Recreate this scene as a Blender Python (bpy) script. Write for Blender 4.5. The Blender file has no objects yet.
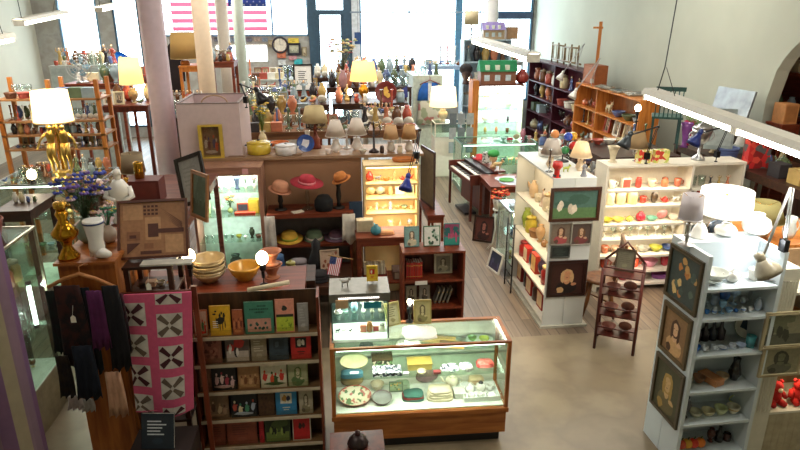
import bpy, math, random
from mathutils import Matrix, Vector
random.seed(7)
PI = math.pi
SC = bpy.context.scene
COL = SC.collection

# ---------------------------------------------------------------- camera, world, exposure, lights
CAM_H, PITCH, YAW, FPX = 3.5, math.radians(18.9), math.radians(-6.4), 622.0
cam = bpy.data.cameras.new('camera'); camo = bpy.data.objects.new('camera', cam); COL.objects.link(camo)
camo.location = (0, 0, CAM_H); camo.rotation_euler = (PI/2 - PITCH, 0, YAW)
cam.sensor_width = 36; cam.lens = FPX/800*36; cam.clip_start = .05; cam.clip_end = 200
SC.camera = camo
SC.cycles.transparent_max_bounces = 32   # many glass panes stand one behind the other
SC.view_settings.view_transform = 'Standard'; SC.view_settings.look = 'None'
SC.view_settings.gamma = 1; SC.view_settings.exposure = 0.0; SC.view_settings.use_curve_mapping = False
W = bpy.data.worlds.new('daylight'); SC.world = W; W.use_nodes = True
W.node_tree.nodes['Background'].inputs[0].default_value = (.86, .94, 1, 1)
W.node_tree.nodes['Background'].inputs[1].default_value = 9

def area(name, loc, sx, sy, power, col=(1, .96, .88), rot=(0, 0, 0)):
    l = bpy.data.lights.new(name, 'AREA'); l.shape = 'RECTANGLE'; l.size = sx; l.size_y = sy
    l.energy = power; l.color = col
    o = bpy.data.objects.new(name, l); COL.objects.link(o); o.location = loc; o.rotation_euler = rot
    return o
def bulb(loc, power, col=(1, .8, .55), r=.03, name='bulb_light'):
    l = bpy.data.lights.new(name, 'POINT'); l.energy = power; l.color = col; l.shadow_soft_size = r
    o = bpy.data.objects.new(name, l); COL.objects.link(o); o.location = loc
    return o
# unseen area lights added under the ceiling to fill the shop, no fixtures
OVER = [((-2.6, 2.0, 5.3), 70), ((0.2, 5.5, 5.3), 60), ((3.9, 3.6, 5.3), 85), ((-3.5, 9.5, 5.3), 120),
        ((.2, 11.0, 5.3), 130), ((4.2, 9.5, 5.3), 105), ((-3.5, 15, 5.3), 200), ((2, 15.5, 5.3), 200)]
for p, e in OVER: area('overhead_fill', p, 2.4, .5, e, (1, .95, .86))

# ---------------------------------------------------------------- materials
MATS = {}
def hx(s):
    s = s.lstrip('#'); v = [int(s[i:i+2], 16)/255 for i in (0, 2, 4)]
    return tuple((a/12.92 if a <= .04045 else ((a+.055)/1.055)**2.4) for a in v) + (1,)
def _base(name):
    m = bpy.data.materials.new(name); m.use_nodes = True
    nt = m.node_tree; return m, nt, nt.nodes['Principled BSDF']
def mat(col, rough=.5, metal=0, var=.18, scale=14, bump=0, spec=.5, name=None, coat=0):
    """plain material with gentle procedural mottling"""
    k = ('m', col, rough, metal, var, scale, bump, spec, coat)
    if k in MATS: return MATS[k]
    m, nt, b = _base(name or 'surface_' + col.lower())
    n = nt.nodes; L = nt.links
    tc = n.new('ShaderNodeTexCoord'); no = n.new('ShaderNodeTexNoise'); no.inputs['Scale'].default_value = scale
    no.inputs['Detail'].default_value = 3; L.new(tc.outputs['Object'], no.inputs['Vector'])
    r = n.new('ShaderNodeValToRGB'); c = hx(col)
    r.color_ramp.elements[0].position = .3; r.color_ramp.elements[1].position = .7
    r.color_ramp.elements[0].color = tuple(x*(1-var) for x in c[:3]) + (1,)
    r.color_ramp.elements[1].color = tuple(min(1, x*(1+var*.6)) for x in c[:3]) + (1,)
    L.new(no.outputs['Fac'], r.inputs['Fac']); L.new(r.outputs['Color'], b.inputs['Base Color'])
    b.inputs['Roughness'].default_value = rough; b.inputs['Metallic'].default_value = metal
    b.inputs['Specular IOR Level'].default_value = spec; b.inputs['Coat Weight'].default_value = coat
    if bump:
        bp = n.new('ShaderNodeBump'); bp.inputs['Strength'].default_value = bump; bp.inputs['Distance'].default_value = .01
        L.new(no.outputs['Fac'], bp.inputs['Height']); L.new(bp.outputs['Normal'], b.inputs['Normal'])
    MATS[k] = m; return m
def wood(c1, c2, axis='z', scale=7, rough=.42, spec=.4):
    k = ('w', c1, c2, axis, scale, rough)
    if k in MATS: return MATS[k]
    m, nt, b = _base('wood_' + c1.lower()); n = nt.nodes; L = nt.links
    tc = n.new('ShaderNodeTexCoord'); mp = n.new('ShaderNodeMapping')
    s = {'x': (.12, 1, 1), 'y': (1, .12, 1), 'z': (1, 1, .12)}[axis]
    mp.inputs['Scale'].default_value = tuple(scale*a for a in s)
    no = n.new('ShaderNodeTexNoise'); no.inputs['Scale'].default_value = 3; no.inputs['Detail'].default_value = 5
    no.inputs['Distortion'].default_value = .6
    r = n.new('ShaderNodeValToRGB'); r.color_ramp.elements[0].position = .35; r.color_ramp.elements[1].position = .65
    r.color_ramp.elements[0].color = hx(c1); r.color_ramp.elements[1].color = hx(c2)
    L.new(tc.outputs['Object'], mp.inputs['Vector']); L.new(mp.outputs['Vector'], no.inputs['Vector'])
    L.new(no.outputs['Fac'], r.inputs['Fac']); L.new(r.outputs['Color'], b.inputs['Base Color'])
    b.inputs['Roughness'].default_value = rough; b.inputs['Specular IOR Level'].default_value = spec
    MATS[k] = m; return m
def mottle(cols, scale=12, rough=.5, kind='voronoi', metal=0):
    """patterned cloth / floral / print: several colours in voronoi cells or noise bands"""
    k = ('p', tuple(cols), scale, rough, kind, metal)
    if k in MATS: return MATS[k]
    m, nt, b = _base('pattern_' + cols[0].lower()); n = nt.nodes; L = nt.links
    tc = n.new('ShaderNodeTexCoord')
    if kind == 'voronoi':
        t = n.new('ShaderNodeTexVoronoi'); t.inputs['Scale'].default_value = scale
        sp = n.new('ShaderNodeSeparateColor'); L.new(t.outputs['Color'], sp.inputs[0]); out = sp.outputs[0]
    else:
        t = n.new('ShaderNodeTexNoise'); t.inputs['Scale'].default_value = scale; t.inputs['Detail'].default_value = 4
        mr = n.new('ShaderNodeMapRange'); mr.inputs[1].default_value = .3; mr.inputs[2].default_value = .7
        L.new(t.outputs['Fac'], mr.inputs[0]); out = mr.outputs[0]
    L.new(tc.outputs['Object'], t.inputs['Vector'])
    r = n.new('ShaderNodeValToRGB'); r.color_ramp.interpolation = 'CONSTANT' if kind == 'voronoi' else 'LINEAR'
    e = r.color_ramp.elements
    while len(e) < len(cols): e.new(.5)
    for i, cc in enumerate(cols): e[i].position = i/len(cols); e[i].color = hx(cc)
    L.new(out, r.inputs['Fac']); L.new(r.outputs['Color'], b.inputs['Base Color'])
    b.inputs['Roughness'].default_value = rough; b.inputs['Metallic'].default_value = metal
    MATS[k] = m; return m
def glass(col='#E8F4EE', fac=.12, name='glass'):
    k = ('g', col, fac)
    if k in MATS: return MATS[k]
    m = bpy.data.materials.new(name); m.use_nodes = True; nt = m.node_tree; n = nt.nodes; L = nt.links; n.clear()
    o = n.new('ShaderNodeOutputMaterial'); mx = n.new('ShaderNodeMixShader'); t = n.new('ShaderNodeBsdfTransparent')
    g = n.new('ShaderNodeBsdfGlossy'); f = n.new('ShaderNodeMath'); f.operation = 'POWER'; f.inputs[1].default_value = 4; lw = n.new('ShaderNodeLayerWeight'); lw.inputs[0].default_value = .5; a = n.new('ShaderNodeMath'); a.operation = 'ADD'
    no = n.new('ShaderNodeTexNoise'); no.inputs['Scale'].default_value = 3
    rr = n.new('ShaderNodeMapRange'); rr.inputs[3].default_value = .03; rr.inputs[4].default_value = .09
    L.new(no.outputs['Fac'], rr.inputs[0]); L.new(rr.outputs[0], g.inputs['Roughness'])
    L.new(lw.outputs['Facing'], f.inputs[0]); a.inputs[1].default_value = fac; a.use_clamp = True
    t.inputs[0].default_value = hx(col)
    L.new(f.outputs[0], a.inputs[0]); L.new(a.outputs[0], mx.inputs[0]); L.new(t.outputs[0], mx.inputs[1]); L.new(g.outputs[0], mx.inputs[2])
    L.new(mx.outputs[0], o.inputs[0]); MATS[k] = m; return m
def glow(col, s, name='glow'):
    k = ('e', col, s)
    if k in MATS: return MATS[k]
    m, nt, b = _base(name); b.inputs['Base Color'].default_value = hx(col)
    b.inputs['Emission Color'].default_value = hx(col); b.inputs['Emission Strength'].default_value = s
    MATS[k] = m; return m
def shade_mat(col, trans=.55, emit=0):
    """lampshade cloth: diffuse + translucent, optional glow of the lit bulb inside"""
    k = ('s', col, trans, emit)
    if k in MATS: return MATS[k]
    m = bpy.data.materials.new('shade_cloth'); m.use_nodes = True; nt = m.node_tree; n = nt.nodes; L = nt.links; n.clear()
    o = n.new('ShaderNodeOutputMaterial'); mx = n.new('ShaderNodeMixShader'); d = n.new('ShaderNodeBsdfDiffuse'); t = n.new('ShaderNodeBsdfTranslucent')
    no = n.new('ShaderNodeTexNoise'); no.inputs['Scale'].default_value = 30
    r = n.new('ShaderNodeValToRGB'); c = hx(col)
    r.color_ramp.elements[0].color = tuple(x*.9 for x in c[:3]) + (1,); r.color_ramp.elements[1].color = c
    L.new(no.outputs['Fac'], r.inputs[0]); L.new(r.outputs[0], d.inputs[0]); L.new(r.outputs[0], t.inputs[0])
    mx.inputs[0].default_value = trans; L.new(d.outputs[0], mx.inputs[1]); L.new(t.outputs[0], mx.inputs[2])
    if emit:
        e = n.new('ShaderNodeEmission'); e.inputs[0].default_value = c; e.inputs[1].default_value = emit
        ad = n.new('ShaderNodeAddShader'); L.new(mx.outputs[0], ad.inputs[0]); L.new(e.outputs[0], ad.inputs[1]); L.new(ad.outputs[0], o.inputs[0])
    else: L.new(mx.outputs[0], o.inputs[0])
    MATS[k] = m; return m

# ---------------------------------------------------------------- mesh builder
class MB:
    def __init__(s): s.v = []; s.f = []; s.mi = []; s.sm = []; s.M = Matrix(); s.c = 0
    def add(s, vs, fs, smooth=False, m=None):
        b = len(s.v); s.v += [tuple(s.M @ Vector(p)) for p in vs]
        for f in fs: s.f.append(tuple(b+i for i in f)); s.mi.append(s.c if m is None else m); s.sm.append(smooth)
        return s
    def slot(s, i): s.c = i; return s
    def at(s, M=None): s.M = M if M is not None else Matrix(); return s
    def box(s, x0, x1, y0, y1, z0, z1, m=None):
        return s.add([(x0,y0,z0),(x1,y0,z0),(x1,y1,z0),(x0,y1,z0),(x0,y0,z1),(x1,y0,z1),(x1,y1,z1),(x0,y1,z1)],
              [(0,3,2,1),(4,5,6,7),(0,1,5,4),(1,2,6,5),(2,3,7,6),(3,0,4,7)], m=m)
    def lathe(s, prof, seg=16, m=None, c=(0, 0, 0), sx=1, sy=1, rot=0, flute=0):
        vs = []; fs = []; n = len(prof)
        for i in range(seg):
            a = 2*PI*i/seg + rot; k = 1 + (flute if i % 2 else 0)
            for r, z in prof: vs.append((c[0]+r*k*sx*math.cos(a), c[1]+r*k*sy*math.sin(a), c[2]+z))
        for i in range(seg):
            j = (i+1) % seg
            for q in range(n-1): fs.append((i*n+q, j*n+q, j*n+q+1, i*n+q+1))
        if n == 4 and prof[0][1] == prof[1][1] and prof[2][1] == prof[3][1] and min(p[0] for p in prof) > 1e-5:   # a closed ring
            for i in range(seg): j = (i+1) % seg; fs.append((i*n+n-1, j*n+n-1, j*n, i*n))
            return s.add(vs, fs, True, m)
        if prof[0][0] > 1e-5 and not (prof[-1][0] <= 1e-5 and prof[-1][1] < prof[0][1]): fs.append(tuple(i*n for i in range(seg))[::-1])
        if prof[-1][0] > 1e-5 and prof[0][0] > 1e-5 and prof[-1][1] > prof[0][1]: fs.append(tuple(i*n+n-1 for i in range(seg)))
        if prof[0][0] <= 1e-5 and prof[-1][0] > 1e-5: fs = [f[::-1] for f in fs]   # discs seen from above face up
        return s.add(vs, fs, True, m)
    def shell(s, prof, seg=20, m=None, t=.003, c=(0, 0, 0), flute=0, sx=1, sy=1, rot=0):
        """open-topped vessel or lampshade with thickness"""
        p = list(prof) + [(max(r-t, 1e-6), z+(t if i == 0 else 0)) for i, (r, z) in list(enumerate(prof))[::-1]]
        vs = []; fs = []; n = len(p)
        for i in range(seg):
            a = 2*PI*i/seg + rot; k = 1 + (flute if i % 2 else 0)
            for r, z in p: vs.append((c[0]+r*k*sx*math.cos(a), c[1]+r*k*sy*math.sin(a), c[2]+z))
        for i in range(seg):
            j = (i+1) % seg
            for q in range(n-1): fs.append((i*n+q, j*n+q, j*n+q+1, i*n+q+1))
            fs.append((i*n+n-1, j*n+n-1, j*n, i*n))
        return s.add(vs, fs, True, m)
    def ball(s, x, y, z, rx, ry=None, rz=None, seg=12, m=None):
        ry = rx if ry is None else ry; rz = rx if rz is None else rz
        h = max(4, seg//2)
        return s.lathe([(max(math.sin(PI*i/h), 1e-6), -math.cos(PI*i/h)*rz) for i in range(h+1)], seg, m, (x, y, z), rx, ry)
    def tube(s, pts, r, seg=8, m=None, closed=False):
        pts = [Vector(p) for p in pts]; n = len(pts); vs = []; fs = []
        up0 = None
        for i, p in enumerate(pts):
            if closed: d = pts[(i+1) % n] - pts[i-1]
            else: d = pts[min(i+1, n-1)] - pts[max(i-1, 0)]
            d.normalize()
            if up0 is None: up0 = Vector((0, 0, 1)) if abs(d.z) < .9 else Vector((1, 0, 0))
            a = d.cross(up0)
            if a.length < 1e-4: a = d.cross(Vector((0, 1, .1)))
            a.normalize(); b = a.cross(d).normalized(); up0 = b
            rr = r[i] if isinstance(r, (list, tuple)) else r
            for k in range(seg):
                t = 2*PI*k/seg; vs.append(tuple(p + a*(rr*math.cos(t)) + b*(rr*math.sin(t))))
        for i in range(n if closed else n-1):
            j = (i+1) % n
            for k in range(seg):
                l = (k+1) % seg; fs.append((i*seg+k, i*seg+l, j*seg+l, j*seg+k))
        if not closed: fs.append(tuple(range(seg))[::-1]); fs.append(tuple((n-1)*seg+k for k in range(seg)))
        return s.add(vs, fs, True, m)
    def prism(s, poly, y0, y1, m=None):
        """polygon in the x-z plane extruded along y"""
        n = len(poly); vs = [(x, y0, z) for x, z in poly] + [(x, y1, z) for x, z in poly]
        fs = [tuple(range(n)), tuple(range(2*n-1, n-1, -1))] + [((i+1) % n, i, n+i, n+(i+1) % n) for i in range(n)]
        return s.add(vs, fs, m=m)
    def quad(s, a, b, c, d, m=None): return s.add([a, b, c, d], [(0, 1, 2, 3)], m=m)
    def disc(s, x, z, r, y, m=None, seg=14, sx=1, sz=1):
        return s.add([(x+r*sx*math.cos(2*PI*i/seg), y, z+r*sz*math.sin(2*PI*i/seg)) for i in range(seg)], [tuple(range(seg))], m=m)
    def mesh(s, name, mats, bevel=0):
        me = bpy.data.meshes.new(name); me.from_pydata(s.v, [], s.f); me.validate()
        for m in (mats if isinstance(mats, (list, tuple)) else [mats]): me.materials.append(m)
        if len(me.polygons) == len(s.f):
            me.polygons.foreach_set('material_index', s.mi); me.polygons.foreach_set('use_smooth', s.sm)
        me.update(); return me
def T(x=0, y=0, z=0, rz=0, rx=0, ry=0, s=1):
    return Matrix.Translation((x, y, z)) @ Matrix.Rotation(rz, 4, 'Z') @ Matrix.Rotation(ry, 4, 'Y') @ Matrix.Rotation(rx, 4, 'X') @ Matrix.Scale(s, 4)

# ---------------------------------------------------------------- things
class Kind:
    """parts: list of (part name, mesh, [sub parts], label)"""
    def __init__(s, name, cat, parts): s.name, s.cat, s.parts = name, cat, parts
KCACHE = {}
def link(name, me, parent=None):
    o = bpy.data.objects.new(name, me); COL.objects.link(o)
    if parent: o.parent = parent
    return o
def put(kind, label, loc, rz=0, group=None, s=1, rx=0, ry=0, name=None, cat=None, rest=True):
    name = name or kind.name
    if len(kind.parts) == 1 and not kind.parts[0][2]:
        o = link(name, kind.parts[0][1])
    else:
        o = link(name, None); o.empty_display_size = .05
        for p in kind.parts:
            c = link(p[0], p[1], o)
            if len(p) > 3 and p[3]: c['label'] = p[3]
            for q in p[2]: link(q[0], q[1], c)
    if (rx or ry) and rest:   # tilted things still rest on their lowest point
        R = Matrix.Rotation(ry, 3, 'Y') @ Matrix.Rotation(rx, 3, 'X'); k = s if not isinstance(s, tuple) else max(s)
        zz = [(R @ v.co).z*k for p in kind.parts for me in [p[1]] + [q[1] for q in p[2]] for v in me.vertices]
        z0 = min(v.co.z for p in kind.parts for v in p[1].vertices)*k
        loc = (loc[0], loc[1], loc[2] - min(zz) + max(z0, -.001) + .0004)
    elif rest and not rx and not ry:
        mn = min(v.co.z for p in kind.parts for me in [p[1]] + [q[1] for q in p[2]] for v in me.vertices)
        if -.03 < mn < 0: loc = (loc[0], loc[1], loc[2] - mn*(s[2] if isinstance(s, tuple) else s) + .0003)
    o.rotation_mode = 'XYZ'; o.location = loc; o.rotation_euler = (rx, ry, rz)
    o.scale = s if isinstance(s, tuple) else (s, s, s)
    o['label'] = label; o['category'] = cat or kind.cat
    if group: o['group'] = group
    return o
def struct(name, mb, mats, loc=(0, 0, 0), parent=None):
    o = link(name, mb.mesh(name, mats), parent); o.location = loc
    if parent is None: o['kind'] = 'structure'
    return o
def P(name, mb, mats, subs=None, label=None): return (name, mb.mesh(name, mats), subs or [], label)

_r = Matrix.Rotation(YAW, 3, 'Z')
def ray(px, py):
    f = Vector((-math.sin(YAW)*math.cos(PITCH), math.cos(YAW)*math.cos(PITCH), -math.sin(PITCH)))
    rt = Vector((math.cos(YAW), math.sin(YAW), 0)); up = rt.cross(f)
    return f*FPX + rt*(px-400) + up*(225-py)
def gz(px, py, z):
    r = ray(px, py); t = (z-CAM_H)/r.z; return (r.x*t, r.y*t)
def gy(px, py, Y):
    r = ray(px, py); t = Y/r.y; return (r.x*t, CAM_H + r.z*t)

ORD = ['leftmost', 'second from left', 'third from left', 'fourth from left', 'fifth from left', 'sixth from left', 'seventh from left',
       'eighth from left', 'ninth from left', 'tenth from left', 'eleventh from left', 'twelfth from left', 'thirteenth from left',
       'fourteenth from left', 'fifteenth from left', 'sixteenth from left', 'seventeenth from left', 'eighteenth from left']
class Frame:
    """local frame of a piece of furniture: u across, v into it, z up"""
    def __init__(s, x, y, rz=0): s.x, s.y, s.rz = x, y, rz
    def w(s, u, v, z):
        c, n = math.cos(s.rz), math.sin(s.rz); return (s.x+u*c-v*n, s.y+u*n+v*c, z)
def extent(kind, rx=0):
    R = Matrix.Rotation(rx, 3, 'X'); vs = [R @ v.co for p in kind.parts for v in p[1].vertices]
    return [2*max(abs(v.x) for v in vs), 2*max(abs(v.y) for v in vs), max(v.z for v in vs)-min(0, min(v.z for v in vs))]
def row(fr, place, z, items, u0=None, u1=None, v=.15, group=None, jit=.0, hmax=None, dmax=None, grow=1.0):
    """items: (kind, adjective text[, extras]) spread from u0 to u1, labelled by order from the left, sized to fit the shelf"""
    n = len(items); reg = []; ROWREG.append((place, reg))
    for i, it in enumerate(items):
        k, adj = it[0], it[1]; ex = it[2] if len(it) > 2 else {}
        u = (u0 + (u1-u0)*((i+.5)/n)) if 'u' not in ex else ex['u']
        e = extent(k, ex.get('rx', 0)); s = ex.get('s', grow)
        if 'u' not in ex: s = min(s, .96*(u1-u0)/n/max(e[0], e[1] if abs(ex.get('rz', 0)) > .3 else 0))
        if hmax: s = min(s, hmax/(e[2]+ex.get('z', 0)))
        if dmax: s = min(s, dmax/e[1])
        p = fr.w(u, ex.get('v', v) + random.uniform(-jit, jit), z + .0008 + ex.get('z', 0)*s)
        lab = '%s, %s on %s' % (adj, ORD[i], place) if n > 1 else '%s on %s' % (adj, place)
        reg.append([put(k, lab, p, fr.rz + ex.get('rz', 0), group or ('things on ' + place), s, ex.get('rx', 0)), adj])
ROWREG = []
def clear(x, y, rad, z=None):
    """take row pieces away where a larger thing stands, and count the rest of that row anew"""
    for place, reg in ROWREG:
        keep = [q for q in reg if (q[0].location.x-x)**2+(q[0].location.y-y)**2 > rad*rad or (z is not None and abs(q[0].location.z-z) > .3)]
        if len(keep) == len(reg): continue
        for q in reg:
            if q not in keep:
                for c in list(q[0].children_recursive) + [q[0]]: bpy.data.objects.remove(c)
        reg[:] = keep
        for i, (o, adj) in enumerate(keep): o['label'] = '%s, %s on %s' % (adj, ORD[i], place) if len(keep) > 1 else '%s on %s' % (adj, place)

# ================================================================ kinds of things
def cached(f):
    def g(*a, **k):
        key = (f.__name__, repr(a), repr(sorted(k.items(), key=str)))
        if key not in KCACHE: KCACHE[key] = f(*a, **k)
        return KCACHE[key]
    return g
def mt(c, **k): return mat(c, **k) if isinstance(c, str) else c
WHITE = mat('#EFEDE6', .35, var=.06); CREAM = mat('#E6D9B8', .4, var=.08); PAPER = mat('#E9E3D2', .8, var=.08)
BLACK = mat('#17161A', .45, var=.2); BRASS = mat('#C79A3C', .25, 1, .25); STEEL = mat('#B9BABC', .28, 1, .15); DARKMETAL = mat('#2A2A2E', .4, .6)
CGLASS = glass('#F2F8F6', .10, 'clear_glass'); PANE = glass('#F0F7F3', .025, 'greenish_pane'); SHELFGLASS = glass('#E9F4EE', .06, 'shelf_glass')
PORC = mat('#E9E6DE', .15, var=.05, coat=.3); MILK = mat('#F4F2EA', .2, var=.04, coat=.4)

@cached
def plate(c='#E9E6DE', d=.24, rim='#7C93B8', center=None):
    r = d/2; mb = MB()
    mb.lathe([(1e-6, .004), (r*.6, .004), (r*.66, .010), (r*.93, .022)], 24, 0)
    mb.lathe([(r*.93, .022), (r, .024), (r, .020), (r*.66, .004), (r*.6, 0), (1e-6, 0)], 24, 1)
    if center: mb.lathe([(1e-6, .0055), (r*.35, .0052), (r*.4, .0045)], 9, 2, flute=.35)
    return Kind('plate', 'plate', [P('plate', mb, [mt(c, rough=.15, coat=.3), mt(rim, rough=.2), mt(center or c, rough=.3)])])
@cached
def bowl(c='#E9E6DE', d=.16, h=.07, c2=None, band=None):
    r = d/2
    mb = MB().shell([(r*.45, 0), (r*.5, h*.08), (r*.8, h*.45), (r*.97, h*.85), (r, h)], 22, 0, t=r*.035)
    mb.lathe([(1e-6, h*.12), (r*.44, h*.12)], 22, 1)
    if band:
        mb.lathe([(r*.885, h*.6), (r*.9, h*.6), (r*.98, h*.8), (r*.965, h*.8)], 22, 2)
    return Kind('bowl', 'bowl', [P('bowl', mb, [mt(c, rough=.3, coat=.3), mt(c2 or c, rough=.3), mt(band or c, rough=.3)])])
def ringpts(cx, cz, rx, rz, a0, a1, n=8, y=0): return [(cx+rx*math.cos(a0+(a1-a0)*i/n), y, cz+rz*math.sin(a0+(a1-a0)*i/n)) for i in range(n+1)]
@cached
def cup(c='#E9E6DE', h=.09, d=.085, band=None, saucer=False):
    r = d/2; mb = MB().shell([(r*.6, 0), (r*.85, h*.15), (r*.97, h*.6), (r, h)], 16, 0, t=.004)
    if band: mb.lathe([(r*.97, h*.4), (r*1.01, h*.4), (r*1.02, h*.75), (r*.98, h*.75)], 16, 1)
    hd = MB().tube(ringpts(r*.95, h*.52, h*.34, h*.3, -PI/2, PI/2), .005, 6)
    mm = [mt(c, rough=.2, coat=.3), mt(band or c, rough=.2)]
    ps = [P('body', mb, mm), P('handle', hd, mm)]
    if saucer: ps.append(P('saucer', MB().lathe([(1e-6, -.001), (r*.7, -.001), (r*1.6, .012), (r*1.55, .016), (r*.6, .004), (1e-6, .004)], 18), mm))
    return Kind('mug' if h > .085 and not saucer else 'teacup', 'cup', ps)
@cached
def teapot(c='#E9E6DE', s=1.0, lidc=None, sq=1.0):
    m = mt(c, rough=.18, coat=.3); r = .075*s; h = .12*s*sq
    b = MB().lathe([(r*.55, 0), (r*.9, h*.15), (r*1.05, h*.45), (r*.85, h*.8), (r*.5, h)], 18)
    lid = MB().lathe([(r*.52, h*.98), (r*.4, h*1.1), (r*.1, h*1.17), (r*.13, h*1.27), (1e-6, h*1.33)], 16)
    sp = MB().tube([(-r*.8, 0, h*.35), (-r*1.3, 0, h*.5), (-r*1.5, 0, h*.8), (-r*1.75, 0, h*.98)], [r*.22, r*.18, r*.12, r*.1], 8)
    hd = MB().tube(ringpts(r*.85, h*.52, r*.75, h*.36, -PI/2, PI/2), r*.09, 6)
    return Kind('teapot', 'teapot', [P('body', b, m), P('lid', lid, mt(lidc or c, rough=.2)), P('spout', sp, m), P('handle', hd, m)])
VPROF = {
 'urn': [(.30, 0), (.34, .04), (.16, .12), (.42, .38), (.5, .62), (.42, .8), (.25, .9), (.33, 1)],
 'tall': [(.3, 0), (.38, .2), (.5, .5), (.34, .78), (.2, .88), (.3, 1)],
 'bud': [(.3, 0), (.48, .12), (.5, .3), (.22, .55), (.15, .85), (.25, 1)],
 'flare': [(.36, 0), (.2, .1), (.24, .4), (.36, .75), (.5, 1)],
 'cyl': [(.46, 0), (.5, .04), (.5, .94), (.47, 1)],
 'round': [(.25, 0), (.45, .2), (.5, .45), (.42, .72), (.2, .9), (.22, 1)],
 'goblet': [(.4, 0), (.38, .02), (.06, .07), (.05, .42), (.3, .52), (.48, .72), (.42, 1)],
 'jar': [(.42, 0), (.5, .06), (.5, .7), (.38, .82), (.4, .9)],
 'bottle': [(.45, 0), (.5, .04), (.5, .55), (.2, .72), (.16, .95), (.2, 1)],
 'bell': [(.5, 0), (.46, .05), (.34, .45), (.2, .7), (.06, .75), (.09, .9), (.02, 1)],
 'hurricane': [(.28, 0), (.28, .05), (.5, .3), (.36, .6), (.26, .8), (.3, 1)],
 'candle': [(.5, 0), (.46, .03), (.12, .08), (.1, .35), (.2, .42), (.09, .5), (.12, .9), (.2, 1)],
 'cream': [(.35, 0), (.48, .2), (.5, .4), (.36, .7), (.42, 1)]}
@cached
def vessel(shape='urn', c='#E9E6DE', h=.2, w=None, band=None, name='vase', cat='vase', metal=0, rough=.22, seg=16, flute=0):
    w = w or h*.55; pr = [(r*w, z*h) for r, z in VPROF[shape]]
    m = c if not isinstance(c, str) else mat(c, rough, metal, .15, coat=.25)
    mb = MB().shell(pr, seg, 0, t=min(.006, w*.08), flute=flute)
    if band:
        i = len(pr)//2; (r0, z0), (r1, z1) = pr[i-1], pr[i]
        mb.lathe([(r0*1.0, z0), (r0*1.02, z0), (r1*1.02, z1), (r1*1.0, z1)], seg, 1)
    return Kind(name, cat, [P(name, mb, [m, mt(band or '#888888', rough=.3)])])
@cached
def pitcher(c='#E9E6DE', h=.2, w=None, band=None, glassy=False):
    w = w or h*.6; m = CGLASS if glassy else mt(c, rough=.2, coat=.3)
    mb = MB().shell([(r*w, z*h) for r, z in VPROF['cream']], 18, 0, t=.005)
    mb.add([(-w*.42, -w*.14, h*.98), (-w*.42, w*.14, h*.98), (-w*.62, 0, h*1.04), (-w*.40, 0, h*.85)], [(0, 1, 2), (0, 2, 3), (1, 3, 2)])
    if band: mb.lathe([(w*.49, h*.22), (w*.505, h*.22), (w*.51, h*.4), (w*.49, h*.4)], 18, 1)
    hd = MB().tube(ringpts(w*.4, h*.55, w*.38, h*.32, -PI/2, PI/2), w*.05, 6)
    return Kind('pitcher', 'pitcher', [P('body', mb, [m, mt(band or '#888888')]), P('handle', hd, m)])
@cached
def jar(c='#C8B98A', h=.16, w=.11, lid='#8A3A20', glassy=False):
    m = CGLASS if glassy else mt(c, rough=.3, coat=.2)
    b = MB().lathe([(r*w, z*h*.9) for r, z in VPROF['jar']], 16)
    l = MB().lathe([(.43*w, h*.82), (.43*w, h*.92), (.3*w, h*.96), (.08*w, h*.97), (.1*w, h*1.04), (1e-6, h*1.06)], 16)
    return Kind('lidded_jar', 'jar', [P('body', b, m), P('lid', l, mt(lid, rough=.35))])
@cached
def goblet(h=.15, w=.075, c=None):
    return Kind('goblet', 'glass', [P('goblet', MB().shell([(r*w, z*h) for r, z in VPROF['goblet']], 14, 0, t=.002), c and mt(c, rough=.1) or CGLASS)])
@cached
def tumbler(h=.1, w=.07, c=None):
    return Kind('tumbler', 'glass', [P('tumbler', MB().shell([(w*.42, 0), (w*.5, h)], 14, 0, t=.003), c and mt(c, rough=.1) or CGLASS)])
@cached
def figurine(dress='#D9D3C4', skin='#E0C09A', hair='#4A3020', h=.18, pose=0, trim=None):
    """small standing porcelain figure: one body with gown, arms and head; hair and plinth apart"""
    m = [mt(dress, rough=.2, coat=.3), mt(skin, rough=.3), mt(trim or dress, rough=.25)]
    b = MB()
    b.lathe([(.17*h, 0), (.19*h, .03*h), (.15*h, .25*h), (.08*h, .52*h), (.10*h, .66*h), (.11*h, .74*h), (.05*h, .8*h), (.03*h, .82*h)], 14, 0, sy=.8)
    b.lathe([(.172*h, .08*h), (.186*h, .09*h), (.176*h, .16*h), (.165*h, .16*h)], 14, 2, sy=.8)
    b.tube([(0, 0, .78*h), (0, 0, .86*h)], .03*h, 8, 1)
    b.ball(0, -.003, .91*h, .062*h, .062*h, .078*h, 12, 1); b.ball(0, -.062*h, .905*h, .012*h, m=1, seg=6)
    for sx in (-1, 1):
        if pose == 0: pts = [(sx*.09*h, 0, .73*h), (sx*.17*h, -.02*h, .58*h), (sx*.07*h, -.13*h, .5*h)]
        elif pose == 1: pts = [(sx*.09*h, 0, .73*h), (sx*.2*h, 0, .6*h), (sx*.26*h, -.06*h, .46*h)]
        else: pts = [(sx*.09*h, 0, .73*h), (sx*.2*h, 0, .78*h), (sx*.16*h, -.02*h, .95*h)]
        b.tube(pts, [.035*h, .03*h, .02*h], 7, 0); b.ball(*pts[-1], .025*h, m=1, seg=6)
    hr = MB().ball(0, .012*h, .935*h, .07*h, .066*h, .068*h, 10)
    hr.ball(0, .05*h, .97*h, .035*h, seg=8)
    base = MB().lathe([(.2*h, 0), (.2*h, .015), (.17*h, .02)], 14)
    return Kind('figurine', 'figurine', [P('body', b, m), P('hair', hr, mt(hair, rough=.5)), P('plinth', base, m[0])])
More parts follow.
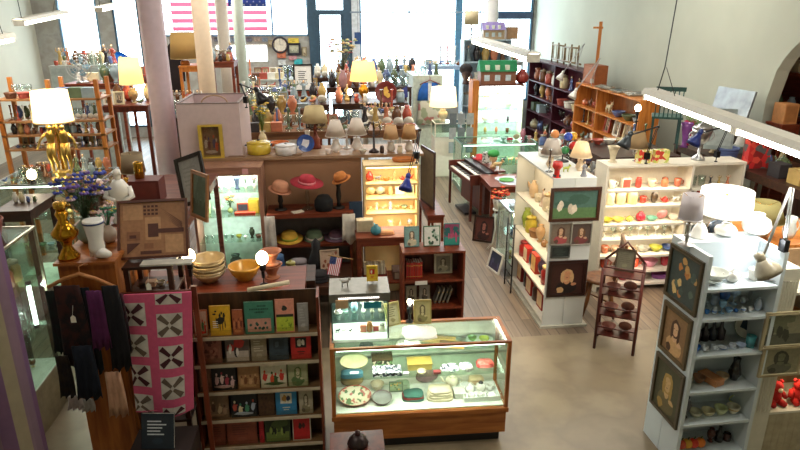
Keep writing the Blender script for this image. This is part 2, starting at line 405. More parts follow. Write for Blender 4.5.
@cached
def critter(c='#D8CDB5', s=.1, ears=True, c2=None, tail=True):
    """small standing animal ornament with head, muzzle, ears, legs and tail"""
    b = MB(); L = s
    b.tube([(-.42*L, 0, .55*L), (-.2*L, 0, .56*L), (.1*L, 0, .58*L), (.32*L, 0, .62*L), (.42*L, 0, .8*L)], [.12*L, .19*L, .18*L, .19*L, .1*L], 10, 0)
    b.ball(.5*L, 0, .88*L, .15*L, .12*L, .13*L, 10, 0); b.ball(.63*L, 0, .83*L, .08*L, .07*L, .06*L, 8, 1)
    for x, q in ((-.33, 0), (.27, 0)):
        for sy in (-1, 1): b.tube([(x*L, sy*.09*L, .5*L), ((x-.03)*L, sy*.1*L, .25*L), (x*L, sy*.1*L, 0)], [.09*L, .06*L, .05*L], 7, 0)
    if ears:
        for sy in (-1, 1): b.tube([(.45*L, sy*.08*L, .95*L), (.43*L, sy*.12*L, 1.12*L)], [.05*L, .015*L], 6, 0)
    if tail: b.tube([(-.45*L, 0, .6*L), (-.6*L, 0, .75*L), (-.58*L, 0, .95*L)], [.05*L, .04*L, .02*L], 6, 0)
    return Kind('animal_figurine', 'figurine', [P('animal_figurine', b, [mt(c, rough=.3, coat=.2), mt(c2 or c, rough=.3)])])
@cached
def bird(c='#6FA7B5', s=.09, c2='#D8C48A'):
    b = MB().tube([(-.6*s, 0, .55*s), (-.3*s, 0, .45*s), (0, 0, .42*s), (.28*s, 0, .6*s), (.42*s, 0, .85*s)], [.04*s, .18*s, .26*s, .2*s, .13*s], 10, 0)
    b.ball(.44*s, 0, .92*s, .15*s, m=0, seg=10); b.tube([(.55*s, 0, .92*s), (.74*s, 0, .88*s)], [.05*s, .005*s], 6, 1)
    b.tube([(0, 0, .3*s), (0, 0, .02*s)], .04*s, 6, 1); b.lathe([(.2*s, 0), (.2*s, .05*s), (.16*s, .07*s)], 10, 1)
    return Kind('bird_figurine', 'figurine', [P('bird_figurine', b, [mt(c, rough=.3, coat=.3), mt(c2, rough=.3)])])
@cached
def carton(w, d, h, c, face=None, lid=None, name='box', cat='box', window=None):
    m = [mt(c, rough=.6), mt(face or c, rough=.5)]
    b = MB().box(-w/2, w/2, -d/2, d/2, 0, h, 0)
    if face: b.box(-w*.42, w*.42, -d/2-.001, -d/2, h*.1, h*.9, 1)
    ps = [P('body', b, m)]
    if lid: ps.append(P('lid', MB().box(-w/2-.004, w/2+.004, -d/2-.004, d/2+.004, h, h+h*.12+.004), mt(lid, rough=.5)))
    return Kind(name, cat, ps)
@cached
def book(w=.16, h=.23, t=.02, c='#8A2A22', art=None, seed=0, lean=None):
    """book standing with its front cover to -y"""
    cv = MB().box(-w/2, w/2, 0, .002, 0, h).box(-w/2, w/2, t-.002, t, 0, h).box(-w/2, -w/2+.003, 0, t, 0, h)
    pg = MB().box(-w/2+.003, w/2-.004, .0021, t-.0021, .003, h-.003)
    ps = [P('cover', cv, mt(c, rough=.4)), P('pages', pg, PAPER)]
    if art: ps[0][2].append(P('cover_print', picture_mesh(w*.9, h*.92, art, seed, z0=h*.04), art_mats(art)))
    return Kind('book', 'book', ps)
@cached
def spine_book(h=.2, t=.025, d=.14, c='#8A2A22', c2='#C9A24A'):
    b = MB().box(-t/2, t/2, 0, d, 0, .0001, 0)
    b = MB().box(-t/2, -t/2+.002, 0, d, 0, h).box(t/2-.002, t/2, 0, d, 0, h).box(-t/2, t/2, 0, .003, 0, h)
    b.box(-t/2-.0002, t/2+.0002, -.0008, .0, h*.78, h*.82, 1).box(-t/2-.0002, t/2+.0002, -.0008, 0, h*.12, h*.15, 1)
    pg = MB().box(-t/2+.002, t/2-.002, .003, d-.004, .003, h-.003)
    return Kind('book', 'book', [P('cover', b, [mt(c, rough=.5), mt(c2, rough=.4)]), P('pages', pg, PAPER)])
# pictures: art = (style, background, colours...)
def art_mats(art): return [mt(c, rough=.55, var=.15, scale=40) if isinstance(c, str) else c for c in art[1:]]
def blob(mb, x, z, rx, rz, y, m, rnd, n=11, j=.25):
    pts = [(x+rx*math.cos(2*PI*i/n)*rnd.uniform(1-j, 1+j), y, z+rz*math.sin(2*PI*i/n)*rnd.uniform(1-j, 1+j)) for i in range(n)]
    mb.add(pts, [tuple(range(n))], m=m)
def picture_mesh(w, h, art, seed=0, z0=0, y=-.0006):
    """flat printed picture standing in the x-z plane: shapes of ink on the sheet"""
    rnd = random.Random(seed*31+5); mb = MB(); st = art[0]; nc = len(art)-1
    mb.quad((-w/2, y, z0), (w/2, y, z0), (w/2, y, z0+h), (-w/2, y, z0+h), m=0)
    y -= .0004; B = lambda fx, fz, rx, rz, m, j=.25: (globals()['blob'](mb, (fx-.5)*w, z0+fz*h, rx*w, rz*h, B.y, m, rnd, 11, j), setattr(B, 'y', B.y-.00015))
    B.y = y
    def box(fx0, fx1, fz0, fz1, m):
        mb.quad(((fx0-.5)*w, B.y, z0+fz0*h), ((fx1-.5)*w, B.y, z0+fz0*h), ((fx1-.5)*w, B.y, z0+fz1*h), ((fx0-.5)*w, B.y, z0+fz1*h), m=m); B.y -= .00015
    if st == 'portrait':
        B(.5, .2, .36, .22, 1, .1); B(.5, .42, .1, .12, 2, .05); B(.5, .62, .2, .22, min(3, nc-1), .15); B(.5, .6, .13, .16, 2, .05)
        B(.36, .55, .06, .2, min(3, nc-1), .2); B(.65, .52, .06, .2, min(3, nc-1), .2)
        B(.445, .62, .02, .011, min(3, nc-1), 0); B(.555, .62, .02, .011, min(3, nc-1), 0); B(.5, .53, .035, .009, 1, 0); B(.3, .12, .12, .1, min(3, nc-1)); B(.72, .3, .1, .05, 2)
    elif st == 'scene':
        box(0, 1, 0, .38, 1)
        for i in range(5): B(rnd.uniform(.1, .9), rnd.uniform(.5, .85), .2, .14, 2)
        for i in range(6): B(rnd.uniform(.15, .85), rnd.uniform(.25, .5), .06, .16, min(3+i % 2, nc-1))
    elif st == 'figures':
        n = 4
        for i in range(n):
            x = .15+.7*i/(n-1)+rnd.uniform(-.05, .05); z = rnd.uniform(.25, .45); c1 = 1+i % (nc-1)
            B(x, z, .09, .18, c1); B(x, z+.24, .045, .06, 1+(i+1) % (nc-1), .05)
            B(x+.06, z+.1, .07, .03, c1)
        B(.5, .12, .42, .06, 1+seed % (nc-1))
    elif st == 'rider':
        B(.52, .5, .24, .12, 1); B(.72, .68, .07, .1, 1); B(.6, .78, .04, .07, 1); B(.5, .66, .06, .12, 1)
        for x, z in ((.36, .32), (.48, .28), (.62, .3), (.76, .36), (.3, .5)): B(x, z, .028, .15, 1)
        for i in range(4): box(.1, .38, .26+.07*i, .285+.07*i, 2)
        B(.2, .75, .1, .03, 1); B(.28, .85, .07, .03, 1)
    elif st == 'flowers':
        for i in range(16): B(rnd.uniform(.1, .9), rnd.uniform(.1, .9), .08, .08, 1+i % (nc-1))
    elif st == 'text':
        for i in range(5): box(.15, .15+rnd.uniform(.4, .7), .78-.1*i, .82-.1*i, 1)
        B(.5, .2, .2, .1, min(2, nc-1))
    elif st == 'title':
        for k, (a, b) in enumerate(((.45, .75), (.15, .85), (.35, .65))):
            xx = a
            while xx < b: ww = rnd.uniform(.025, .05); box(xx, xx+ww, .87-.1*k, .92-.1*k, 1); xx += ww+.02
        box(.05, .95, .04, .48, 2)
        for i in range(9): B(rnd.uniform(.12, .88), rnd.uniform(.1, .42), .05, .05, 3 if i % 3 else 1)
    elif st == 'emblem':
        box(.2, .8, .4, .8, 1); B(.42, .6, .12, .14, 2); B(.62, .6, .1, .12, min(3, nc-1)); box(.3, .7, .22, .26, 1); box(.36, .64, .14, .17, 1)
    elif st == 'halves':
        box(0, 1, 0, .47, 1); box(0, 1, .47, .56, 2)
        for i in range(12): B(rnd.uniform(.12, .88), rnd.uniform(.06, .4), .04, .03, min(3, nc-1))
        B(.5, .76, .16, .1, 2)
    elif st == 'inlay':
        box(.05, .35, .68, .95, 1); box(.38, .62, .3, .72, 1); box(.42, .58, .35, .6, 2)
        for i in range(4):
            for j in range(3): box(.36+.06*i, .40+.06*i, .76+.07*j, .80+.07*j, 2)
        box(.5, .97, .42, .5, 2); box(.68, .96, .05, .38, 1); box(.1, .3, .3, .46, 3); box(.14, .24, .34, .4, 2)
        for i in range(5): mb.add([((.6-.5+.03*i)*w, B.y, z0+(.9-.06*i)*h), ((.95-.5)*w, B.y, z0+(.6-.03*i)*h), ((.95-.5)*w, B.y, z0+(.58-.03*i)*h)], [(0, 1, 2)], m=2)
        mb.add([((.1-.5)*w, B.y, z0+.05*h), ((.3-.5)*w, B.y, z0+.25*h), ((.1-.5)*w, B.y, z0+.25*h)], [(0, 1, 2)], m=2)
        box(.3, .62, .04, .1, 2); box(.36, .5, .14, .24, 3)
    return mb
@cached
def picture(w=.3, h=.4, fr='#2E2017', fw=.03, art=('portrait', '#6A5238', '#3A2A20', '#C9A27A', '#2A1C14'), seed=0, matc=None, stand=False, pane=False):
    t = .02; mfr = mt(fr, rough=.35) if isinstance(fr, str) else fr
    b = MB().box(-w/2, w/2, -t, 0, 0, fw).box(-w/2, w/2, -t, 0, h-fw, h).box(-w/2, -w/2+fw, -t, 0, fw, h-fw).box(w/2-fw, w/2, -t, 0, fw, h-fw)
    b.box(-w/2+fw*.8, w/2-fw*.8, -t-.004, -t, fw*.7, fw, 1).box(-w/2+fw*.8, w/2-fw*.8, -t-.004, -t, h-fw, h-fw*.7, 1)
    bk = MB().box(-w/2+fw*.5, w/2-fw*.5, -.004, -.001, fw*.5, h-fw*.5)
    k = .16 if matc else 0; iw, ih = w-2*fw, h-2*fw
    ps = [P('frame', b, [mfr, mfr]), P('backing_board', bk, mt(matc or '#8A7A60', rough=.7))]
    ps.append(P('print', picture_mesh(iw*(1-k), ih*(1-k), art, seed, z0=fw+ih*k/2, y=-.0065), art_mats(art)))
    if stand: ps.append(P('easel_back', MB().box(-w*.12, w*.12, 0, .003, 0, h*.7).add([(0, .002, h*.7), (0, .09, 0), (.01, .09, 0), (.01, .002, h*.7)], [(0, 1, 2, 3)]), mt('#3A2A20')))
    return Kind('framed_picture', 'picture', ps)
@cached
def table_lamp(base='urn', bc='#C79A3C', bh=.3, bw=.14, sc='#E8DCC0', r0=.09, r1=.15, sh=.2, lit=0, metal=1, flute=0, seg=24, drum=False):
    """base standing at z=0, shade from bh upwards; lit = emission of the glowing cloth"""
    mb = MB().lathe([(r*bw, z*bh*.8) for r, z in VPROF[base]], 18)
    st = MB().tube([(0, 0, bh*.78), (0, 0, bh+sh*.75)], .006, 8)
    st.lathe([(.018, bh*.86), (.018, bh+.03), (.012, bh+.04)], 10)
    sh_ = MB().shell([(r1, bh), (r0, bh+sh)], seg, 0, t=.002, flute=flute)
    rim = MB().lathe([(r1, bh), (r1+.002, bh), (r1+.001, bh+.008), (r1, bh+.008)], seg, flute=flute)
    spd = MB()
    for i in range(3): spd.tube([(0, 0, bh+sh*.75), (math.cos(i*2.09)*r0, math.sin(i*2.09)*r0, bh+sh*.97)], .0025, 5)
    spd.ball(0, 0, bh+sh*.78, .012)
    m1 = mt(bc, rough=.3, metal=metal) if isinstance(bc, str) else bc
    ps = [P('base', mb, m1), P('stem', st, BRASS), P('lamp_shade', sh_, shade_mat(sc, .5, lit), [P('trim', rim, mt(sc, rough=.7))]), P('harp', spd, BRASS)]
    if lit: ps.append(P('light_bulb', MB().ball(0, 0, bh+sh*.4, .03, .03, .045), glow('#FFE2B0', 6)))
    return Kind('table_lamp', 'lamp', ps)
@cached
def clip_lamp(arm=.5, c='#1C2A5A', lit=False, ac=None, bend=.35):
    """spring-arm lamp: clamp, two arms, conical head pointing down and forward"""
    am = mt(ac or '#26262A', rough=.35, metal=.5)
    cl = MB().box(-.025, .025, -.03, .03, -.04, .04).tube([(0, 0, -.04), (0, 0, -.09)], .006, 6).lathe([(.02, -.1), (.02, -.09)], 10)
    a1 = MB()
    k = (arm*.25, 0, arm*.85)
    for sy in (-.012, .012): a1.tube([(0, sy, .04), (k[0], sy, k[2])], .005, 6)
    a2 = MB(); e = (k[0]-arm*.95, 0, k[2]-arm*bend)
    for sy in (-.012, .012): a2.tube([(k[0], sy, k[2]), (e[0], sy, e[2])], .005, 6)
    a2.tube([(k[0], -.02, k[2]), (k[0], .02, k[2])], .012, 8)
    hd = MB().at(T(e[0], 0, e[2], ry=.5)); hd.shell([(.085, -.16), (.078, -.12), (.045, -.05), (.03, -.01)], 18, t=.002)
    hd.lathe([(.03, -.01), (.03, .04), (.012, .055)], 12)
    sub = [P('light_bulb', MB().at(T(e[0], 0, e[2], ry=.5)).ball(0, 0, -.1, .03), glow('#FFE9C0', 12) if lit else MILK)]
    return Kind('clamp_lamp', 'lamp', [P('clamp', cl, am), P('lower_arm', a1, am), P('upper_arm', a2, am), P('lamp_head', hd, mt(c, rough=.3), sub)])
@cached
def flowers(cols=('#6A50A8', '#3C50B8'), h=.35, w=.3, n=18, vase=None, leaf='#3E5A32', seed=1):
    rnd = random.Random(seed); st = MB(); bl = MB(); lf = MB()
    for i in range(n):
        a = rnd.uniform(0, 2*PI); r = w/2*math.sqrt(rnd.random()); z = h*rnd.uniform(.6, 1)
        x, y = r*math.cos(a), r*math.sin(a)
        st.tube([(0, 0, 0), (x*.4, y*.4, z*.6), (x, y, z)], .003, 5)
        s = rnd.uniform(.018, .035)*(w/.3)**.5; mi = i % len(cols)
        for q in range(6):
            b = q*PI/3; bl.ball(x+s*.7*math.cos(b), y+s*.7*math.sin(b), z, s*.55, s*.55, s*.35, 6, mi)
        bl.ball(x, y, z+s*.2, s*.4, m=len(cols), seg=6)
        for q in range(2):
            b = rnd.uniform(0, 2*PI); k = rnd.uniform(.4, .8); lx, ly, lz = x*k, y*k, z*k
            d = .05; ux, uy = math.cos(b), math.sin(b)
            lf.add([(lx, ly, lz), (lx+ux*d*.5-uy*.012, ly+uy*d*.5+ux*.012, lz+.02), (lx+ux*d, ly+uy*d, lz), (lx+ux*d*.5+uy*.012, ly+uy*d*.5-ux*.012, lz+.015)], [(0, 1, 2, 3)])
    ps = [P('stems', st, mt(leaf)), P('blossoms', bl, [mt(c, rough=.6) for c in cols]+[mt('#D8B84A')]), P('foliage', lf, mt(leaf, rough=.6))]
    if vase:
        vh = vase[1]; ps.append(P('vase', MB().shell([(r*vase[2], z*vh-vh*.85) for r, z in VPROF[vase[0]]], 16, t=.004), mt(vase[3], rough=.25)))
    return Kind('flower_arrangement', 'flowers', ps)
@cached
def clock(d=.3, c='#2A2430'):
    r = d/2; b = MB().tube([(r*math.cos(a*PI/12), 0, r*math.sin(a*PI/12)) for a in range(24)], d*.07, 8, closed=True)
    f = MB().disc(0, 0, r, -.005, 0, 28)
    h = MB().box(-.004, .004, -.009, -.007, 0, r*.75).box(0, r*.5, -.009, -.007, -.004, .004)
    for i in range(12): a = i*PI/6; h.disc(r*.82*math.cos(a), r*.82*math.sin(a), .008, -.007, 0, 6)
    return Kind('wall_clock', 'clock', [P('rim', b, mt(c, rough=.4)), P('dial', f, mt('#D8D0C0')), P('hands', h, BLACK)])
@cached
def basket(w=.3, h=.12, c='#8A4A2A', handle=False):
    r = w/2; mb = MB().shell([(r*.8, 0), (r*.9, h*.5), (r, h)], 22, t=.008)
    for i in range(6): z = h*(i+.5)/6.2; rr = r*(.8+.2*z/h); mb.tube([(rr*math.cos(a*PI/10), rr*math.sin(a*PI/10), z) for a in range(20)], .006, 5, closed=True)
    ps = [P('body', mb, mt(c, rough=.7, bump=.3))]
    ps.append(P('rim', MB().tube([(r*math.cos(a*PI/10), r*math.sin(a*PI/10), h) for a in range(20)], .009, 6, closed=True), mt(c, rough=.6)))
    if handle: ps.append(P('handle', MB().tube(ringpts(0, h, r, h*1.6, 0, PI), .007, 6), mt(c, rough=.6)))
    return Kind('basket', 'basket', ps)
@cached
def hat(c='#B03848', brim=.2, r=.09, h=.1, band='#E08090', floppy=0):
    b = MB().lathe([(brim, .012), (brim*.99, .006), (r*1.05, 0), (r*1.02, .01), (r, h*.6), (r*.8, h*.93), (1e-6, h)], 26, sy=.9)
    for i in range(0): pass
    rb = MB().lathe([(r*1.04, .012), (r*1.07, .012), (r*1.03, .04), (r*1.0, .04)], 26, sy=.9)
    ps = [P('crown_and_brim', b, mt(c, rough=.85))]
    if band: ps.append(P('hat_band', rb, mt(band, rough=.6)))
    return Kind('hat', 'hat', ps)
@cached
def wire_rack(w=.4, h=.5): 
    mb = MB()
    return mb
def shelf_mesh(w, d, h, zs, t=.018, back=True, top=True, mid=None, toe=0):
    b = MB().box(0, t, 0, d, 0, h).box(w-t, w, 0, d, 0, h)
    if mid:
        for u in mid: b.box(u-t/2, u+t/2, .004, d, 0, h-t)
    if top: b.box(0, w, 0, d, h, h+t)
    return b
def shelf_unit(name, cat, label, fr, w, d, h, zs, m, t=.02, back=None, top=True, mid=None, shelfm=None, extra=None, toe=.0, lab_back=None):
    """bookcase with side panels, top, back and each shelf a part. zs = heights of the shelf tops"""
    root = link(name, None); root.location = (fr.x, fr.y, 0); root.rotation_euler = (0, 0, fr.rz)
    root['label'] = label; root['category'] = cat
    for a, b in ((0, t), (w-t, w)): link('side_panel', MB().box(a, b, 0, d, 0, h).mesh('side_panel', m), root)
    if top: link('top_board', MB().box(0, w, -.005, d, h, h+t).mesh('top_board', m), root)
    bk = link('back_panel', MB().box(t, w-t, d-.008, d, 0, h).mesh('back_panel', back or m), root)
    for u in (mid or []): link('divider', MB().box(u-t/2, u+t/2, .004, d-.008, 0, h).mesh('divider', m), root)
    for z in zs: link('shelf', MB().box(t, w-t, .004, d-.008, z-t, z).mesh('shelf', shelfm or m), root)
    for nm, mb, mm in (extra or []): link(nm, mb.mesh(nm, mm), root)
    return root

# ================================================================ structure
def floor_mats():
    m, nt, b = _base('old_plank_floor'); n = nt.nodes; L = nt.links
    tc = n.new('ShaderNodeTexCoord'); mp = n.new('ShaderNodeMapping'); mp.inputs['Rotation'].default_value = (0, 0, PI/2)
    br = n.new('ShaderNodeTexBrick'); br.inputs['Scale'].default_value = 1; br.inputs['Brick Width'].default_value = 2.6; br.inputs['Row Height'].default_value = .11
    br.inputs['Mortar Size'].default_value = .004; br.inputs['Color1'].default_value = hx('#8A7865'); br.inputs['Color2'].default_value = hx('#6A5B4B'); br.inputs['Mortar'].default_value = hx('#3E362F')
    no = n.new('ShaderNodeTexNoise'); no.inputs['Scale'].default_value = 2.2; no.inputs['Detail'].default_value = 6
    mp2 = n.new('ShaderNodeMapping'); mp2.inputs['Scale'].default_value = (9, .7, 1)
    mx = n.new('ShaderNodeMix'); mx.data_type = 'RGBA'; mx.blend_type = 'MULTIPLY'; mx.inputs[0].default_value = .75
    r = n.new('ShaderNodeValToRGB'); r.color_ramp.elements[0].position = .3; r.color_ramp.elements[0].color = (.55, .52, .5, 1); r.color_ramp.elements[1].position = .65; r.color_ramp.elements[1].color = (1.1, 1.08, 1.05, 1)
    L.new(tc.outputs['Object'], mp.inputs[0]); L.new(mp.outputs[0], br.inputs[0]); L.new(tc.outputs['Object'], mp2.inputs[0]); L.new(mp2.outputs[0], no.inputs[0])
    L.new(no.outputs[0], r.inputs[0]); L.new(br.outputs[0], mx.inputs[6]); L.new(r.outputs[0], mx.inputs[7]); L.new(mx.outputs[2], b.inputs['Base Color'])
    b.inputs['Roughness'].default_value = .42
    c = mottle(['#74664F', '#82745C', '#7A6C56', '#8B7D64'], 1.3, .38, 'noise')
    return m, c
FWOOD, FCONC = floor_mats()
struct('floor', MB().box(-8.2, 8.2, -1.5, 6.1, -.1, 0), FCONC)
struct('floor_planks', MB().box(-8.2, 8.2, 6.1, 19.2, -.1, 0), FWOOD)
struct('ceiling', MB().box(-8.2, 8.2, -1.5, 19.2, 5.4, 5.5), mat('#D9D6CC', .9, var=.05, scale=2))
WALLM = mat('#B4B7A7', .85, var=.06, scale=1.2); BWALL = mat('#B9B4A8', .85, var=.1, scale=2); LWALL = mat('#C4C0AE', .85, var=.07, scale=1)
struct('wall_left', MB().box(-8.2, -8, -1.5, 19.2, 0, 5.4), LWALL)
struct('wall_rear', MB().box(-8, 6.4, -1.7, -1.5, 0, 5.4), WALLM)
XR = 6.2
mb = MB().box(XR, XR+.2, 8.35, 19.2, 0, 5.4).box(XR, XR+.2, -1.5, 5.45, 0, 5.4)
for i in range(28):
    y0, y1 = 5.45+i*2.9/28, 5.45+(i+1)*2.9/28
    f = lambda y: 2.3 + 1.15*math.sqrt(max(0, 1-((y-6.9)/1.45)**2))
    z0, z1 = f(y0), f(y1)
    mb.add([(XR, y0, z0), (XR, y1, z1), (XR, y1, 5.4), (XR, y0, 5.4), (XR+.2, y0, z0), (XR+.2, y1, z1), (XR+.2, y1, 5.4), (XR+.2, y0, 5.4)],
           [(0, 3, 2, 1), (4, 5, 6, 7), (0, 1, 5, 4)])
struct('wall_right', mb, WALLM)
struct('wall_alcove', MB().box(7.9, 8.1, 4, 9.6, 0, 5.4).box(XR+.2, 7.9, 9.4, 9.6, 0, 5.4).box(XR+.2, 7.9, 4, 4.2, 0, 5.4), mat('#A88470', .8, var=.1, scale=2))
# back wall with its windows and door
mb = MB()
Y0, Y1 = 19.0, 19.2
def bw(x0, x1, z0, z1): mb.box(x0, x1, Y0, Y1, z0, z1)
bw(-8, -7.35, 0, 5.4); bw(-7.35, -6.3, 0, 1.1); bw(-7.35, 6.2, 4.9, 5.4); bw(-6.3, -5.9, 0, 4.9); bw(-5.2, -4.6, 0, 4.9); bw(-5.9, -5.2, 0, .3)
bw(-4.6, -3.2, 0, 2.84); bw(-1.72, -.52, 0, 2.84); bw(-3.2, -1.72, 0, 2.12); bw(-3.2, -1.72, 2.62, 2.84)
bw(.62, 6.2, 0, .9); bw(6.1, 6.2, .9, 4.9)
struct('wall_back', mb, mottle(['#8E8C88', '#A8A6A0', '#9A978F'], 3, .85, 'noise'))
DKBLUE = mat('#2E4A5E', .5); SASH = mat('#6E8FA8', .5); GLZ = glass('#F4FAFC', .02, 'window_glass')
def window(n, x0, x1, z0, z1, vs=(), hs=(), m=SASH, t=.05):
    f = MB().box(x0, x1, 18.98, 19.06, z0, z0+t).box(x0, x1, 18.98, 19.06, z1-t, z1).box(x0, x0+t, 18.98, 19.06, z0, z1).box(x1-t, x1, 18.98, 19.06, z0, z1)
    for v, w in vs: f.box(v-w/2, v+w/2, 18.97, 19.07, z0, z1)
    for h, w in hs: f.box(x0, x1, 18.985, 19.05, h-w/2, h+w/2)
    o = struct('window_%d' % n, f, m); struct('pane', MB().box(x0+.01, x1-.01, 19.09, 19.095, z0, z1), GLZ, parent=o)
window(1, -7.35, -6.3, 1.1, 4.9); window(2, -5.9, -5.2, .3, 4.9, m=DKBLUE)
window(3, -4.6, -.52, 2.84, 4.9, vs=((-1.55, .05),)); window(4, -3.2, -1.72, 2.12, 2.62, vs=((-2.45, .04),), hs=((2.3, .02),), m=WHITE, t=.03)
window(5, .95, 6.1, .9, 4.9, vs=((3.88, .2), (2.4, .03)), hs=((3.5, .05),), m=mat('#4A7896', .5))
struct('trim_1', MB().box(4.9, 6.1, 18.93, 18.97, 3.3, 3.48), mat('#3A4A66', .6))
d = struct('door_1', MB().box(-.52, -.28, 18.95, 19.1, 0, 4.9).box(.48, .72, 18.95, 19.1, 0, 4.9).box(-.28, .48, 18.95, 19.1, 3.42, 3.56).box(-.28, .48, 18.95, 19.1, 4.75, 4.9)
           .box(-.28, .48, 18.97, 19.08, .15, .5).box(-.28, -.2, 18.97, 19.08, .5, 3.42).box(.4, .48, 18.97, 19.08, .5, 3.42), DKBLUE)
struct('pane', MB().box(-.28, .48, 19.085, 19.09, .5, 4.75), GLZ, parent=d)
struct('push_bar', MB().tube([(-.2, 18.93, 2.83), (.4, 18.93, 2.83)], .015, 8), STEEL, parent=d)
struct('trim_2', MB().box(.72, .95, 18.9, 19.12, 0, 4.9), mat('#C8CCD0', .6))
FLUTE = [mat('#7E5E84', .5, var=.08), mat('#A89C84', .5, var=.08), mat('#8A7284', .5, var=.08)]
# posts that hold the ceiling
def post(name, x, y, r, m, z0=0, flute=-.07, sides=28, label='', fr=None):
    sh_ = MB().lathe([(r, z0), (r, 5.4)], sides, flute=flute)
    if isinstance(m, list): sh_.mi = [(i//2) % 3 % len(m) if i < sides else 0 for i in range(len(sh_.f))]
    k = Kind(name, 'post', [P('shaft', sh_, m), P('plinth', MB().lathe([(r*1.12, z0), (r*1.12, z0+.12), (r*1.0, z0+.16)], 20), m)])
    o = put(k, label, (x, y, 0)); o['kind'] = 'structure'; o.name = name; return o
post('post', -2.05, 8, .142, mat('#D6C0CA', .5, var=.05), label='fluted pale pink post left of the large white open box')
post('post', gy(203, 40, 11)[0], 11, .135, mat('#D8C2A8', .6, var=.05), flute=0, label='plain tan round post in front of the flag')
post('post', gy(224, 40, 14)[0], 14, .125, mat('#CCC4B8', .6, var=.05), flute=0, label='grey beige post directly right of the tan post')
post('post', gy(240, 40, 15)[0], 15, .125, mat('#BCC6BA', .6, var=.05), flute=0, label='slim grey green post near the flag canton')
post('post', gy(492, 25, 17.5)[0], 17.5, .16, mat('#C9C4C0', .6, var=.05), flute=0, label='pale post in front of the far right window')
post('post', -2.11, 3.5, .23, FLUTE, flute=-.06, sides=36, label='wide fluted mauve and cream post, lower left corner')

# ---------------------------------------------------------------- hanging fluorescent fixtures
def fixture(label, a, b, n=2, power=60, emit=14, tr=.03, cord=5.4, cords=None):
    a = Vector(a); b = Vector(b); L = (b-a).length; d = (b-a)/L
    rz = math.atan2(d.y, d.x); ry = -math.asin(d.z)
    h = MB().prism([(0, 0)], 0, 0) if 0 else MB()
    pr = [(-.10, .0), (-.075, .055), (.075, .055), (.10, .0), (.092, 0), (.07, .045), (-.07, .045), (-.092, 0)]
    vs = [(0, y, z) for y, z in pr] + [(L, y, z) for y, z in pr]; q = len(pr)
    h.add(vs, [(i, (i+1) % q, q+(i+1) % q, q+i) for i in range(q)] + [tuple(range(q)), tuple(range(2*q-1, q-1, -1))])
    k = [P('housing', h, mat('#B8B4A8', .45, var=.06))]
    for i in range(n):
        x0, x1 = L*i/n+.04, L*(i+1)/n-.04
        for y in (-.045, .045): k.append(P('tube', MB().tube([(x0, y, -.03), (x1, y, -.03)], tr, 10), glow('#FFF9E8', emit, 'fluorescent_tube')))
        for xs in (x0-.03, x1): k.append(P('socket', MB().box(xs, xs+.03, -.08, .08, -.065, .03), mat('#D8D4C8', .5)))
    o = put(Kind('fluorescent_fixture', 'ceiling light', k), label, a, rz, ry=ry, rest=False)
    c = link('hanging_chain', MB().tube([(.15, 0, .05), (.22, 0, .3), (.3, 0, cord-a.z)], .006, 5).tube([(.5, 0, .05), (.25, 0, .3)], .004, 5).mesh('hanging_chain', DARKMETAL), o)
    c2 = link('hanging_chain', MB().tube([(L-.15, 0, .05), (L-.15, 0, cord-b.z)], .006, 5).mesh('hanging_chain', DARKMETAL), o)
    for i in range(n):
        p = a + d*(L*(i+.5)/n); area('tube_light', (p.x, p.y, p.z-.05), L/n-.1, .12, power/n, (1, .97, .9), (0, 0, rz))
    return o
def gx(px, py, X):
    r = ray(px, py); t = X/r.x; return (X, r.y*t, CAM_H + r.z*t)
fixture('long hanging fluorescent fixture above the right hand white shelves', gx(650, 93, 3.4), (3.4, 3.2, 2.52), 2, 55)
fixture('hanging fluorescent fixture above the far green-roofed dollhouse', gx(476, 40, 2.5), gx(534, 57, 2.5), 2, 45)
fixture('left hanging fluorescent fixture near the pale far corner', gx(64, 13, -4.9), gx(18, 22, -4.9), 1, 40)
fixture('fluorescent fixture cut off by the left picture edge', gx(9, 37, -4.2), (-4.2, 6.6, gx(9, 37, -4.2)[2]-.12), 1, 30)
fixture('short hanging fluorescent fixture beside the dark window post', gx(121, 4, -4.9), gx(98, 9, -4.9), 1, 30)

# ================================================================ display case in the foreground
OAK = wood('#8A4A1C', '#B06A30', 'x'); OAKZ = wood('#8A4A1C', '#B06A30', 'z'); DKW = wood('#2A1710', '#47281A', 'x'); DKWZ = wood('#2A1710', '#47281A', 'z')
REDW = wood('#5A2412', '#7C3820', 'x'); REDWZ = wood('#5A2412', '#7C3820', 'z'); ORW = wood('#A85E20', '#C8803A', 'z'); MAHZ = wood('#4A1E14', '#682C1C', 'z')
CX, CY = -.07, 4.36
fr = Frame(CX, CY, -.02)
root = link('display_case', None); root.location = (CX, CY, 0); root.rotation_euler = (0, 0, -.02)
root['label'] = 'oak glass display case in the foreground with dishes and linens'; root['category'] = 'display case'
w, d, h = 1.47, .44, .98
link('plinth', MB().box(.05, w-.05, .05, d-.02, 0, .1).mesh('p', BLACK), root)
link('base', MB().box(0.01, w-.01, 0.01, d, .1, .31).mesh('b', OAK), root)
link('bottom_rail', MB().box(-.005, w+.005, -.01, d+.005, .31, .35).mesh('r', OAK), root)
link('deck', MB().box(.03, w-.03, .03, d-.03, .35, .36).mesh('d', mat('#D9DCCB', .5)), root)
for x in (0, w-.03):
    link('corner_post', MB().box(x, x+.03, 0, .03, .35, h-.02).mesh('c', OAKZ), root)
    link('corner_post', MB().box(x, x+.03, d-.03, d, .35, h-.02).mesh('c', OAKZ), root)
link('top_frame', MB().box(0, w, 0, .022, h-.02, h).box(0, w, d-.035, d, h-.02, h).box(0, .03, .02, d-.03, h-.02, h).box(w-.03, w, .02, d-.03, h-.02, h).mesh('t', OAK), root)
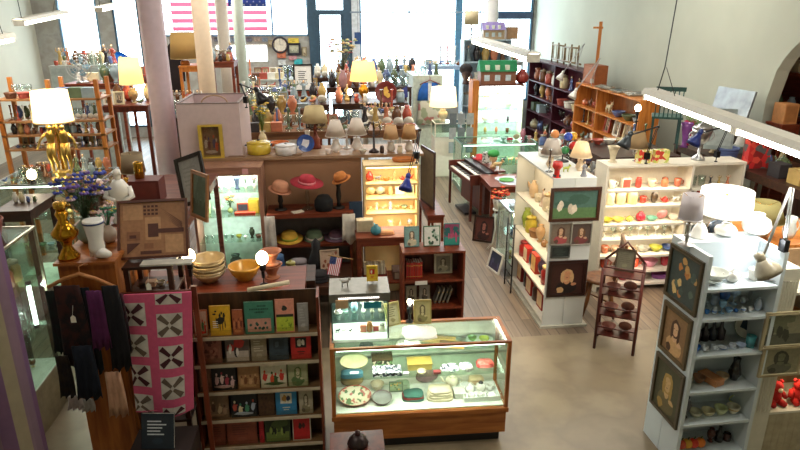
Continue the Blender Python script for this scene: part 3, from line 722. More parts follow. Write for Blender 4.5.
link('top_glass', MB().box(.03, w-.03, .022, d-.035, h-.012, h-.004).mesh('g', glass('#E8F2EC', .07)), root)
link('front_glass', MB().box(.03, w-.03, .010, .014, .352, h-.02).mesh('g', PANE), root)
link('side_glass', MB().box(w-.014, w-.010, .03, d-.03, .352, h-.02).mesh('g', PANE), root)
link('side_glass', MB().box(.010, .014, .03, d-.03, .352, h-.02).mesh('g', PANE), root)
link('back_door', MB().box(.03, w-.03, d-.02, d-.012, .352, h-.02).mesh('g', mat('#D2CFBA', .5)), root)
link('glass_shelf', MB().box(.032, w-.032, .05, d-.03, .655, .662).mesh('g', SHELFGLASS), root)
link('glass_shelf', MB().box(.032, w-.032, .18, d-.03, .815, .822).mesh('g', SHELFGLASS), root)
link('shelf_strip', MB().box(.04, w-.04, d-.035, d-.03, .80, .815).box(.04, w-.04, d-.035, d-.03, .64, .655).mesh('g', STEEL), root)
link('light_tube', MB().tube([(.05, .035, h-.035), (w-.05, .035, h-.035)], .010, 8).mesh('g', glow('#F4FFF0', 7)), root)  # tube added inside the case to brighten its contents
area('case_light', fr.w(w/2, .07, h-.05), w-.2, .09, 10, (1, .99, .93), (.35, 0, 0)); area('case_light', fr.w(w/2, .1, .64), w-.2, .05, 4, (1, .99, .93), (.2, 0, 0))  # added fill lights; the upper also stands in for a reflected glare strip

LACE = mat('#ECE9DC', .8, var=.12, scale=60); LINEN = mat('#D8C7A6', .8, var=.1, scale=30, bump=.3)
@cached
def oval_tray(w=.26, d=.2, h=.03, c='#D9CBA4', rim='#A83A26', pat=None):
    m = [mt(pat or c, rough=.4), mt(rim, rough=.35)]
    mb = MB().lathe([(1e-6, .005), (.42*w, .006), (.48*w, h*.8)], 26, 0, sy=d/w)
    rb = MB().lathe([(.48*w, h*.8), (.5*w, h), (.47*w, h*.3), (.44*w, 0), (1e-6, 0)], 26, 1, sy=d/w)
    return Kind('oval_tray', 'tray', [P('well', mb, m), P('rim', rb, m)])
@cached
def cloth(w=.2, d=.15, h=.03, c='#D8C7A6', seed=0, fold=3, c2=None):
    """folded linen lying flat in soft layers"""
    rnd = random.Random(seed); mb = MB()
    for k in range(fold):
        z0, z1 = h*k/fold, h*(k+.92)/fold; n = 18; pts = []
        for i in range(n):
            a = 2*PI*i/n; e = .5*(abs(math.cos(a))**4+abs(math.sin(a))**4)**-.25
            pts.append((w*e*math.cos(a)*rnd.uniform(.88, 1.0)*(1-.05*k), d*e*math.sin(a)*rnd.uniform(.88, 1)*(1-.05*k)))
        m = len(mb.v); vs = [(x, y, z0) for x, y in pts]+[(x*1.02, y*1.02, (z0+z1)/2) for x, y in pts]+[(x*.98, y*.98, z1) for x, y in pts]+[(0, 0, z1+rnd.uniform(0, .006))]
        fs = [(i, (i+1) % n, n+(i+1) % n, n+i) for i in range(n)]+[(n+i, n+(i+1) % n, 2*n+(i+1) % n, 2*n+i) for i in range(n)]+[(2*n+i, 2*n+(i+1) % n, 3*n) for i in range(n)]+[tuple(range(n))[::-1]]
        mb.add(vs, fs, True, k % 2 if c2 else 0)
    return Kind('folded_linen', 'linen', [P('folded_linen', mb, [mt(c, rough=.85, bump=.2), mt(c2 or c, rough=.85)])])
@cached
def teaset_tray():
    mb = MB().box(-.15, .15, -.11, .11, 0, .005).box(-.15, .15, -.115, -.11, 0, .045).box(-.15, .15, .11, .115, 0, .045).box(-.155, -.15, -.115, .115, 0, .045).box(.15, .155, -.115, .115, 0, .045)
    return Kind('shallow_box', 'box', [P('shallow_box', mb, WHITE)])
place = 'the bottom deck of the foreground display case'
def one(k, lab, fr, u, v, z, rz=0, s=1, rx=0, **kw): return put(k, lab, fr.w(u, v, z), fr.rz+rz, s=s, rx=rx, **kw)
FLO = mottle(['#D9CFAE', '#D9CFAE', '#B86A5A', '#D9CFAE', '#5E7A4A'], 45, .4)
one(oval_tray(.28, .19, .035, pat=FLO, rim='#A8321E'), 'oval cream floral tray with red rim in the display case bottom left', fr, .19, .19, .361, rx=.5)
one(oval_tray(.17, .15, .03, '#8C8A80', '#7A5A58'), 'round grey dish with mauve rim beside the red rimmed tray', fr, .42, .17, .361, rx=.3)
one(picture(.12, .09, '#5E6A50', .008, ('flowers', '#8A9A72', '#C8A050', '#5A6A3A')), 'small green flowered card standing in the display case', fr, .55, .3, .361, rx=-.35)
one(cloth(.2, .15, .05, '#3E6A5C', 3, 3, '#8A2E2A'), 'teal and red folded scarf at the display case bottom centre', fr, .69, .2, .361)
one(cloth(.24, .17, .09, '#DCCBAA', 5, 4), 'thick cream linen bundle at the display case bottom centre', fr, .92, .19, .361)
one(carton(.1, .12, .05, '#D8D4C6'), 'small white carton between cream linen and the tea set', fr, 1.09, .2, .361)
one(teaset_tray(), 'shallow white box holding the small tea set', fr, 1.27, .2, .361)
TR = frozenset()
for i, (du, dv, k, l) in enumerate([(-.08, .03, teapot('#EDE9DF', .55), 'small white teapot, leftmost in the shallow tea set box'), (.02, .05, teapot('#E4DED0', .6, '#3A3A3A'), 'white teapot with dark lid centred in the shallow tea set box'),
      (.1, .04, cup('#EDE9DF', .05, .055), 'white cup at the back right of the tea set box'), (-.09, -.06, cup('#EDE9DF', .045, .05), 'white cup at the front left of the tea set box'),
      (-.01, -.06, cup('#EFEAE0', .045, .05), 'white cup at the front centre of the tea set box'), (.09, -.06, plate('#EDE9DF', .09, '#555555'), 'tiny dark rimmed plate at the front right of the tea set box')]):
    one(k, l, fr, 1.27+du, .2+dv, .3665, group='pieces of the small tea set')
# middle glass shelf
z = .6625
one(oval_tray(.24, .17, .03, '#D6CC9E', '#8A8A5A'), 'oval pale yellow dish at the left of the middle glass shelf', fr, .19, .27, z+0, rx=.3)
one(cloth(.2, .12, .03, '#2E5A62', 8), 'dark teal folded cloth in front of the oval yellow dish', fr, .17, .12, z)
one(carton(.07, .03, .002, '#DDE2DC', name='price_card', cat='card'), 'white price card lying on the teal cloth', fr, .19, .10, z+.034)
one(carton(.17, .13, .05, mottle(['#2A2F22', '#6A8A5A', '#C8B8A0', '#2E3A2A'], 60, .4), lid='#4A3A22', name='jewel_box'), 'dark floral jewel box on the middle glass shelf', fr, .43, .3, z)
one(carton(.24, .12, .035, mottle(['#E4E4DE', '#2A2A30', '#C9CCC8', '#3A4A5A'], 70, .4), name='patterned_tin', cat='tin'), 'black and white patterned flat tin in the display case', fr, .46, .13, z)
one(carton(.2, .12, .05, '#B09A4E', lid='#A08840', name='gift_box'), 'dull gold gift box at the middle of the glass shelf', fr, .74, .2, z)
one(cloth(.16, .1, .03, mottle(['#E8E8E4', '#4A5058', '#D8DADA'], 50, .7), 11), 'black and white lace cloth left of the pink cloth', fr, .99, .14, z)
one(cloth(.12, .1, .02, mottle(['#EDEDEA', '#8A9094', '#E0E0DE'], 50, .7), 12), 'grey and white crocheted doily heap by the pink cloth', fr, 1.13, .16, z)
one(cloth(.16, .12, .03, mottle(['#C85A4A', '#D8786A', '#B8423A'], 30, .7), 13), 'coral pink folded cloth at the right of the glass shelf', fr, 1.30, .18, z)
# upper glass shelf
z = .8225
one(cloth(.22, .12, .02, LACE, 21), 'white lace tablecloth folded on the upper glass shelf', fr, .66, .3, z)
one(carton(.28, .05, .035, '#A08240', lid='#B8964A', name='flatware_box'), 'long gold flatware box on the upper glass shelf', fr, .92, .32, z, rz=-.25)
one(carton(.2, .06, .03, '#8A6A2E', lid='#7A5A28', name='fan_box'), 'short brown gold box in front of the long gold box', fr, 1.02, .23, z, rz=-.2)
one(oval_tray(.24, .18, .02, '#C9D6CC', '#A8B8B0'), 'pale oval tray under the green glass dishes', fr, 1.27, .3, z)
one(bowl(mat('#A8B83A', .1), .09, .03), 'yellow green glass dish on the upper glass shelf tray', fr, 1.31, .29, z+.0062)
one(bowl(mat('#5A8A3A', .1), .08, .035), 'green glass dish left of the yellow green glass dish', fr, 1.21, .31, z+.0062)
one(cloth(.13, .1, .02, '#2E3A34', 22), 'dark folded glove on the upper glass shelf, left', fr, .3, .3, z)
row(fr, 'the back of the case deck', .361, [(plate('#D8D0B8', .2, '#A88A5A', '#8A9A6A'), 'cream flowered plate', {'rx': -1.2}), (bowl('#B8A888', .14, .07), 'sand glazed bowl'), (cloth(.14, .1, .06, '#8A9A7A', 71, 3), 'sage folded cloth'), (plate('#E0DCD0', .2, '#8A6A6A'), 'white maroon rimmed plate', {'rx': -1.2}), (teapot('#D8CDB0', .9), 'ivory teapot'), (cloth(.15, .1, .07, '#C8B088', 72, 3), 'tan folded cloth')], .06, 1.38, .35, hmax=.24, dmax=.12)
row(fr, 'the front of the middle glass shelf', z-.16, [(carton(.05, .03, .02, '#C8C8C0', name='ring_box', cat='box'), 'tiny grey ring box'), (bowl('#C8B890', .08, .03), 'little straw dish'), (carton(.06, .04, .02, '#8A3A3A', name='ring_box', cat='box'), 'tiny maroon ring box'), (bowl('#A8B8A8', .08, .03), 'little green dish'), (cup('#E4DED0', .05, .05), 'tiny cream cup')], .55, 1.2, .085, hmax=.06)
# on the case top
one(cloth(.3, .26, .012, LACE, 31, 2), 'white lace runner on the display case top', fr, .74, .2, .981)
CARD = ('portrait', '#B9AA78', '#8A8050', '#C9B88A', '#6A5A3A')
one(picture(.13, .2, '#A89860', .012, ('text', '#C9BE96', '#7A6E48', '#9A8C60'), 3, stand=True), 'tilted left gilt card with faded text on the display case', fr, .53, .3, .9812, rz=.35, rx=-.3)
one(picture(.15, .21, '#A89458', .014, CARD, 4, stand=True), 'right gilt portrait card in the pair on the display case', fr, .78, .33, .9812, rx=-.2)

# ---------------------------------------------------------------- small lit case
f2 = Frame(-.05, 4.46, -.02)
root = link('countertop_showcase', None); root.location = (f2.x, f2.y, .981); root.rotation_euler = (0, 0, f2.rz)
root['label'] = 'small lit showcase with grey metal lid on the big display case'; root['category'] = 'display case'
w, d, h = .46, .3, .36
link('base', MB().box(0, w, 0, d, 0, .02).mesh('b', mat('#D5D8CE', .5)), root)
link('lid', MB().box(-.01, w+.01, -.01, d+.01, h, h+.07).mesh('l', mat('#77756C', .35, .5)), root)
for x in (0, w-.012):
    for y in (0, d-.012): link('corner_post', MB().box(x, x+.012, y, y+.012, .02, h).mesh('c', mat('#4A5450', .4, .5)), root)
link('glass_panel', MB().box(.012, w-.012, .002, .006, .02, h).mesh('g', PANE), root)
link('glass_panel', MB().box(w-.008, w-.004, .012, d-.012, .02, h).mesh('g', PANE), root)
link('back_panel', MB().box(.012, w-.012, d-.008, d-.003, .02, h).mesh('g', mat('#2E3A38', .3)), root)
link('glass_shelf', MB().box(.012, w-.012, .012, d-.012, .19, .196).mesh('g', SHELFGLASS), root)
mb = MB()
for i in range(19): mb.ball(.07+i*.017, -.014, h+.035, .006, seg=6)
link('light_strip', mb.mesh('s', glow('#FFF6F2', 5)), root)
area('showcase_light', f2.w(w/2, d/2, .981+h-.01), w-.1, .12, 6.0, (.95, 1, .97)); area('showcase_light', f2.w(w/2, d/2, .981+.185), w-.1, .12, 2, (.95, 1, .95))
KZ = .981
F = figurine; pl = 'the top level of the small lit showcase'
row(f2, pl, KZ+.196, [(F('#8AA89A', h=.12, trim='#EFEFE8'), 'pale green porcelain lady'), (vessel('round', '#8FB6C0', .11), 'round aqua vase'),
   (F('#ECE8DC', h=.1, pose=2), 'white porcelain child'), (vessel('flare', '#D8D2B4', .1), 'flared ivory vase'), (F('#C8BFA4', h=.12, hair='#8A6A3A'), 'cream porcelain lady')], .08, .44, .14, 'figurines in the small lit showcase', hmax=.15, dmax=.2)
put(oval_tray(.07, .07, .012, '#ECEBE4', '#ECEBE4'), 'round white dish under the white lady in the small showcase', f2.w(.055, .14, KZ+.1965), 0)
put(F('#EDEBE2', h=.12, hair='#D8D4C8'), 'white porcelain lady on the round dish in the small showcase', f2.w(.055, .14, KZ+.196+.0125), 0, group='figurines in the small lit showcase')
pl = 'the bottom level of the small lit showcase'
row(f2, pl, KZ+.021, [(critter('#20242A', .07), 'black cat ornament'), (critter('#D9D4C4', .08, c2='#3A3A3A'), 'white dog ornament'), (bird('#2E3A34', .08), 'dark bird ornament'), (critter('#C9C4B0', .07), 'cream lamb ornament'),
   (carton(.07, .04, .08, '#A84A2E', '#C87A5A', name='tin'), 'rust red tin'), (vessel('jar', '#8A5A2A', .08, name='jar', cat='jar'), 'small brown jar'), (carton(.09, .04, .09, '#C9A48A', '#A82E26', name='tin'), 'pink framed red tin'), (jar('#C8C0A8', .08, .06, '#7A7A6A'), 'small cream lidded jar')], .02, .44, .13, 'ornaments in the small lit showcase', hmax=.155, dmax=.2, grow=1.3)
one(carton(.1, .012, .07, '#C0A078', name='wooden_plaque', cat='sign'), 'small tan plaque leaning on the front of the grey lid', f2, .09, -.02, KZ+h-.045)
one(carton(.14, .002, .055, '#1E8FA0', name='sticker', cat='sign'), 'teal sticker on the front of the small showcase', f2, .33, -.003, KZ+h-.063)
mbs = picture(.09, .13, '#E3C02E', .01, ('emblem', '#E8C63A', '#D83A24', '#F0E8D0', '#C82A1A'), 7, stand=True)
one(mbs, 'yellow sign with red emblem on the grey showcase lid', f2, .34, .2, KZ+h+.071, rx=-.15)
one(critter('#9A948A', .07), 'small grey animal ornament on the showcase lid', f2, .12, .14, KZ+h+.071)

# ================================================================ small bookcase
fr = Frame(.70, 6.0, 0)
shelf_unit('bookcase', 'bookcase', 'small reddish wood bookcase beside the aisle with books on top', fr, .67, .3, 1.1, [.12, .47, .79], REDWZ, .022, back=wood('#3A170C', '#552414', 'z'))
P3 = [(book(.16, .22, .025, '#5E8A86', ('portrait', '#7FA09A', '#C9BFA0', '#E0C8A8', '#6A5A48'), 3), 'grey teal book with oval portrait'),
      (book(.18, .22, .02, '#3E6A4A', ('flowers', '#D8D8CE', '#3E6A4A', '#2E4A3A', '#A8B8A8'), 4), 'white and green floral book'), (book(.17, .24, .02, '#2A6A6A', ('scene', '#8A3A5A', '#2E8A7A', '#1E5A5A', '#B84A6A'), 5), 'teal and plum picture book')]
for i, (k, a) in enumerate(P3): put(k, a + ' standing on top of the small bookcase', fr.w(.12+.215*i, .16, 1.122), (0.05, 0, -.05)[i], rx=-.14)
for i in range(7): put(spine_book(.19-.004*(i % 3), .022, .13, ('#A8241C', '#9A2018', '#B02A20')[i % 3]), 'red bound book, %s in the red set on the small bookcase' % ORD[i], fr.w(.06+.0255*i, .08, .7905), 0, group='red books in the small bookcase')
put(picture(.2, .22, '#A8A088', .022, ('portrait', '#7A7260', '#9A9278', '#B8AC90', '#5A5242'), 6), 'silver frame at the right of the small bookcase', fr.w(.47, .2, .7905), rx=-.12)
put(carton(.13, .002, .045, '#DAD6CC', name='shelf_label', cat='sign'), 'blank white card on the small bookcase shelf edge', fr.w(.2, -.003, .752))
for i, (a, c) in enumerate((('left tan photo card leaning', '#A89A80'), ('right grey photo card leaning', '#9A9082'))):
    put(picture(.12, .17, '#8A7E68', .01, ('portrait', c, '#5A4E42', '#C8B498', '#3A3028'), 8+i), a + ' on the bookcase middle shelf', fr.w(.12+.15*i, .2, .4705), -.1, rx=-.3)
for i in range(4): put(spine_book(.17, .018, .12, ('#6A665E', '#8A8478', '#5A564E', '#7A756A')[i]), 'grey book, %s among the leaning books on the middle shelf' % ORD[i], fr.w(.37+.045*i, .1, .471), 0, group='grey leaning books', ry=.32)
row(fr, 'the bottom shelf of the small bookcase', .1205, [(bowl('#A8A8A4', .13, .07), 'dull silver bowl'), (teapot(STEEL, .8), 'silver teapot'), (bowl('#8C8C88', .12, .06), 'grey metal bowl'), (cup('#9A9A96', .09, .08), 'pewter mug')], .05, .62, .13, hmax=.3, dmax=.25)

# ================================================================ book rack (tiered, clear pockets)
RY = 4.38
RX, RW = gy(191, 337, RY)[0], .96
fr = Frame(RX, RY, -.01)
root = link('book_rack', None); root.location = (RX, RY, 0); root.rotation_euler = (0, 0, fr.rz)
root['label'] = 'tiered book rack facing the viewer full of old picture books'; root['category'] = 'book rack'
RACKZ = [gy(250, y, RY-.01)[1] for y in (337, 364.5, 392, 420, 447)]
HT = gy(250, 300, RY)[1]
link('side_panel', MB().box(-.02, 0, 0, .2, 0, HT).mesh('s', REDWZ), root); link('side_panel', MB().box(RW, RW+.02, 0, .2, 0, HT).mesh('s', REDWZ), root)
link('back_panel', MB().box(0, RW, .16, .17, 0, HT).mesh('s', wood('#3E2A1A', '#5A3E28', 'z')), root)
for z in RACKZ:
    link('tier_shelf', MB().box(0, RW, .0, .16, z-.012, z).mesh('s', wood('#6A4A2E', '#8A6844', 'x')), root)
    link('retaining_rail', MB().box(0, RW, -.012, -.002, z-.014, z+.012).mesh('s', mat('#B8A890', .3)), root)
    link('clear_pocket', MB().box(.005, RW-.005, -.007, -.005, z+.012, z+.07).mesh('s', glass('#F8F6F0', .02)), root)
ROWS = [
 [(.02, .11, .22, '#B8643A', ('figures', '#C9B49A', '#C8402E', '#D8682E', '#4A7A4A'), 'cream and red picture book'), (.15, .165, .25, '#D9A41E', ('rider', '#DFAE22', '#1E1812', '#F0ECE0'), 'yellow book with a black rider'),
  (.33, .085, .21, '#9A4A2A', ('figures', '#A85A36', '#C87A4A', '#6A2E1E'), 'rusty orange book'), (.43, .235, .27, '#3E7E66', ('title', '#3F8068', '#1E3E36', '#C08A76', '#2E5A4E'), 'green book with pink picnic panel'),
  (.68, .155, .28, '#D88A70', ('halves', '#DB917A', '#B8C83A', '#2A2A22', '#7A9A2A'), 'pink and lime green pamphlet'), (.86, .09, .24, '#8E8A86', ('text', '#9C9894', '#AFABA8', '#B8B4B0'), 'pale grey booklet')],
 [(.02, .2, .23, '#7E4A38', ('flowers', '#8A5442', '#6A3426', '#A86A54', '#5A2A20'), 'brown floral book'), (.25, .2, .25, '#6A5A50', ('scene', '#5A4A44', '#B8A89A', '#B82E24', '#2A2422', '#E0D8CC'), 'red and black action book'),
  (.46, .13, .22, '#8E7E68', ('text', '#96866E', '#C8BCA0', '#A89A80'), 'drab tan pamphlet'), (.61, .16, .23, '#33424C', ('emblem', '#37454F', '#2C3842', '#46545E', '#2A363E'), 'slate blue book'), (.79, .17, .24, '#B8221E', ('emblem', '#C42822', '#1E1A18', '#C9C2A8', '#E8E0D0'), 'bright red book with photo')],
 [(.01, .1, .2, '#6A4432', ('flowers', '#74503C', '#5A3828', '#8A6048'), 'plain brown book'), (.115, .2, .23, '#1E1A1E', ('figures', '#221C1E', '#C8A2A0', '#E8C8C0', '#A83A4A'), 'black book with pink figures'), (.33, .18, .21, '#9A6A42', ('figures', '#A87A50', '#C89A6A', '#7A4A2A'), 'tan orange storybook'),
  (.52, .22, .24, '#C8BFA4', ('figures', '#D2CAB0', '#C8362A', '#D8502E', '#3E5A2E'), 'cream book with red figures'), (.75, .17, .22, '#8E9668', ('portrait', '#A8A880', '#5E7A4A', '#C8C09A', '#6A7A4A'), 'green and cream storybook')],
 [(.02, .21, .22, '#7A5E48', ('figures', '#80664E', '#A88468', '#5A3E2E', '#C8AE8A'), 'sepia toned picture book'), (.25, .22, .23, '#14161E', ('figures', '#151821', '#B84A3A', '#D8C8A0', '#4A8A6A', '#A8B0C0'), 'black book with tiny figures'), (.48, .14, .2, '#4A3020', ('flowers', '#523624', '#442A1C', '#5E4028'), 'dark brown book'),
  (.63, .18, .25, '#2E7CAE', ('emblem', '#3486BA', '#D8D4C4', '#B88A4A', '#2A3A5A'), 'bright blue book with pale picture'), (.83, .12, .22, '#A89E86', ('portrait', '#B0A68E', '#8E8468', '#C8BEA4', '#6A6050'), 'pale grey green booklet')],
 [(.05, .13, .22, '#7A3A28', ('text', '#84402C', '#6A3022', '#8A4A34'), 'narrow brown red book'), (.19, .26, .23, '#803C2A', ('text', '#8A4430', '#70362A', '#94503A'), 'large brown red album'), (.47, .04, .23, '#B01E28', ('text', '#B8222C', '#A01A24', '#8A1A20'), 'thin red book'),
  (.52, .22, .24, '#3A4A2A', ('scene', '#2A3420', '#6A7A3A', '#4A5A2E', '#8A9A4A', '#1A2018'), 'dark green jungle book'), (.76, .16, .23, '#D8D0C0', ('emblem', '#C01E22', '#C01E22', '#2A1614', '#4A2018'), 'red book with dark emblem and pale border')]]
RN = ['top', 'second', 'third', 'fourth', 'bottom']
for ri, (z, r) in enumerate(zip(RACKZ, ROWS)):
    for i, (u, ww, hh, c, art, lab) in enumerate(r):
        u, ww, hh = u*.94, ww*.94, hh*.97
        put(book(ww, hh, .015, c, art, ri*10+i), '%s on the %s tier of the book rack' % (lab, RN[ri]), fr.w(u+ww/2, .035, z+.0005), fr.rz, 'picture books on the rack', rx=-.12)
# a loose sheet of rolled paper and books behind the rack
put(Kind('rolled_paper', 'paper', [P('rolled_paper', MB().tube([(-.16, 0, 0), (.16, 0, .05)], .018, 12), mat('#D8C8A8', .7))]), 'rolled cream paper lying on top of the book rack', (-.52, 4.48, HT+.02), 0)
struct_ = None

# ================================================================ bowl table behind the rack
def table(name, cat, label, x0, x1, y0, y1, h, m, leg=.05, t=.03, apron=.08, lm=None, rz=0, low=None):
    root = link(name, None); root.location = (x0, y0, 0); root.rotation_euler = (0, 0, rz); root['label'] = label; root['category'] = cat
    w, d = x1-x0, y1-y0
    link('table_top', MB().box(0, w, 0, d, h-t, h).mesh('t', m), root)
    link('apron', MB().box(.03, w-.03, .02, .035, h-t-apron, h-t).box(.03, w-.03, d-.035, d-.02, h-t-apron, h-t).box(.02, .035, .02, d-.02, h-t-apron, h-t).box(w-.035, w-.02, .02, d-.02, h-t-apron, h-t).mesh('a', m), root)
    for x in (.01, w-leg-.01):
        for y in (.01, d-leg-.01): link('leg', MB().box(x, x+leg, y, y+leg, 0, h-t).mesh('leg', lm or m), root)
    for z in (low or []): link('lower_shelf', MB().box(.02, w-.02, .02, d-.02, z-.02, z).mesh('s', m), root)
    return root
bx0, bx1 = gy(188, 285, 4.72)[0], gy(312, 285, 4.72)[0]
TZ = gz(200, 284, 1.40)[1]
table('side_table', 'table', 'dark wood table behind the book rack carrying the mixing bowls', bx0-.02, bx1-.06, 4.68, 5.2, 1.36, REDW, low=[.9])
YB = 4.95
x1_, _ = gz(208, 277, 1.42); x2_, _ = gz(244, 275, 1.42); x3_, _ = gz(272, 275, 1.42)
for i in range(3): put(bowl('#B8A078', .28, .11, '#8A4A2A', '#C8B894'), 'tan stoneware mixing bowl, %s in the left stack' % ('lowest', 'middle', 'topmost')[i], (x1_, YB, 1.3605+.052*i), group='stacked mixing bowls')
put(bowl('#B8862A', .27, .13, '#8A5A24'), 'yellow ochre mixing bowl in the middle of the bowl table', (x2_, YB, 1.3605))
put(vessel('flare', '#9A5A3A', .12, .19, name='flower_pot', cat='pot', rough=.7), 'lower terracotta pot of the stack beside the ochre bowl', (x3_-.01, YB+.02, 1.3605))
put(vessel('flare', '#A8684A', .12, .19, name='flower_pot', cat='pot', rough=.7), 'upper terracotta pot of the stack beside the ochre bowl', (x3_-.01, YB+.02, 1.4815))
def spot_lamp(label, p, power, col=(1, .78, .5), r=.05, foot=None):
    """clip-on bulb holder with a bare glowing bulb; p = bulb centre"""
    k = Kind('clip_light', 'lamp', [P('socket', MB().at(T(0, .0, 0)).lathe([(.02, -.11), (.026, -.10), (.026, -.04), (.018, -.03)], 12), DARKMETAL),
        P('light_bulb', MB().ball(0, 0, 0, r, r, r*1.2), glow('#FFE9B8', 25, 'lit_bulb')),
        P('clamp', MB().box(-.012, .012, -.02, .02, -.17, -.11), DARKMETAL),
        P('stalk', MB().tube([(0, 0, -.16), (0, 0, foot or -.2)], .006, 6).lathe([(.035, (foot or -.2)), (.03, (foot or -.2)+.012), (.006, (foot or -.2)+.02)], 12), DARKMETAL)])
    put(k, label, p); bulb((p[0], p[1], p[2]), power, col, .04)
p = gy(262, 258, YB-.14); spot_lamp('bare glowing bulb beside the terracotta pots', (p[0], YB-.14, p[1]), 9, foot=1.3625-p[1])
put(jar('#A8A04A', .17, .1, '#8A8238'), 'olive yellow lidded jar right of the terracotta pots', (gy(292, 285, 5.3)[0], 5.3, 1.0505-.15+.3))
table('side_table', 'table', 'low dark table under the olive jar', gy(283, 290, 5.3)[0], gy(318, 290, 5.3)[0]-.02, 5.22, 5.6, 1.20, DKW, leg=.03)
for i in range(6): put(spine_book(.2-.01*(i % 3), .028, .14, ('#B8A888', '#6A3A2A', '#C8BCA0', '#A82A2A', '#8A7A5A', '#D0C4A8')[i]), '%s book, %s on the shelf under the bowls' % (('cream', 'brown', 'ivory', 'red', 'khaki', 'pale')[i], ORD[i]), (bx0+.12+.05*i, 4.78, .9005), 0, ry=.1 if i % 2 else 0, group='books under the bowls')

# ================================================================ hat hutch, lit cabinet and cream bookcase under one long top
HY = 7.55
hx0, hx1 = gy(190, 165, HY)[0], gy(422, 157, HY)[0]
HT2 = 1.80
struct_top = link('long_worktop', MB().box(hx0-.02, hx1+.02, HY-.02, HY+.62, HT2, HT2+.035).mesh('long_worktop', wood('#8A6A50', '#A58468', 'x')), None)
struct_top['label'] = 'long tan worktop carrying the pots and white lamps'; struct_top['category'] = 'worktop'
TOPZ = HT2+.0355
pa, pb = gy(266, 200, HY)[0], gy(362, 200, HY)[0]
o = link('partition', MB().box(pa, pb, HY+.02, HY+.05, 0, HT2-.001).box(pa+.27, pa+.275, HY+.016, HY+.02, 0, HT2-.001).mesh('partition', mat('#A07656', .7, var=.08, scale=3))); o['label'] = 'peach brown plywood partition behind the hats'; o['category'] = 'partition'
# left lit cabinet
ca, cb = gy(193, 200, HY-.3)[0], gy(264, 200, HY-.3)[0]
fr = Frame(ca, HY-.36, 0); cw = cb-ca; cd = .36
root = link('lit_cabinet', None); root.location = (fr.x, fr.y, 0); root['label'] = 'tall wooden cabinet with glass shelves lit inside, left of the hats'; root['category'] = 'cabinet'
PINKW = wood('#8A6250', '#A87C66', 'z')
for a, b in ((0, .03), (cw-.05, cw)): link('side_panel', MB().box(a, b, 0, cd, 0, HT2-.002).mesh('s', PINKW), root)
link('header', MB().box(.03, cw-.05, 0, .04, HT2-.10, HT2-.002).mesh('s', wood('#8A6250', '#A87C66', 'x')), root)
link('roof', MB().box(.03, cw-.05, .04, cd, HT2-.03, HT2-.002).mesh('s', PINKW), root)
link('back_panel', MB().box(.03, cw-.05, cd-.02, cd-.004, 0, HT2-.03).mesh('s', mat('#B9CFC2', .5)), root)
link('base', MB().box(.03, cw-.05, 0, cd-.02, 0, .35).mesh('s', PINKW), root)
LZ = [gy(230, y, HY-.2)[1] for y in (190, 214, 239)]
for z in LZ: link('glass_shelf', MB().box(.03, cw-.05, .04, cd-.02, z-.006, z).mesh('s', SHELFGLASS), root)
link('light_tube', MB().tube([(.08, .05, HT2-.075), (cw-.1, .05, HT2-.075)], .014, 8).mesh('g', glow('#F4FFF0', 9)), root)
link('price_tag', MB().box(cw-.22, cw-.15, -.003, 0, HT2-.085, HT2-.02).mesh('s', mat('#D8A0A0')), root)
area('cabinet_light', fr.w(cw/2, .12, HT2-.09), cw-.2, .1, 14, (.93, 1, .93)); 
for z in LZ[:2]: area('cabinet_light', fr.w(cw/2, .08, z-.02), cw-.2, .06, 4, (.93, 1, .93))
rn = random.Random(3)
CHINA = lambda: rn.choice([(plate('#E9E6DE', .16, '#9AA8B8'), 'white plate', {'rx': -1.25}), (cup('#E8E2D4', .07, .075), 'white teacup'), (vessel('urn', '#7FA8A0', .15), 'sea green urn'), (vessel('round', '#C8506A', .12), 'rose pink vase'),
    (F('#D8B0B8', h=.15), 'pink porcelain lady'), (F('#9AB0C8', h=.16, hair='#2A2018'), 'blue porcelain lady'), (critter('#D8CDB5', .11), 'cream dog ornament'), (bird('#5A8AA0', .11), 'blue bird ornament'),
    (goblet(.13, .07), 'clear goblet'), (vessel('tall', '#E8E4D8', .16), 'tall white vase'), (teapot('#E4DCC8', .8), 'cream teapot'), (pitcher('#D8D0B8', .14), 'cream pitcher'), (bowl('#C8B898', .13, .06), 'tan bowl'), (F('#E6E0D0', h=.14, pose=2), 'white porcelain child')])
pl = 'the top shelf of the lit cabinet'
row(fr, pl, LZ[0], [(vessel('tall', '#D8D4C4', .16), 'ivory vase'), (F('#E4E0D4', h=.15), 'white lady figurine'), (critter('#D88A8A', .12), 'pink animal ornament'), (bird('#E8E4DC', .11), 'white bird'), (vessel('flare', '#3E4A5A', .13, .08), 'dark blue vase'),
   (flowers(('#B01838', '#C82848'), .2, .12, 8, ('tall', .1, .06, '#D8D4C4'), seed=4), 'dark red flowers', {'z': .09}), (flowers(('#A81434', '#D04860'), .2, .12, 8, ('tall', .1, .06, '#C8C4B4'), seed=5), 'crimson flowers', {'z': .09})], .05, cw-.07, .2, 'china in the lit cabinet', hmax=HT2-.1-LZ[0], dmax=.24, grow=1.25)
pl = 'the middle shelf of the lit cabinet'
row(fr, pl, LZ[1], [(jar('#B8C890', .17, .09, '#8A9A6A'), 'green lidded jar'), (critter('#E0DCD0', .13), 'white spotted dog'), (flowers(('#D8A830', '#C85A2A'), .18, .14, 9, ('round', .08, .08, '#8A9A5A'), seed=6), 'small yellow bouquet', {'z': .07}), (carton(.26, .04, .19, '#B8421E', '#3A3E48', name='boxed_plate', cat='box'), 'orange red boxed plate', {'v': .26}),
   (carton(.1, .08, .14, '#B8A02A', '#C8B040', name='tin'), 'mustard yellow tin')], .04, cw-.07, .2, 'china in the lit cabinet', hmax=LZ[0]-LZ[1]-.02, dmax=.24, grow=1.2)
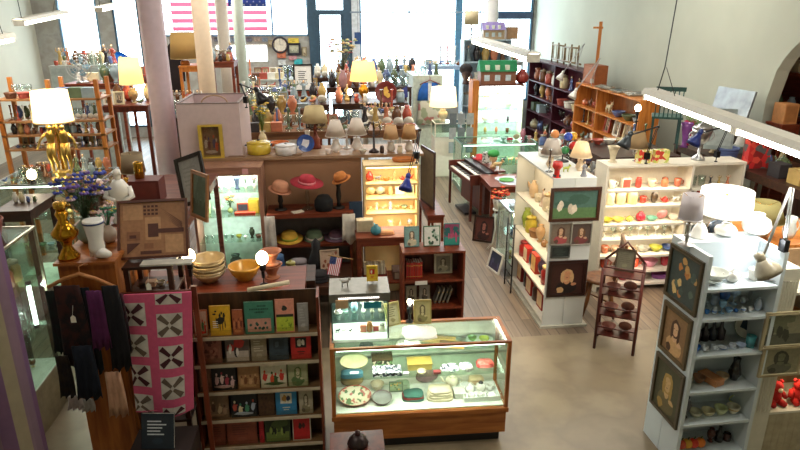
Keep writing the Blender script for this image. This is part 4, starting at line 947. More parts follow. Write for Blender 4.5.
put(carton(.24, .06, .035, '#B8381E', name='tray'), 'red tray of tiny trinkets in the lit cabinet', fr.w(cw-.24, .1, LZ[1]+.0005))
pl = 'the lower shelf of the lit cabinet'
row(fr, pl, LZ[2], [(cup(CGLASS, .07, .06), 'clear glass cup') for _ in range(5)] + [(bowl('#8A8A2A', .14, .08), 'olive bowl'), (teapot('#D8DCD0', .8), 'white teapot'), (vessel('urn', '#2E3A28', .1), 'dark green urn'), (basket(.13, .06, '#5A3A22'), 'small dark basket')], .04, cw-.07, .18, 'glassware in the lit cabinet', hmax=LZ[1]-LZ[2]-.02, dmax=.24, grow=1.3)
row(fr, 'the floor of the lit cabinet', .3505, [(carton(.2, .03, .12, '#C9D2C4', '#4A6A5A', name='picture_card', cat='card'), 'white and green card'), (vessel('urn', '#3A4A3E', .3), 'dark green pedestal urn'), (vessel('round', '#8A3A3A', .14), 'dull red vase')], .1, cw-.1, .18, hmax=.38, dmax=.24)

# cream lit bookcase on the right
xa, xb = gy(364, 200, 7.2)[0], gy(419, 200, 7.2)[0]
fr = Frame(xa, 7.2, 0); w = xb-xa
CREAMW = mat('#E2C68E', .5, var=.05); cz = [gy(390, y, 7.24)[1] for y in (183, 198, 212.5, 231)]
shelf_unit('lit_bookcase', 'bookcase', 'small cream bookcase with warm lights right of the hats', fr, w, .3, gy(390, 166, 7.24)[1], [cz[0], cz[1], cz[2], cz[3]-.02, .35], CREAMW, .025, extra=[('light_strip', MB().box(.03, w-.03, .006, .016, gy(390, 166, 7.24)[1]-.02, gy(390, 166, 7.24)[1]-.006), glow('#FFDFA0', 4))])
for z in (gy(390, 166, 7.24)[1]-.03, cz[0]-.04, cz[1]-.04, cz[2]-.05): area('bookcase_light', fr.w(w/2, .06, z), w-.1, .05, 2.6, (1, .86, .62))
row(fr, 'the top shelf of the lit cream bookcase', cz[0], [(vessel('round', '#A8322A', .13, .11), 'dark red round vase'), (critter('#8A8A9A', .12), 'grey dog ornament'), (bowl('#C88A4A', .13, .06), 'orange bowl'), (F('#C89A6A', h=.13), 'tan lady figurine'), (teapot('#B83A2A', .8), 'red teapot'), (bird('#D8502A', .11), 'orange red bird')], .03, w-.03, .17, hmax=gy(390, 166, 7.24)[1]-cz[0]-.03, dmax=.22)
row(fr, 'the second shelf of the lit cream bookcase', cz[1], [(plate('#EDE6D4', .13, '#C8B890'), 'round cream plate', {'rx': -1.2}), (plate('#EFE8D8', .13, '#A8B0A0'), 'round white plate', {'rx': -1.2}), (vessel('hurricane', '#C8B080', .12), 'tan vase'), (carton(.15, .03, .13, '#EFE6CC', '#F2EADA', name='card', cat='card'), 'large cream card', {'v': .18}), (carton(.1, .03, .12, '#D8E0D0', '#8AA88A', name='card', cat='card'), 'green print card', {'v': .18})], .03, w-.03, .17, hmax=cz[0]-cz[1]-.03, dmax=.22)
row(fr, 'the third shelf of the lit cream bookcase', cz[2], [(critter('#D8B88A', .1), 'tan animal ornament'), (F('#E4D4B4', h=.12), 'cream lady figurine'), (bird('#C8B49A', .1), 'beige bird'), (F('#A8A8C0', h=.13), 'lilac lady figurine'), (critter('#C8A878', .1), 'brown animal ornament'), (bowl('#8AA07A', .11, .06), 'green bowl'), (teapot('#D8C8A0', .6), 'cream teapot')], .03, w-.03, .17, hmax=cz[1]-cz[2]-.03, dmax=.22)
row(fr, 'the fourth shelf of the lit cream bookcase', cz[3]-.02, [(vessel('round', '#4E8A98', .13, .13), 'teal round vase'), (carton(.2, .1, .03, '#C87A4A', name='wooden_box'), 'orange wood tray'), (pitcher('#E4D0A0', .13), 'cream pitcher'), (vessel('bell', '#D8C090', .12), 'gold brass bell'), (goblet(.12, .07, '#C8C8C0'), 'silver goblet')], .03, w-.03, .17, hmax=cz[2]-cz[3]-.01, dmax=.22)
put(oval_tray(.3, .14, .05, '#C87E3A', '#B86A2A'), 'orange pottery dish on top of the cream bookcase', fr.w(w*.75, .15, gy(390, 166, 7.24)[1]+.026))
put(clip_lamp(.34, '#1E2E86', False, None, 1.5), 'blue clamp lamp on the right edge of the cream bookcase', (xb-.03, 7.23, gy(390, 166, 7.24)[1]+.026+.101), 1.0)
put(picture(.5, .75, '#3A1810', .03, ('text', '#5A2A1C', '#4A2014', '#3A180E')), 'dark red brown board leaning at the end of the long worktop', (hx1+.10, 7.75, 1.1), PI/2+.2, rx=0)
table('side_table', 'table', 'narrow table at the aisle end of the long worktop', hx1+.04, hx1+.26, 7.3, 8.1, 1.098, REDW, leg=.03)

# hat shelf hutch
ha, hb = gy(268, 212, 7.15)[0], gy(350, 212, 7.15)[0]
fr = Frame(ha, 7.1, 0); w = hb-ha; hz = gy(305, 213, 7.12)[1]; hz2 = gy(305, 243, 7.12)[1]-.02
root = link('hat_hutch', None); root.location = (fr.x, fr.y, 0); root['label'] = 'reddish wooden hutch holding the hats in front of the partition'; root['category'] = 'shelf'
link('top_board', MB().box(-.02, w+.04, -.02, .4, hz-.05, hz).mesh('s', REDW), root)
for x in (0, w-.01): link('side_panel', MB().box(x, x+.03, 0, .38, 0, hz-.05).mesh('s', REDWZ), root)
link('middle_shelf', MB().box(.03, w-.01, .01, .38, hz2-.03, hz2).mesh('s', REDW), root)
link('back_panel', MB().box(.03, w-.01, .37, .38, 0, hz-.05).mesh('s', mat('#6A625E', .8)), root)
link('lower_shelf', MB().box(.03, w-.01, .01, .37, .42, .45).mesh('s', REDW), root)
STAND = lambda c, h: vessel('candle', c, h, .12, name='hat_stand', cat='stand', rough=.5)
def hatspot(px, py): return gy(px, py, 7.3)
for px, py, h0, sc, sl, hk, hl, tilt in [(281, 207, .22, '#1E1612', 'black wooden stand under the peach hat', hat('#C88A6A', .14, .1, .12, '#B87858'), 'peach knitted hat on a black stand', .25),
      (308, 207, .3, CGLASS, 'tall glass stand under the wide red hat', hat('#B02C3C', .2, .1, .1, '#E08A90'), 'wide brimmed red hat with pink band', .12),
      (339, 207, .33, '#17130F', 'black bent stand under the orange hat', hat('#C87A3A', .12, .08, .1, '#8A4A1A'), 'orange feather hat on the tallest black stand', -.35)]:
    x = hatspot(px, py)[0]
    st = Kind('hat_stand', 'stand', [P('base', MB().lathe([(.075, 0), (.07, .015), (.02, .025)], 16), mt(sc)), P('column', MB().lathe([(.03, .02), (.022, .08), (.034, h0*.5), (.022, h0*.8), (.05, h0)], 14), mt(sc))])
    put(st, sl, (x, 7.28, hz+.0005)); put(hk, hl, (x+(.04 if px == 339 else 0), 7.28, hz+h0+.02), 0, rx=.18, ry=tilt, rest=False)
x = hatspot(324, 207)[0]
put(Kind('fur_hat', 'hat', [P('fur_hat', MB().lathe([(.10, 0), (.115, .05), (.11, .12), (.07, .18), (1e-6, .2)], 20), mat('#0C0A0C', .9, bump=.5, scale=60))]), 'tall black bearskin style hat on the hutch', (x, 7.22, hz+.0005))
put(carton(.14, .08, .01, '#D8CDB8', name='gloves', cat='gloves'), 'pair of cream gloves lying on the hutch', (hatspot(298, 207)[0], 7.16, hz+.0005), .5)
for px, k, l in [(289, hat('#D8A83A', .17, .1, .1, '#8A9A2A'), 'yellow straw hat with green band under the hutch top'), (314, hat('#5A6A4E', .13, .1, .11, '#C8B0A0'), 'grey green hat in the middle of the hat shelf'), (336, hat('#6A4A5A', .15, .09, .09, '#A89AA8'), 'plum felt hat at the right of the hat shelf')]:
    put(k, l, (gy(px, 235, 7.25)[0], 7.27, hz2+.0005), 0, rx=.2)
def towel(c, w, L, label, loc, rz=0, m=None):
    mb = MB(); n = 10
    vs = []; fs = []
    for i in range(n+1):
        u = -w/2 + w*i/n; y = .006*math.sin(i*.9)
        for z in (0, -L*.3, -L*.65, -L*(1-.08*math.sin(i*.8))): vs += [(u*(1+.15*(-z/L)), y*(1-z/L) - .01, z)]
    for i in range(n):
        for k in range(3): a = i*4+k; fs.append((a, a+4, a+5, a+1))
    b = len(vs); vs2 = [(x, y+.012, z) for x, y, z in vs]; fs2 = [tuple(b+q for q in f[::-1]) for f in fs]
    rim = [(i*4, b+i*4, b+i*4+4, i*4+4) for i in range(n)] + [(i*4+3, i*4+7, b+i*4+7, b+i*4+3) for i in range(n)] + [(k, k+1, b+k+1, b+k) for k in range(3)] + [(n*4+k, b+n*4+k, b+n*4+k+1, n*4+k+1) for k in range(3)]
    mb.add(vs+vs2, fs+fs2+rim, True)
    return put(Kind('hanging_cloth', 'cloth', [P('hanging_cloth', mb, m or mt(c, rough=.85))]), label, loc, rz)
towel('#C9BFB4', .12, .42, 'white cloth hanging at the left end of the hat hutch', (ha+.02, 7.06, hz-.01))
towel('#CFC6B8', .15, .36, 'white cloth hanging at the right end of the hat hutch', (hb-.02, 7.06, hz-.01))
put(carton(.16, .04, .2, '#17324A', name='folded_jacket', cat='clothes'), 'dark navy folded cloth right of the hutch', (gy(356, 212, 7.2)[0], 7.22, 1.13))
# desk with dark things in front of the hutch
table('desk', 'table', 'dark table piled with clothes below the hats', gy(262, 262, 6.6)[0], gy(352, 262, 6.6)[0], 6.35, 6.98, .62, DKW)
D = Frame(gy(262, 262, 6.6)[0], 6.4, 0); DW = gy(352, 262, 6.6)[0]-D.x
put(picture(.22, .28, '#B8A088', .012, ('flowers', '#B89C84', '#7A3A22', '#8A4A2E', '#A88A70'), 9), 'tan butterfly picture leaning below the hats', (gy(330, 262, 6.7)[0], 6.72, .6205), .1, rx=-.25)
put(cloth(.2, .2, .26, '#28486E', 41, 6), 'bright blue folded clothes stack under the yellow hat', D.w(.16, .3, .6205))
put(cloth(.22, .2, .18, '#7A6E70', 42, 5), 'grey mauve folded clothes stack under the hats', D.w(.4, .34, .6205))
put(cloth(.16, .12, .05, '#8A2838', 43, 2), 'crimson folded scarf by the blue clothes', D.w(.24, .12, .6205))
put(cloth(.3, .22, .1, '#16141A', 44, 3), 'black folded coat in front of the tan butterfly picture', D.w(.6, .14, .6205))
put(Kind('bust_stand', 'stand', [P('bust', MB().lathe([(.09, 0), (.1, .1), (.07, .22), (.05, .26), (.055, .36), (1e-6, .42)], 16, sy=.7), mat('#141216', .6))]), 'black display bust beside the tan butterfly picture', D.w(.60, .40, .6205))
def flag(label, loc, w, h, rz=0, ry=0, scale=1, pole=None, hang=False, sag=False):
    """national flag: thirteen stripes, blue canton with stars"""
    mb = MB(); sh = h/13
    yy = lambda u: .02*math.sin(u*9)*w if sag else 0
    N = 12
    for i in range(13):
        for k in range(N):
            x0, x1 = w*k/N, w*(k+1)/N
            mb.add([(x0, yy(x0/w), i*sh), (x1, yy(x1/w), i*sh), (x1, yy(x1/w), (i+1)*sh), (x0, yy(x0/w), (i+1)*sh)], [(0, 1, 2, 3)], m=i % 2)
    cx0 = w*.6
    for sgn in (-1, 1):
        for k in range(6):
            x0, x1 = cx0+w*.4*k/6, cx0+w*.4*(k+1)/6; e = sgn*.004
            mb.add([(x0, yy(x0/w)+e, 6*sh), (x1, yy(x1/w)+e, 6*sh), (x1, yy(x1/w)+e, h), (x0, yy(x0/w)+e, h)], [(0, 1, 2, 3)], m=2)
        for r in range(9):
            for q in range(6 if r % 2 == 0 else 5):
                sx = cx0+w*.4*((q+.5)/6 if r % 2 == 0 else (q+1)/6); sz = 6*sh+7*sh*(r+.5)/9; R = sh*.28
                mb.add([(sx+R*(1 if a % 2 == 0 else .4)*math.sin(a*PI/5), yy(sx/w)+sgn*.007, sz+R*(1 if a % 2 == 0 else .4)*math.cos(a*PI/5)) for a in range(10)], [tuple(range(10))], m=1)
    mm = [shade_mat('#CC5064', .6), shade_mat('#F4F2F6', .6), shade_mat('#5064A8', .55)]
    ps = [P('cloth', mb, mm)]
    if pole: ps.append(P('flag_stick', MB().tube([(w+.005, 0, -pole), (w+.005, 0, h+.03)], .006, 8), wood('#8A6A3A', '#A8824A')))
    return put(Kind('flag', 'flag', ps), label, loc, rz, ry=ry, rest=False)
flag('large stars and stripes flag hanging in the back window', (gy(173, 31, 18.6)[0], 18.6, gy(220, 31, 18.6)[1]), gy(268, 31, 18.6)[0]-gy(173, 31, 18.6)[0], 1.4)
p = gy(340, 262, 6.3); flag('small stars and stripes flag on a stick below the hats', (p[0]-.02, 6.45, .70), .22, .13, 0, ry=-1.35, pole=.12)
# low table with open boxes right of the hutch
la, lb = gy(353, 240, 6.9)[0]+.03, gy(408, 240, 6.9)[0]
zl = gy(380, 232, 6.95)[1]
root = table('record_table', 'table', 'reddish table with open boxes right of the hat hutch', la, lb, 6.75, 7.15, zl, REDW, low=[.45])
L_ = Frame(la, 6.75, 0); LW = lb-la
put(carton(.2, .12, .14, '#C8BCA0', '#B8A888', name='toaster', cat='appliance'), 'cream painted box beside the teal vase of the record table', L_.w(.12, .28, zl+.0005))
put(cloth(.2, .12, .03, '#C88A5A', 45, 2), 'orange brown folded runner on the record table', L_.w(.36, .14, zl+.0005))
put(vessel('round', '#3E8A98', .12, .13), 'small teal vase on the record table', L_.w(.24, .12, zl+.0005))
put(carton(.3, .22, .08, '#5A2018', '#7A2A20', name='open_box'), 'dark red box on the lower shelf of the record table', L_.w(.22, .2, .4505))
put(carton(.22, .22, .1, '#4A3028', '#8A7A68', name='open_box'), 'brown box at the right of the record table lower shelf', L_.w(.55, .2, .4505))
put(carton(.42, .3, .3, '#6A2418', '#4A1A12', name='storage_box'), 'dark red storage box on the floor behind the small bookcase', (la+.25, 6.45, 0))
for i in range(10): put(carton(.02, .14, .12, ('#C8B89A', '#A89878', '#D8CCB0')[i % 3], name='postcard_packet', cat='card'), 'cream card packet, %s above the dark red box' % ORD[i], L_.w(.1+.026*i, .16, .531), 0, group='card packets')

# ---------------------------------------------------------------- things on the long worktop
def onx(px, py, Y, z): x = gy(px, py, Y)[0]; return (x, Y, z)
X = TOPZ
BW = gy(180, 120, 7.62)[0]; BE = gy(240, 120, 7.62)[0]; bh = gy(200, 104, 7.62)[1]-X
root = link('crate', None); root.location = (BW-.03, 7.62, X); root['label'] = 'large white painted open box on the left of the long worktop'; root['category'] = 'box'
w = BE-BW+.03; d = .95; WP = mat('#CDB8B8', .6, var=.06)
link('front_board', MB().box(0, w, 0, .02, 0, bh).mesh('s', WP), root); link('back_board', MB().box(0, w, d-.02, d, 0, bh).mesh('s', WP), root)
link('side_board', MB().box(0, .02, .02, d-.02, 0, bh).mesh('s', WP), root); link('side_board', MB().box(w-.02, w, .02, d-.02, 0, bh).mesh('s', WP), root)
link('bottom_board', MB().box(.02, w-.02, .02, d-.02, 0, .02).mesh('s', WP), root)
link('rim', MB().box(-.005, w+.005, -.005, .03, bh, bh+.012).box(-.005, w+.005, d-.03, d+.005, bh, bh+.012).box(-.005, .03, .03, d-.03, bh, bh+.012).box(w-.03, w+.005, .03, d-.03, bh, bh+.012).mesh('s', mat('#7A6A66', .6)), root)
link('carry_handle', MB().tube(ringpts(w/2, bh-.06, .16, .1, 0, PI, 10, d*.5), .01, 8).mesh('s', mat('#A88A6A')), root)
put(clip_lamp(.22, '#1A1A20', False), 'black clamp lamp on the right rim of the white box', (BE+.045, 7.95, X+bh-.0), PI-.3)
p = onx(213, 160, 7.56, X)
root = Kind('shadow_box', 'box', [P('case', MB().box(-.14, .14, -.03, .03, 0, .02).box(-.14, .14, -.03, .03, .38, .40).box(-.14, -.1, -.03, .03, .02, .38).box(.1, .14, -.03, .03, .02, .38).box(-.1, .1, .02, .03, .02, .38), mat('#C8A840', .4)), P('doll_card', picture_mesh(.19, .34, ('figures', '#8A6A4A', '#C8B8A8', '#6A3028', '#4A4A6A', '#D85A2A'), 4, .03, y=.015), art_mats(('x', '#8A6A4A', '#C8B8A8', '#6A3028', '#4A4A6A', '#D85A2A'))), P('window_pane', MB().box(-.1, .1, -.026, -.023, .02, .38), glass('#F4F4F0', .08))])
put(root, 'yellow gold boxed display with glossy window against the white box', (p[0], 7.565, X), .08)
@cached
def pot(c, w, h, lidc, knob='#2A2A2A', octo=False):
    seg = 8 if octo else 24
    b = MB().lathe([(w*.45, 0), (w*.5, h*.08), (w*.5, h*.85)], seg); l = MB().lathe([(w*.505, h*.85), (w*.505, h*.9), (w*.35, h*1.0), (1e-6, h*1.03)], seg)
    k = MB().lathe([(.015, h*1.02), (.022, h*1.1), (1e-6, h*1.13)], 10); hd = [MB().tube([(s_*w*.48, -.03, h*.65), (s_*w*.56, -.03, h*.68), (s_*w*.56, .03, h*.68), (s_*w*.48, .03, h*.65)], .007, 6) for s_ in (-1, 1)]
    return Kind('cooking_pot', 'pot', [P('body', b, mt(c, rough=.25, coat=.4)), P('lid', l, mt(lidc, rough=.25, coat=.4)), P('knob', k, mt(knob)), P('handle', hd[0], mt(knob)), P('handle', hd[1], mt(knob))])
put(pot('#D8B83A', .29, .16, '#D0B038'), 'yellow enamel pot with lid on the long worktop', onx(259, 150, 7.76, X))
put(pot('#D8D2D0', .27, .13, '#D0CAC8', '#B8B8B8', True), 'white octagonal cake tin right of the yellow pot', onx(286, 150, 7.68, X))
put(plate('#3A5AA0', .22, '#2A3E86', '#D8D8E0'), 'blue patterned plate standing right of the white cake tin', onx(306, 150, 7.82, X), 0, rx=1.35)
put(vessel('hurricane', '#E8E0D0', .22, .11), 'small white glass vase behind the blue plate', onx(308, 150, 8.05, X))
# candelabra lamp with pleated shade
@cached
def candelabra_lamp():
    b = MB().lathe([(.075, 0), (.07, .03), (.05, .06), (.06, .12), (.03, .16), (.02, .2), (.03, .25), (.012, .3), (.012, .4)], 16)
    a = MB()
    for i in range(5):
        t = i*2*PI/5; c, s_ = math.cos(t), math.sin(t)
        a.tube([(0, 0, .26), (.05*c, .05*s_, .24), (.09*c, .09*s_, .27), (.09*c, .09*s_, .31)], .006, 6); a.lathe([(.014, .31), (.02, .325), (.008, .33), (.008, .36)], 8, c=(.09*c, .09*s_, 0))
    s_ = MB().shell([(.17, .34), (.115, .54)], 8, t=.003)
    return Kind('table_lamp', 'lamp', [P('base', b, wood('#6A2A18', '#8A3E24')), P('candle_arm', a, mat('#4A2A18', .4, .6)), P('lamp_shade', s_, shade_mat('#EADBB4', .4))])
put(candelabra_lamp(), 'candelabra lamp with panelled tan shade on the long worktop', onx(316, 150, 8.0, X))
WHL = lambda: table_lamp('hurricane', '#EDE4DC', .2, .15, '#F6EEE6', .06, .13, .2, metal=0)
for px, Y, l in ((336, 7.75, 'left white milk glass lamp of the pair on the long worktop'), (357, 7.85, 'right white milk glass lamp of the pair on the long worktop')): put(WHL(), l, onx(px, 150, Y, X))
put(vessel('candle', '#D8D4D0', .25, .12, name='candlestick', cat='candlestick'), 'white candlestick between the two milk glass lamps', onx(347, 150, 7.95, X))
for px, Y, sc_, l in ((391, 7.7, '#E8CCA8', 'left tan shaded boudoir lamp at the worktop right end'), (409, 7.7, '#E0BE92', 'right tan shaded boudoir lamp at the worktop right end')):
    put(table_lamp('cream', '#D8CFC4', .16, .11, sc_, .065, .1, .17, metal=0), l, onx(px, 152, Y, X))
@cached
def epergne():
    b = MB().lathe([(.07, 0), (.06, .02), (.015, .05), (.012, .3)], 12)
    for i in range(4):
        t = i*PI/2; c, s_ = math.cos(t), math.sin(t); b.tube([(0, 0, .2), (.07*c, .07*s_, .22), (.085*c, .085*s_, .3), (.06*c, .06*s_, .38), (0, 0, .36)], .006, 6)
    return Kind('wire_epergne', 'centrepiece', [P('frame', b, mat('#3A3030', .4, .7)), P('glass_bowl', MB().shell([(.015, .28), (.035, .33)], 12, c=(.09, 0, 0)), CGLASS), P('glass_bowl', MB().shell([(.015, .28), (.035, .33)], 12, c=(-.09, 0, 0)), CGLASS)])
put(epergne(), 'dark wire centrepiece between the white and tan lamps', onx(374, 152, 7.68, X))
for i, (px, Y, k, l) in enumerate([(328, 7.62, cup('#E8D8D0', .07, .07), 'small white cup at the front of the candelabra lamp'), (363, 7.62, bowl('#D8CFC0', .1, .05), 'small white bowl right of the milk glass lamps'), (382, 7.62, vessel('jar', '#3A2A2A', .1, name='jar', cat='jar'), 'small dark jar before the tan lamps'),
    (400, 7.6, jar('#D8C8B0', .1, .07, '#B8A890'), 'small cream lidded jar before the tan lamps'), (296, 7.62, oval_tray(.16, .1, .02, '#A88A70', '#8A6A50'), 'tan oval dish in front of the white cake tin'), (237, 7.6, carton(.2, .06, .01, '#8A6A50', name='wooden_ruler', cat='board'), 'flat brown board on the worktop front edge')]):
    put(k, l, onx(px, 155, Y, X))
spot_lamp('small added glowing bulb between the two gilt cards on the display case', (.615, 4.75, .981+.19), 5, (1, .96, .88), .022, foot=-.1895)  # added bulb, stands in for the reflected glare around the cards
# contents of the low shelves behind the book rack and the floor under the small bookcase stay out of sight

table('crate_table', 'table', 'plain table behind the worktop under the white box', BW-.05, BE+.02, HY+.63, HY+1.1, TOPZ-.0005, wood('#8A6A50', '#A58468', 'x'))

# ================================================================ end-cap unit beside the aisle
WU = mat('#D3D4CE', .45, var=.05, scale=3); WIN = mat('#E2DCCB', .5, var=.05)
EX0, EX1 = gz(545, 325, 0)[0]-.06, gz(582, 326, 0)[0]; EY = 6.28; EH = 1.80
fr = Frame(EX0, EY, 0); w = EX1-EX0; dl = 1.35
root = link('shelf_unit', None); root.location = (EX0, EY, 0); root['label'] = 'white double sided shelf unit at the aisle with pictures on its end'; root['category'] = 'shelf'
link('end_panel', MB().box(0, w/2-.003, 0, .022, .03, EH).mesh('s', WU), root); link('end_panel', MB().box(w/2+.003, w, 0, .022, .03, EH).mesh('s', WU), root)
link('end_panel', MB().box(0, w, dl-.02, dl, .03, EH).mesh('s', WU), root)
link('middle_board', MB().box(w/2-.01, w/2+.01, .022, dl-.02, .03, EH-.02).mesh('s', WIN), root)
link('top_board', MB().box(0, w, .022, dl-.02, EH-.02, EH).mesh('s', WU), root)
link('kick_board', MB().box(-.03, w+.05, -.03, dl, 0, .03).mesh('s', mat('#B8B4A4', .5)), root)
EZ = [gy(570, y, EY)[1] for y in (324, 291, 257, 221)]; EZ = [.08, .42, .82, 1.28]
for z in EZ:
    link('shelf', MB().box(.004, w/2-.01, .022, dl-.02, z-.02, z).mesh('s', WIN), root); link('shelf', MB().box(w/2+.01, w-.004, .022, dl-.02, z-.02, z).mesh('s', WIN), root)
fa = Frame(EX0, EY+dl, -PI/2)   # looking at the aisle side: u runs towards the viewer
R = [
 (EZ[3], 'the top aisle shelf', [(plate('#E8D8C0', .2, '#C8A070'), 'cream leaning plate', {'rx': -1.2}), (vessel('round', '#D8B890', .2), 'peach vase'), (cup('#D8C8A8'), 'tan mug'), (F('#D8C0A8', h=.2), 'peach lady figurine'), (jar('#E0D0B0', .2, .12, '#C8A878'), 'cream lidded jar'), (bowl('#E8E0C8', .16, .08), 'ivory bowl'), (cup('#E0D8C8'), 'cream mug')], .34),
 (EZ[2], 'the second aisle shelf', [(vessel('tall', '#8A9A3A', .24), 'olive green vase'), (jar('#C8B43A', .2, .14, '#A89430'), 'yellow lidded jar'), (basket(.18, .1, '#A87A4A'), 'tan basket'), (vessel('urn', '#C8A070', .2), 'tan urn'), (teapot('#9A6A3A', 1.0), 'brown teapot'), (cup('#C8C0A8'), 'grey mug'), (bowl('#A86A4A', .16, .07), 'rust bowl')], .42),
 (EZ[1], 'the third aisle shelf', [(jar('#A8201C', .2, .14, '#7A1814'), 'red lidded jar'), (carton(.14, .1, .18, '#B82A20', '#E0C8A0', name='tin'), 'red tin'), (vessel('round', '#2A3A4A', .2), 'navy round vase'), (carton(.16, .12, .22, '#A8321E', '#D8A85A', name='tin'), 'large red tin'), (vessel('urn', '#3A2A3A', .22), 'plum urn'), (jar('#8A1A18', .22, .15, '#C8A060'), 'dark red lidded jar'), (basket(.18, .1, '#6A3A22'), 'dark basket')], .34),
 (EZ[0], 'the bottom aisle shelf', [(carton(.16, .12, .24, '#8A1E1A', '#C8A878', name='tin'), 'tall red tin'), (vessel('cyl', '#1E1A1A', .26, .12), 'black cylinder vase'), (carton(.2, .14, .22, '#B02A22', '#E0C090', name='tin'), 'square red tin'), (jar('#3A2018', .22, .15, '#8A5A3A'), 'brown lidded jar'), (carton(.18, .12, .2, '#A0261E', '#D8B888', name='tin'), 'short red tin'), (pot('#2A2A2A', .2, .14, '#222222'), 'black lidded pot')], .28)]
for z, pl, it, hm in R: row(fa, pl + ' of the end unit', z+.0005, it, .04, dl-.04, .14, hmax=hm, dmax=.22, grow=1.1)
for z in (EH-.04, EZ[3]-.03, EZ[2]-.03): area('unit_light', (EX0+.04, EY+dl/2, z), .05, dl-.2, 3.5, (1, .82, .55))
# pictures on the end panel
def on_panel(k, lab, fr, u, z, rz=0, v=-.0005): put(k, lab, fr.w(u, v, z), fr.rz+rz)
def pp(px, py): x, z = gy(px, py, EY); return x-EX0, z
def fpx(xa, ya, xb, yb, **kw):
    (u0, z1), (u1, z0) = pp(xa, ya), pp(xb, yb); return u0, u1, z0, z1
u0, u1, z0, z1 = fpx(551, 188, 598, 220)
on_panel(picture(u1-u0, z1-z0, '#4A2A1A', .035, ('scene', '#4A6A5E', '#5A7A4A', '#3A5A4A', '#C8B8A0', '#E0D0B8', '#6A4A3A'), 11), 'wide framed garden scene at the top of the end panel', fr, (u0+u1)/2, z0)
u0, u1, z0, z1 = fpx(551, 223, 570, 244)
on_panel(picture(u1-u0, z1-z0, '#8A8478', .008, ('portrait', '#7A6A5A', '#A84A4A', '#D8B08A', '#5A3A2A'), 12), 'left small portrait in a red robe on the end panel', fr, (u0+u1)/2, z0)
u0, u1, z0, z1 = fpx(572, 223, 590, 244)
on_panel(picture(u1-u0, z1-z0, '#A09A8C', .008, ('portrait', '#5A4A42', '#7A3A3A', '#D0A884', '#6A4A32'), 13), 'right small portrait in a dark robe on the end panel', fr, (u0+u1)/2, z0)
u0, u1, z0, z1 = fpx(551, 246, 569, 257)
on_panel(picture(u1-u0, z1-z0, '#4A4A44', .012, ('text', '#2A302C', '#4A524A', '#3A423C'), 14), 'small dark framed plaque below the left portrait', fr, (u0+u1)/2, z0)
u0, u1, z0, z1 = fpx(549, 261, 584, 295)
on_panel(picture(u1-u0, z1-z0, '#2E1610', .04, ('portrait', '#3A1A12', '#1A0E0C', '#C88A62', '#C8A070'), 15), 'dark framed portrait with raised arm low on the end panel', fr, (u0+u1)/2, z0)
# top of the end unit
TZ2 = EH+.0005
def ept(px, py): x, y = gz(px, py, EH); return (max(x, EX0+.05), max(y, EY+.06), TZ2)
PLEAT = lambda c, e: table_lamp('hurricane', '#E0C8A8', .16, .11, c, .065, .125, .17, e, metal=0, flute=-.04, seg=40)
lx = gy(550, 170, 6.78)[0]; put(PLEAT('#E4DCD4', .0), 'left grey white pleated lamp on the end unit', (lx, 6.78, TZ2))
lx = gy(579, 176, 6.6)[0]; put(PLEAT('#E8D8B8', .25), 'right cream pleated lamp on the end unit', (lx, 6.6, TZ2)); bulb((lx, 6.6, TZ2+.25), 2.5)
# coloured glass balls on a stand
BC = [('#2848B0', 'blue', 565, 138), ('#1E7A3A', 'dark green', 563, 152), ('#C02A24', 'red', 570, 147), ('#D8A02A', 'amber', 571, 138), ('#D8D8D0', 'clear white', 554, 144), ('#D88A4A', 'orange', 553, 136)]
bp = [gy(px+2, py-2, 7.05) for _, _, px, py in BC]
cxx = sum(b[0] for b in bp)/len(bp)
k = Kind('float_rack', 'stand', [P('rod', MB().tube([(0, 0, 0), (0, 0, max(b[1] for b in bp)-TZ2-.08)], .007, 8), DARKMETAL), P('foot', MB().lathe([(.08, 0), (.07, .015), (.01, .03)], 16), DARKMETAL)] +
      [('glass_ball', MB().ball(b[0]-cxx, -.02 if i % 2 else -.06, b[1]-TZ2, .052, seg=18).mesh('glass_ball', mat(BC[i][0], .12, coat=.5)), [], BC[i][1] + ' glass ball') for i, b in enumerate(bp)] + [P('wire', MB().tube([(b[0]-cxx if j else 0, -.04, b[1]-TZ2 if j else .5) for b in bp for j in (0, 1)], .003, 5), DARKMETAL)])
put(k, 'cluster of coloured glass balls on a rod between the pleated lamps', (cxx, 7.07, TZ2))
for px, py, k, l in [(550, 178, vessel('goblet', mat('#C83A34', .15), .17, .12, name='goblet', cat='glass'), 'left red glass goblet at the corner of the end unit'), (557, 181, vessel('cyl', mat('#C83028', .15), .14, .06, name='tumbler', cat='glass'), 'right red glass tumbler on the end unit'),
      (566, 172, critter('#A8B04A', .08), 'small yellow green animal ornament on the end unit'), (586, 178, F('#8A8A90', h=.17, hair='#5A5A5A'), 'grey lady figurine at the front right of the end unit'), (592, 172, vessel('urn', '#6A6A6A', .12), 'grey urn at the right edge of the end unit'),
      (560, 187, carton(.07, .05, .03, '#2A2A2A', name='trinket_box'), 'tiny black trinket box on the end unit front'), (543, 172, vessel('candle', '#8A8A88', .26, .09, name='candlestick', cat='candlestick', metal=1), 'tall steel candlestick at the aisle corner of the end unit')]:
    put(k, l, ept(px, py))
put(vessel('cyl', '#D8D4CC', .1, .3, name='cake_drum', cat='hat box', seg=24), 'round white hat box at the far end of the end unit', (EX0+w*.72, 7.4, TZ2))

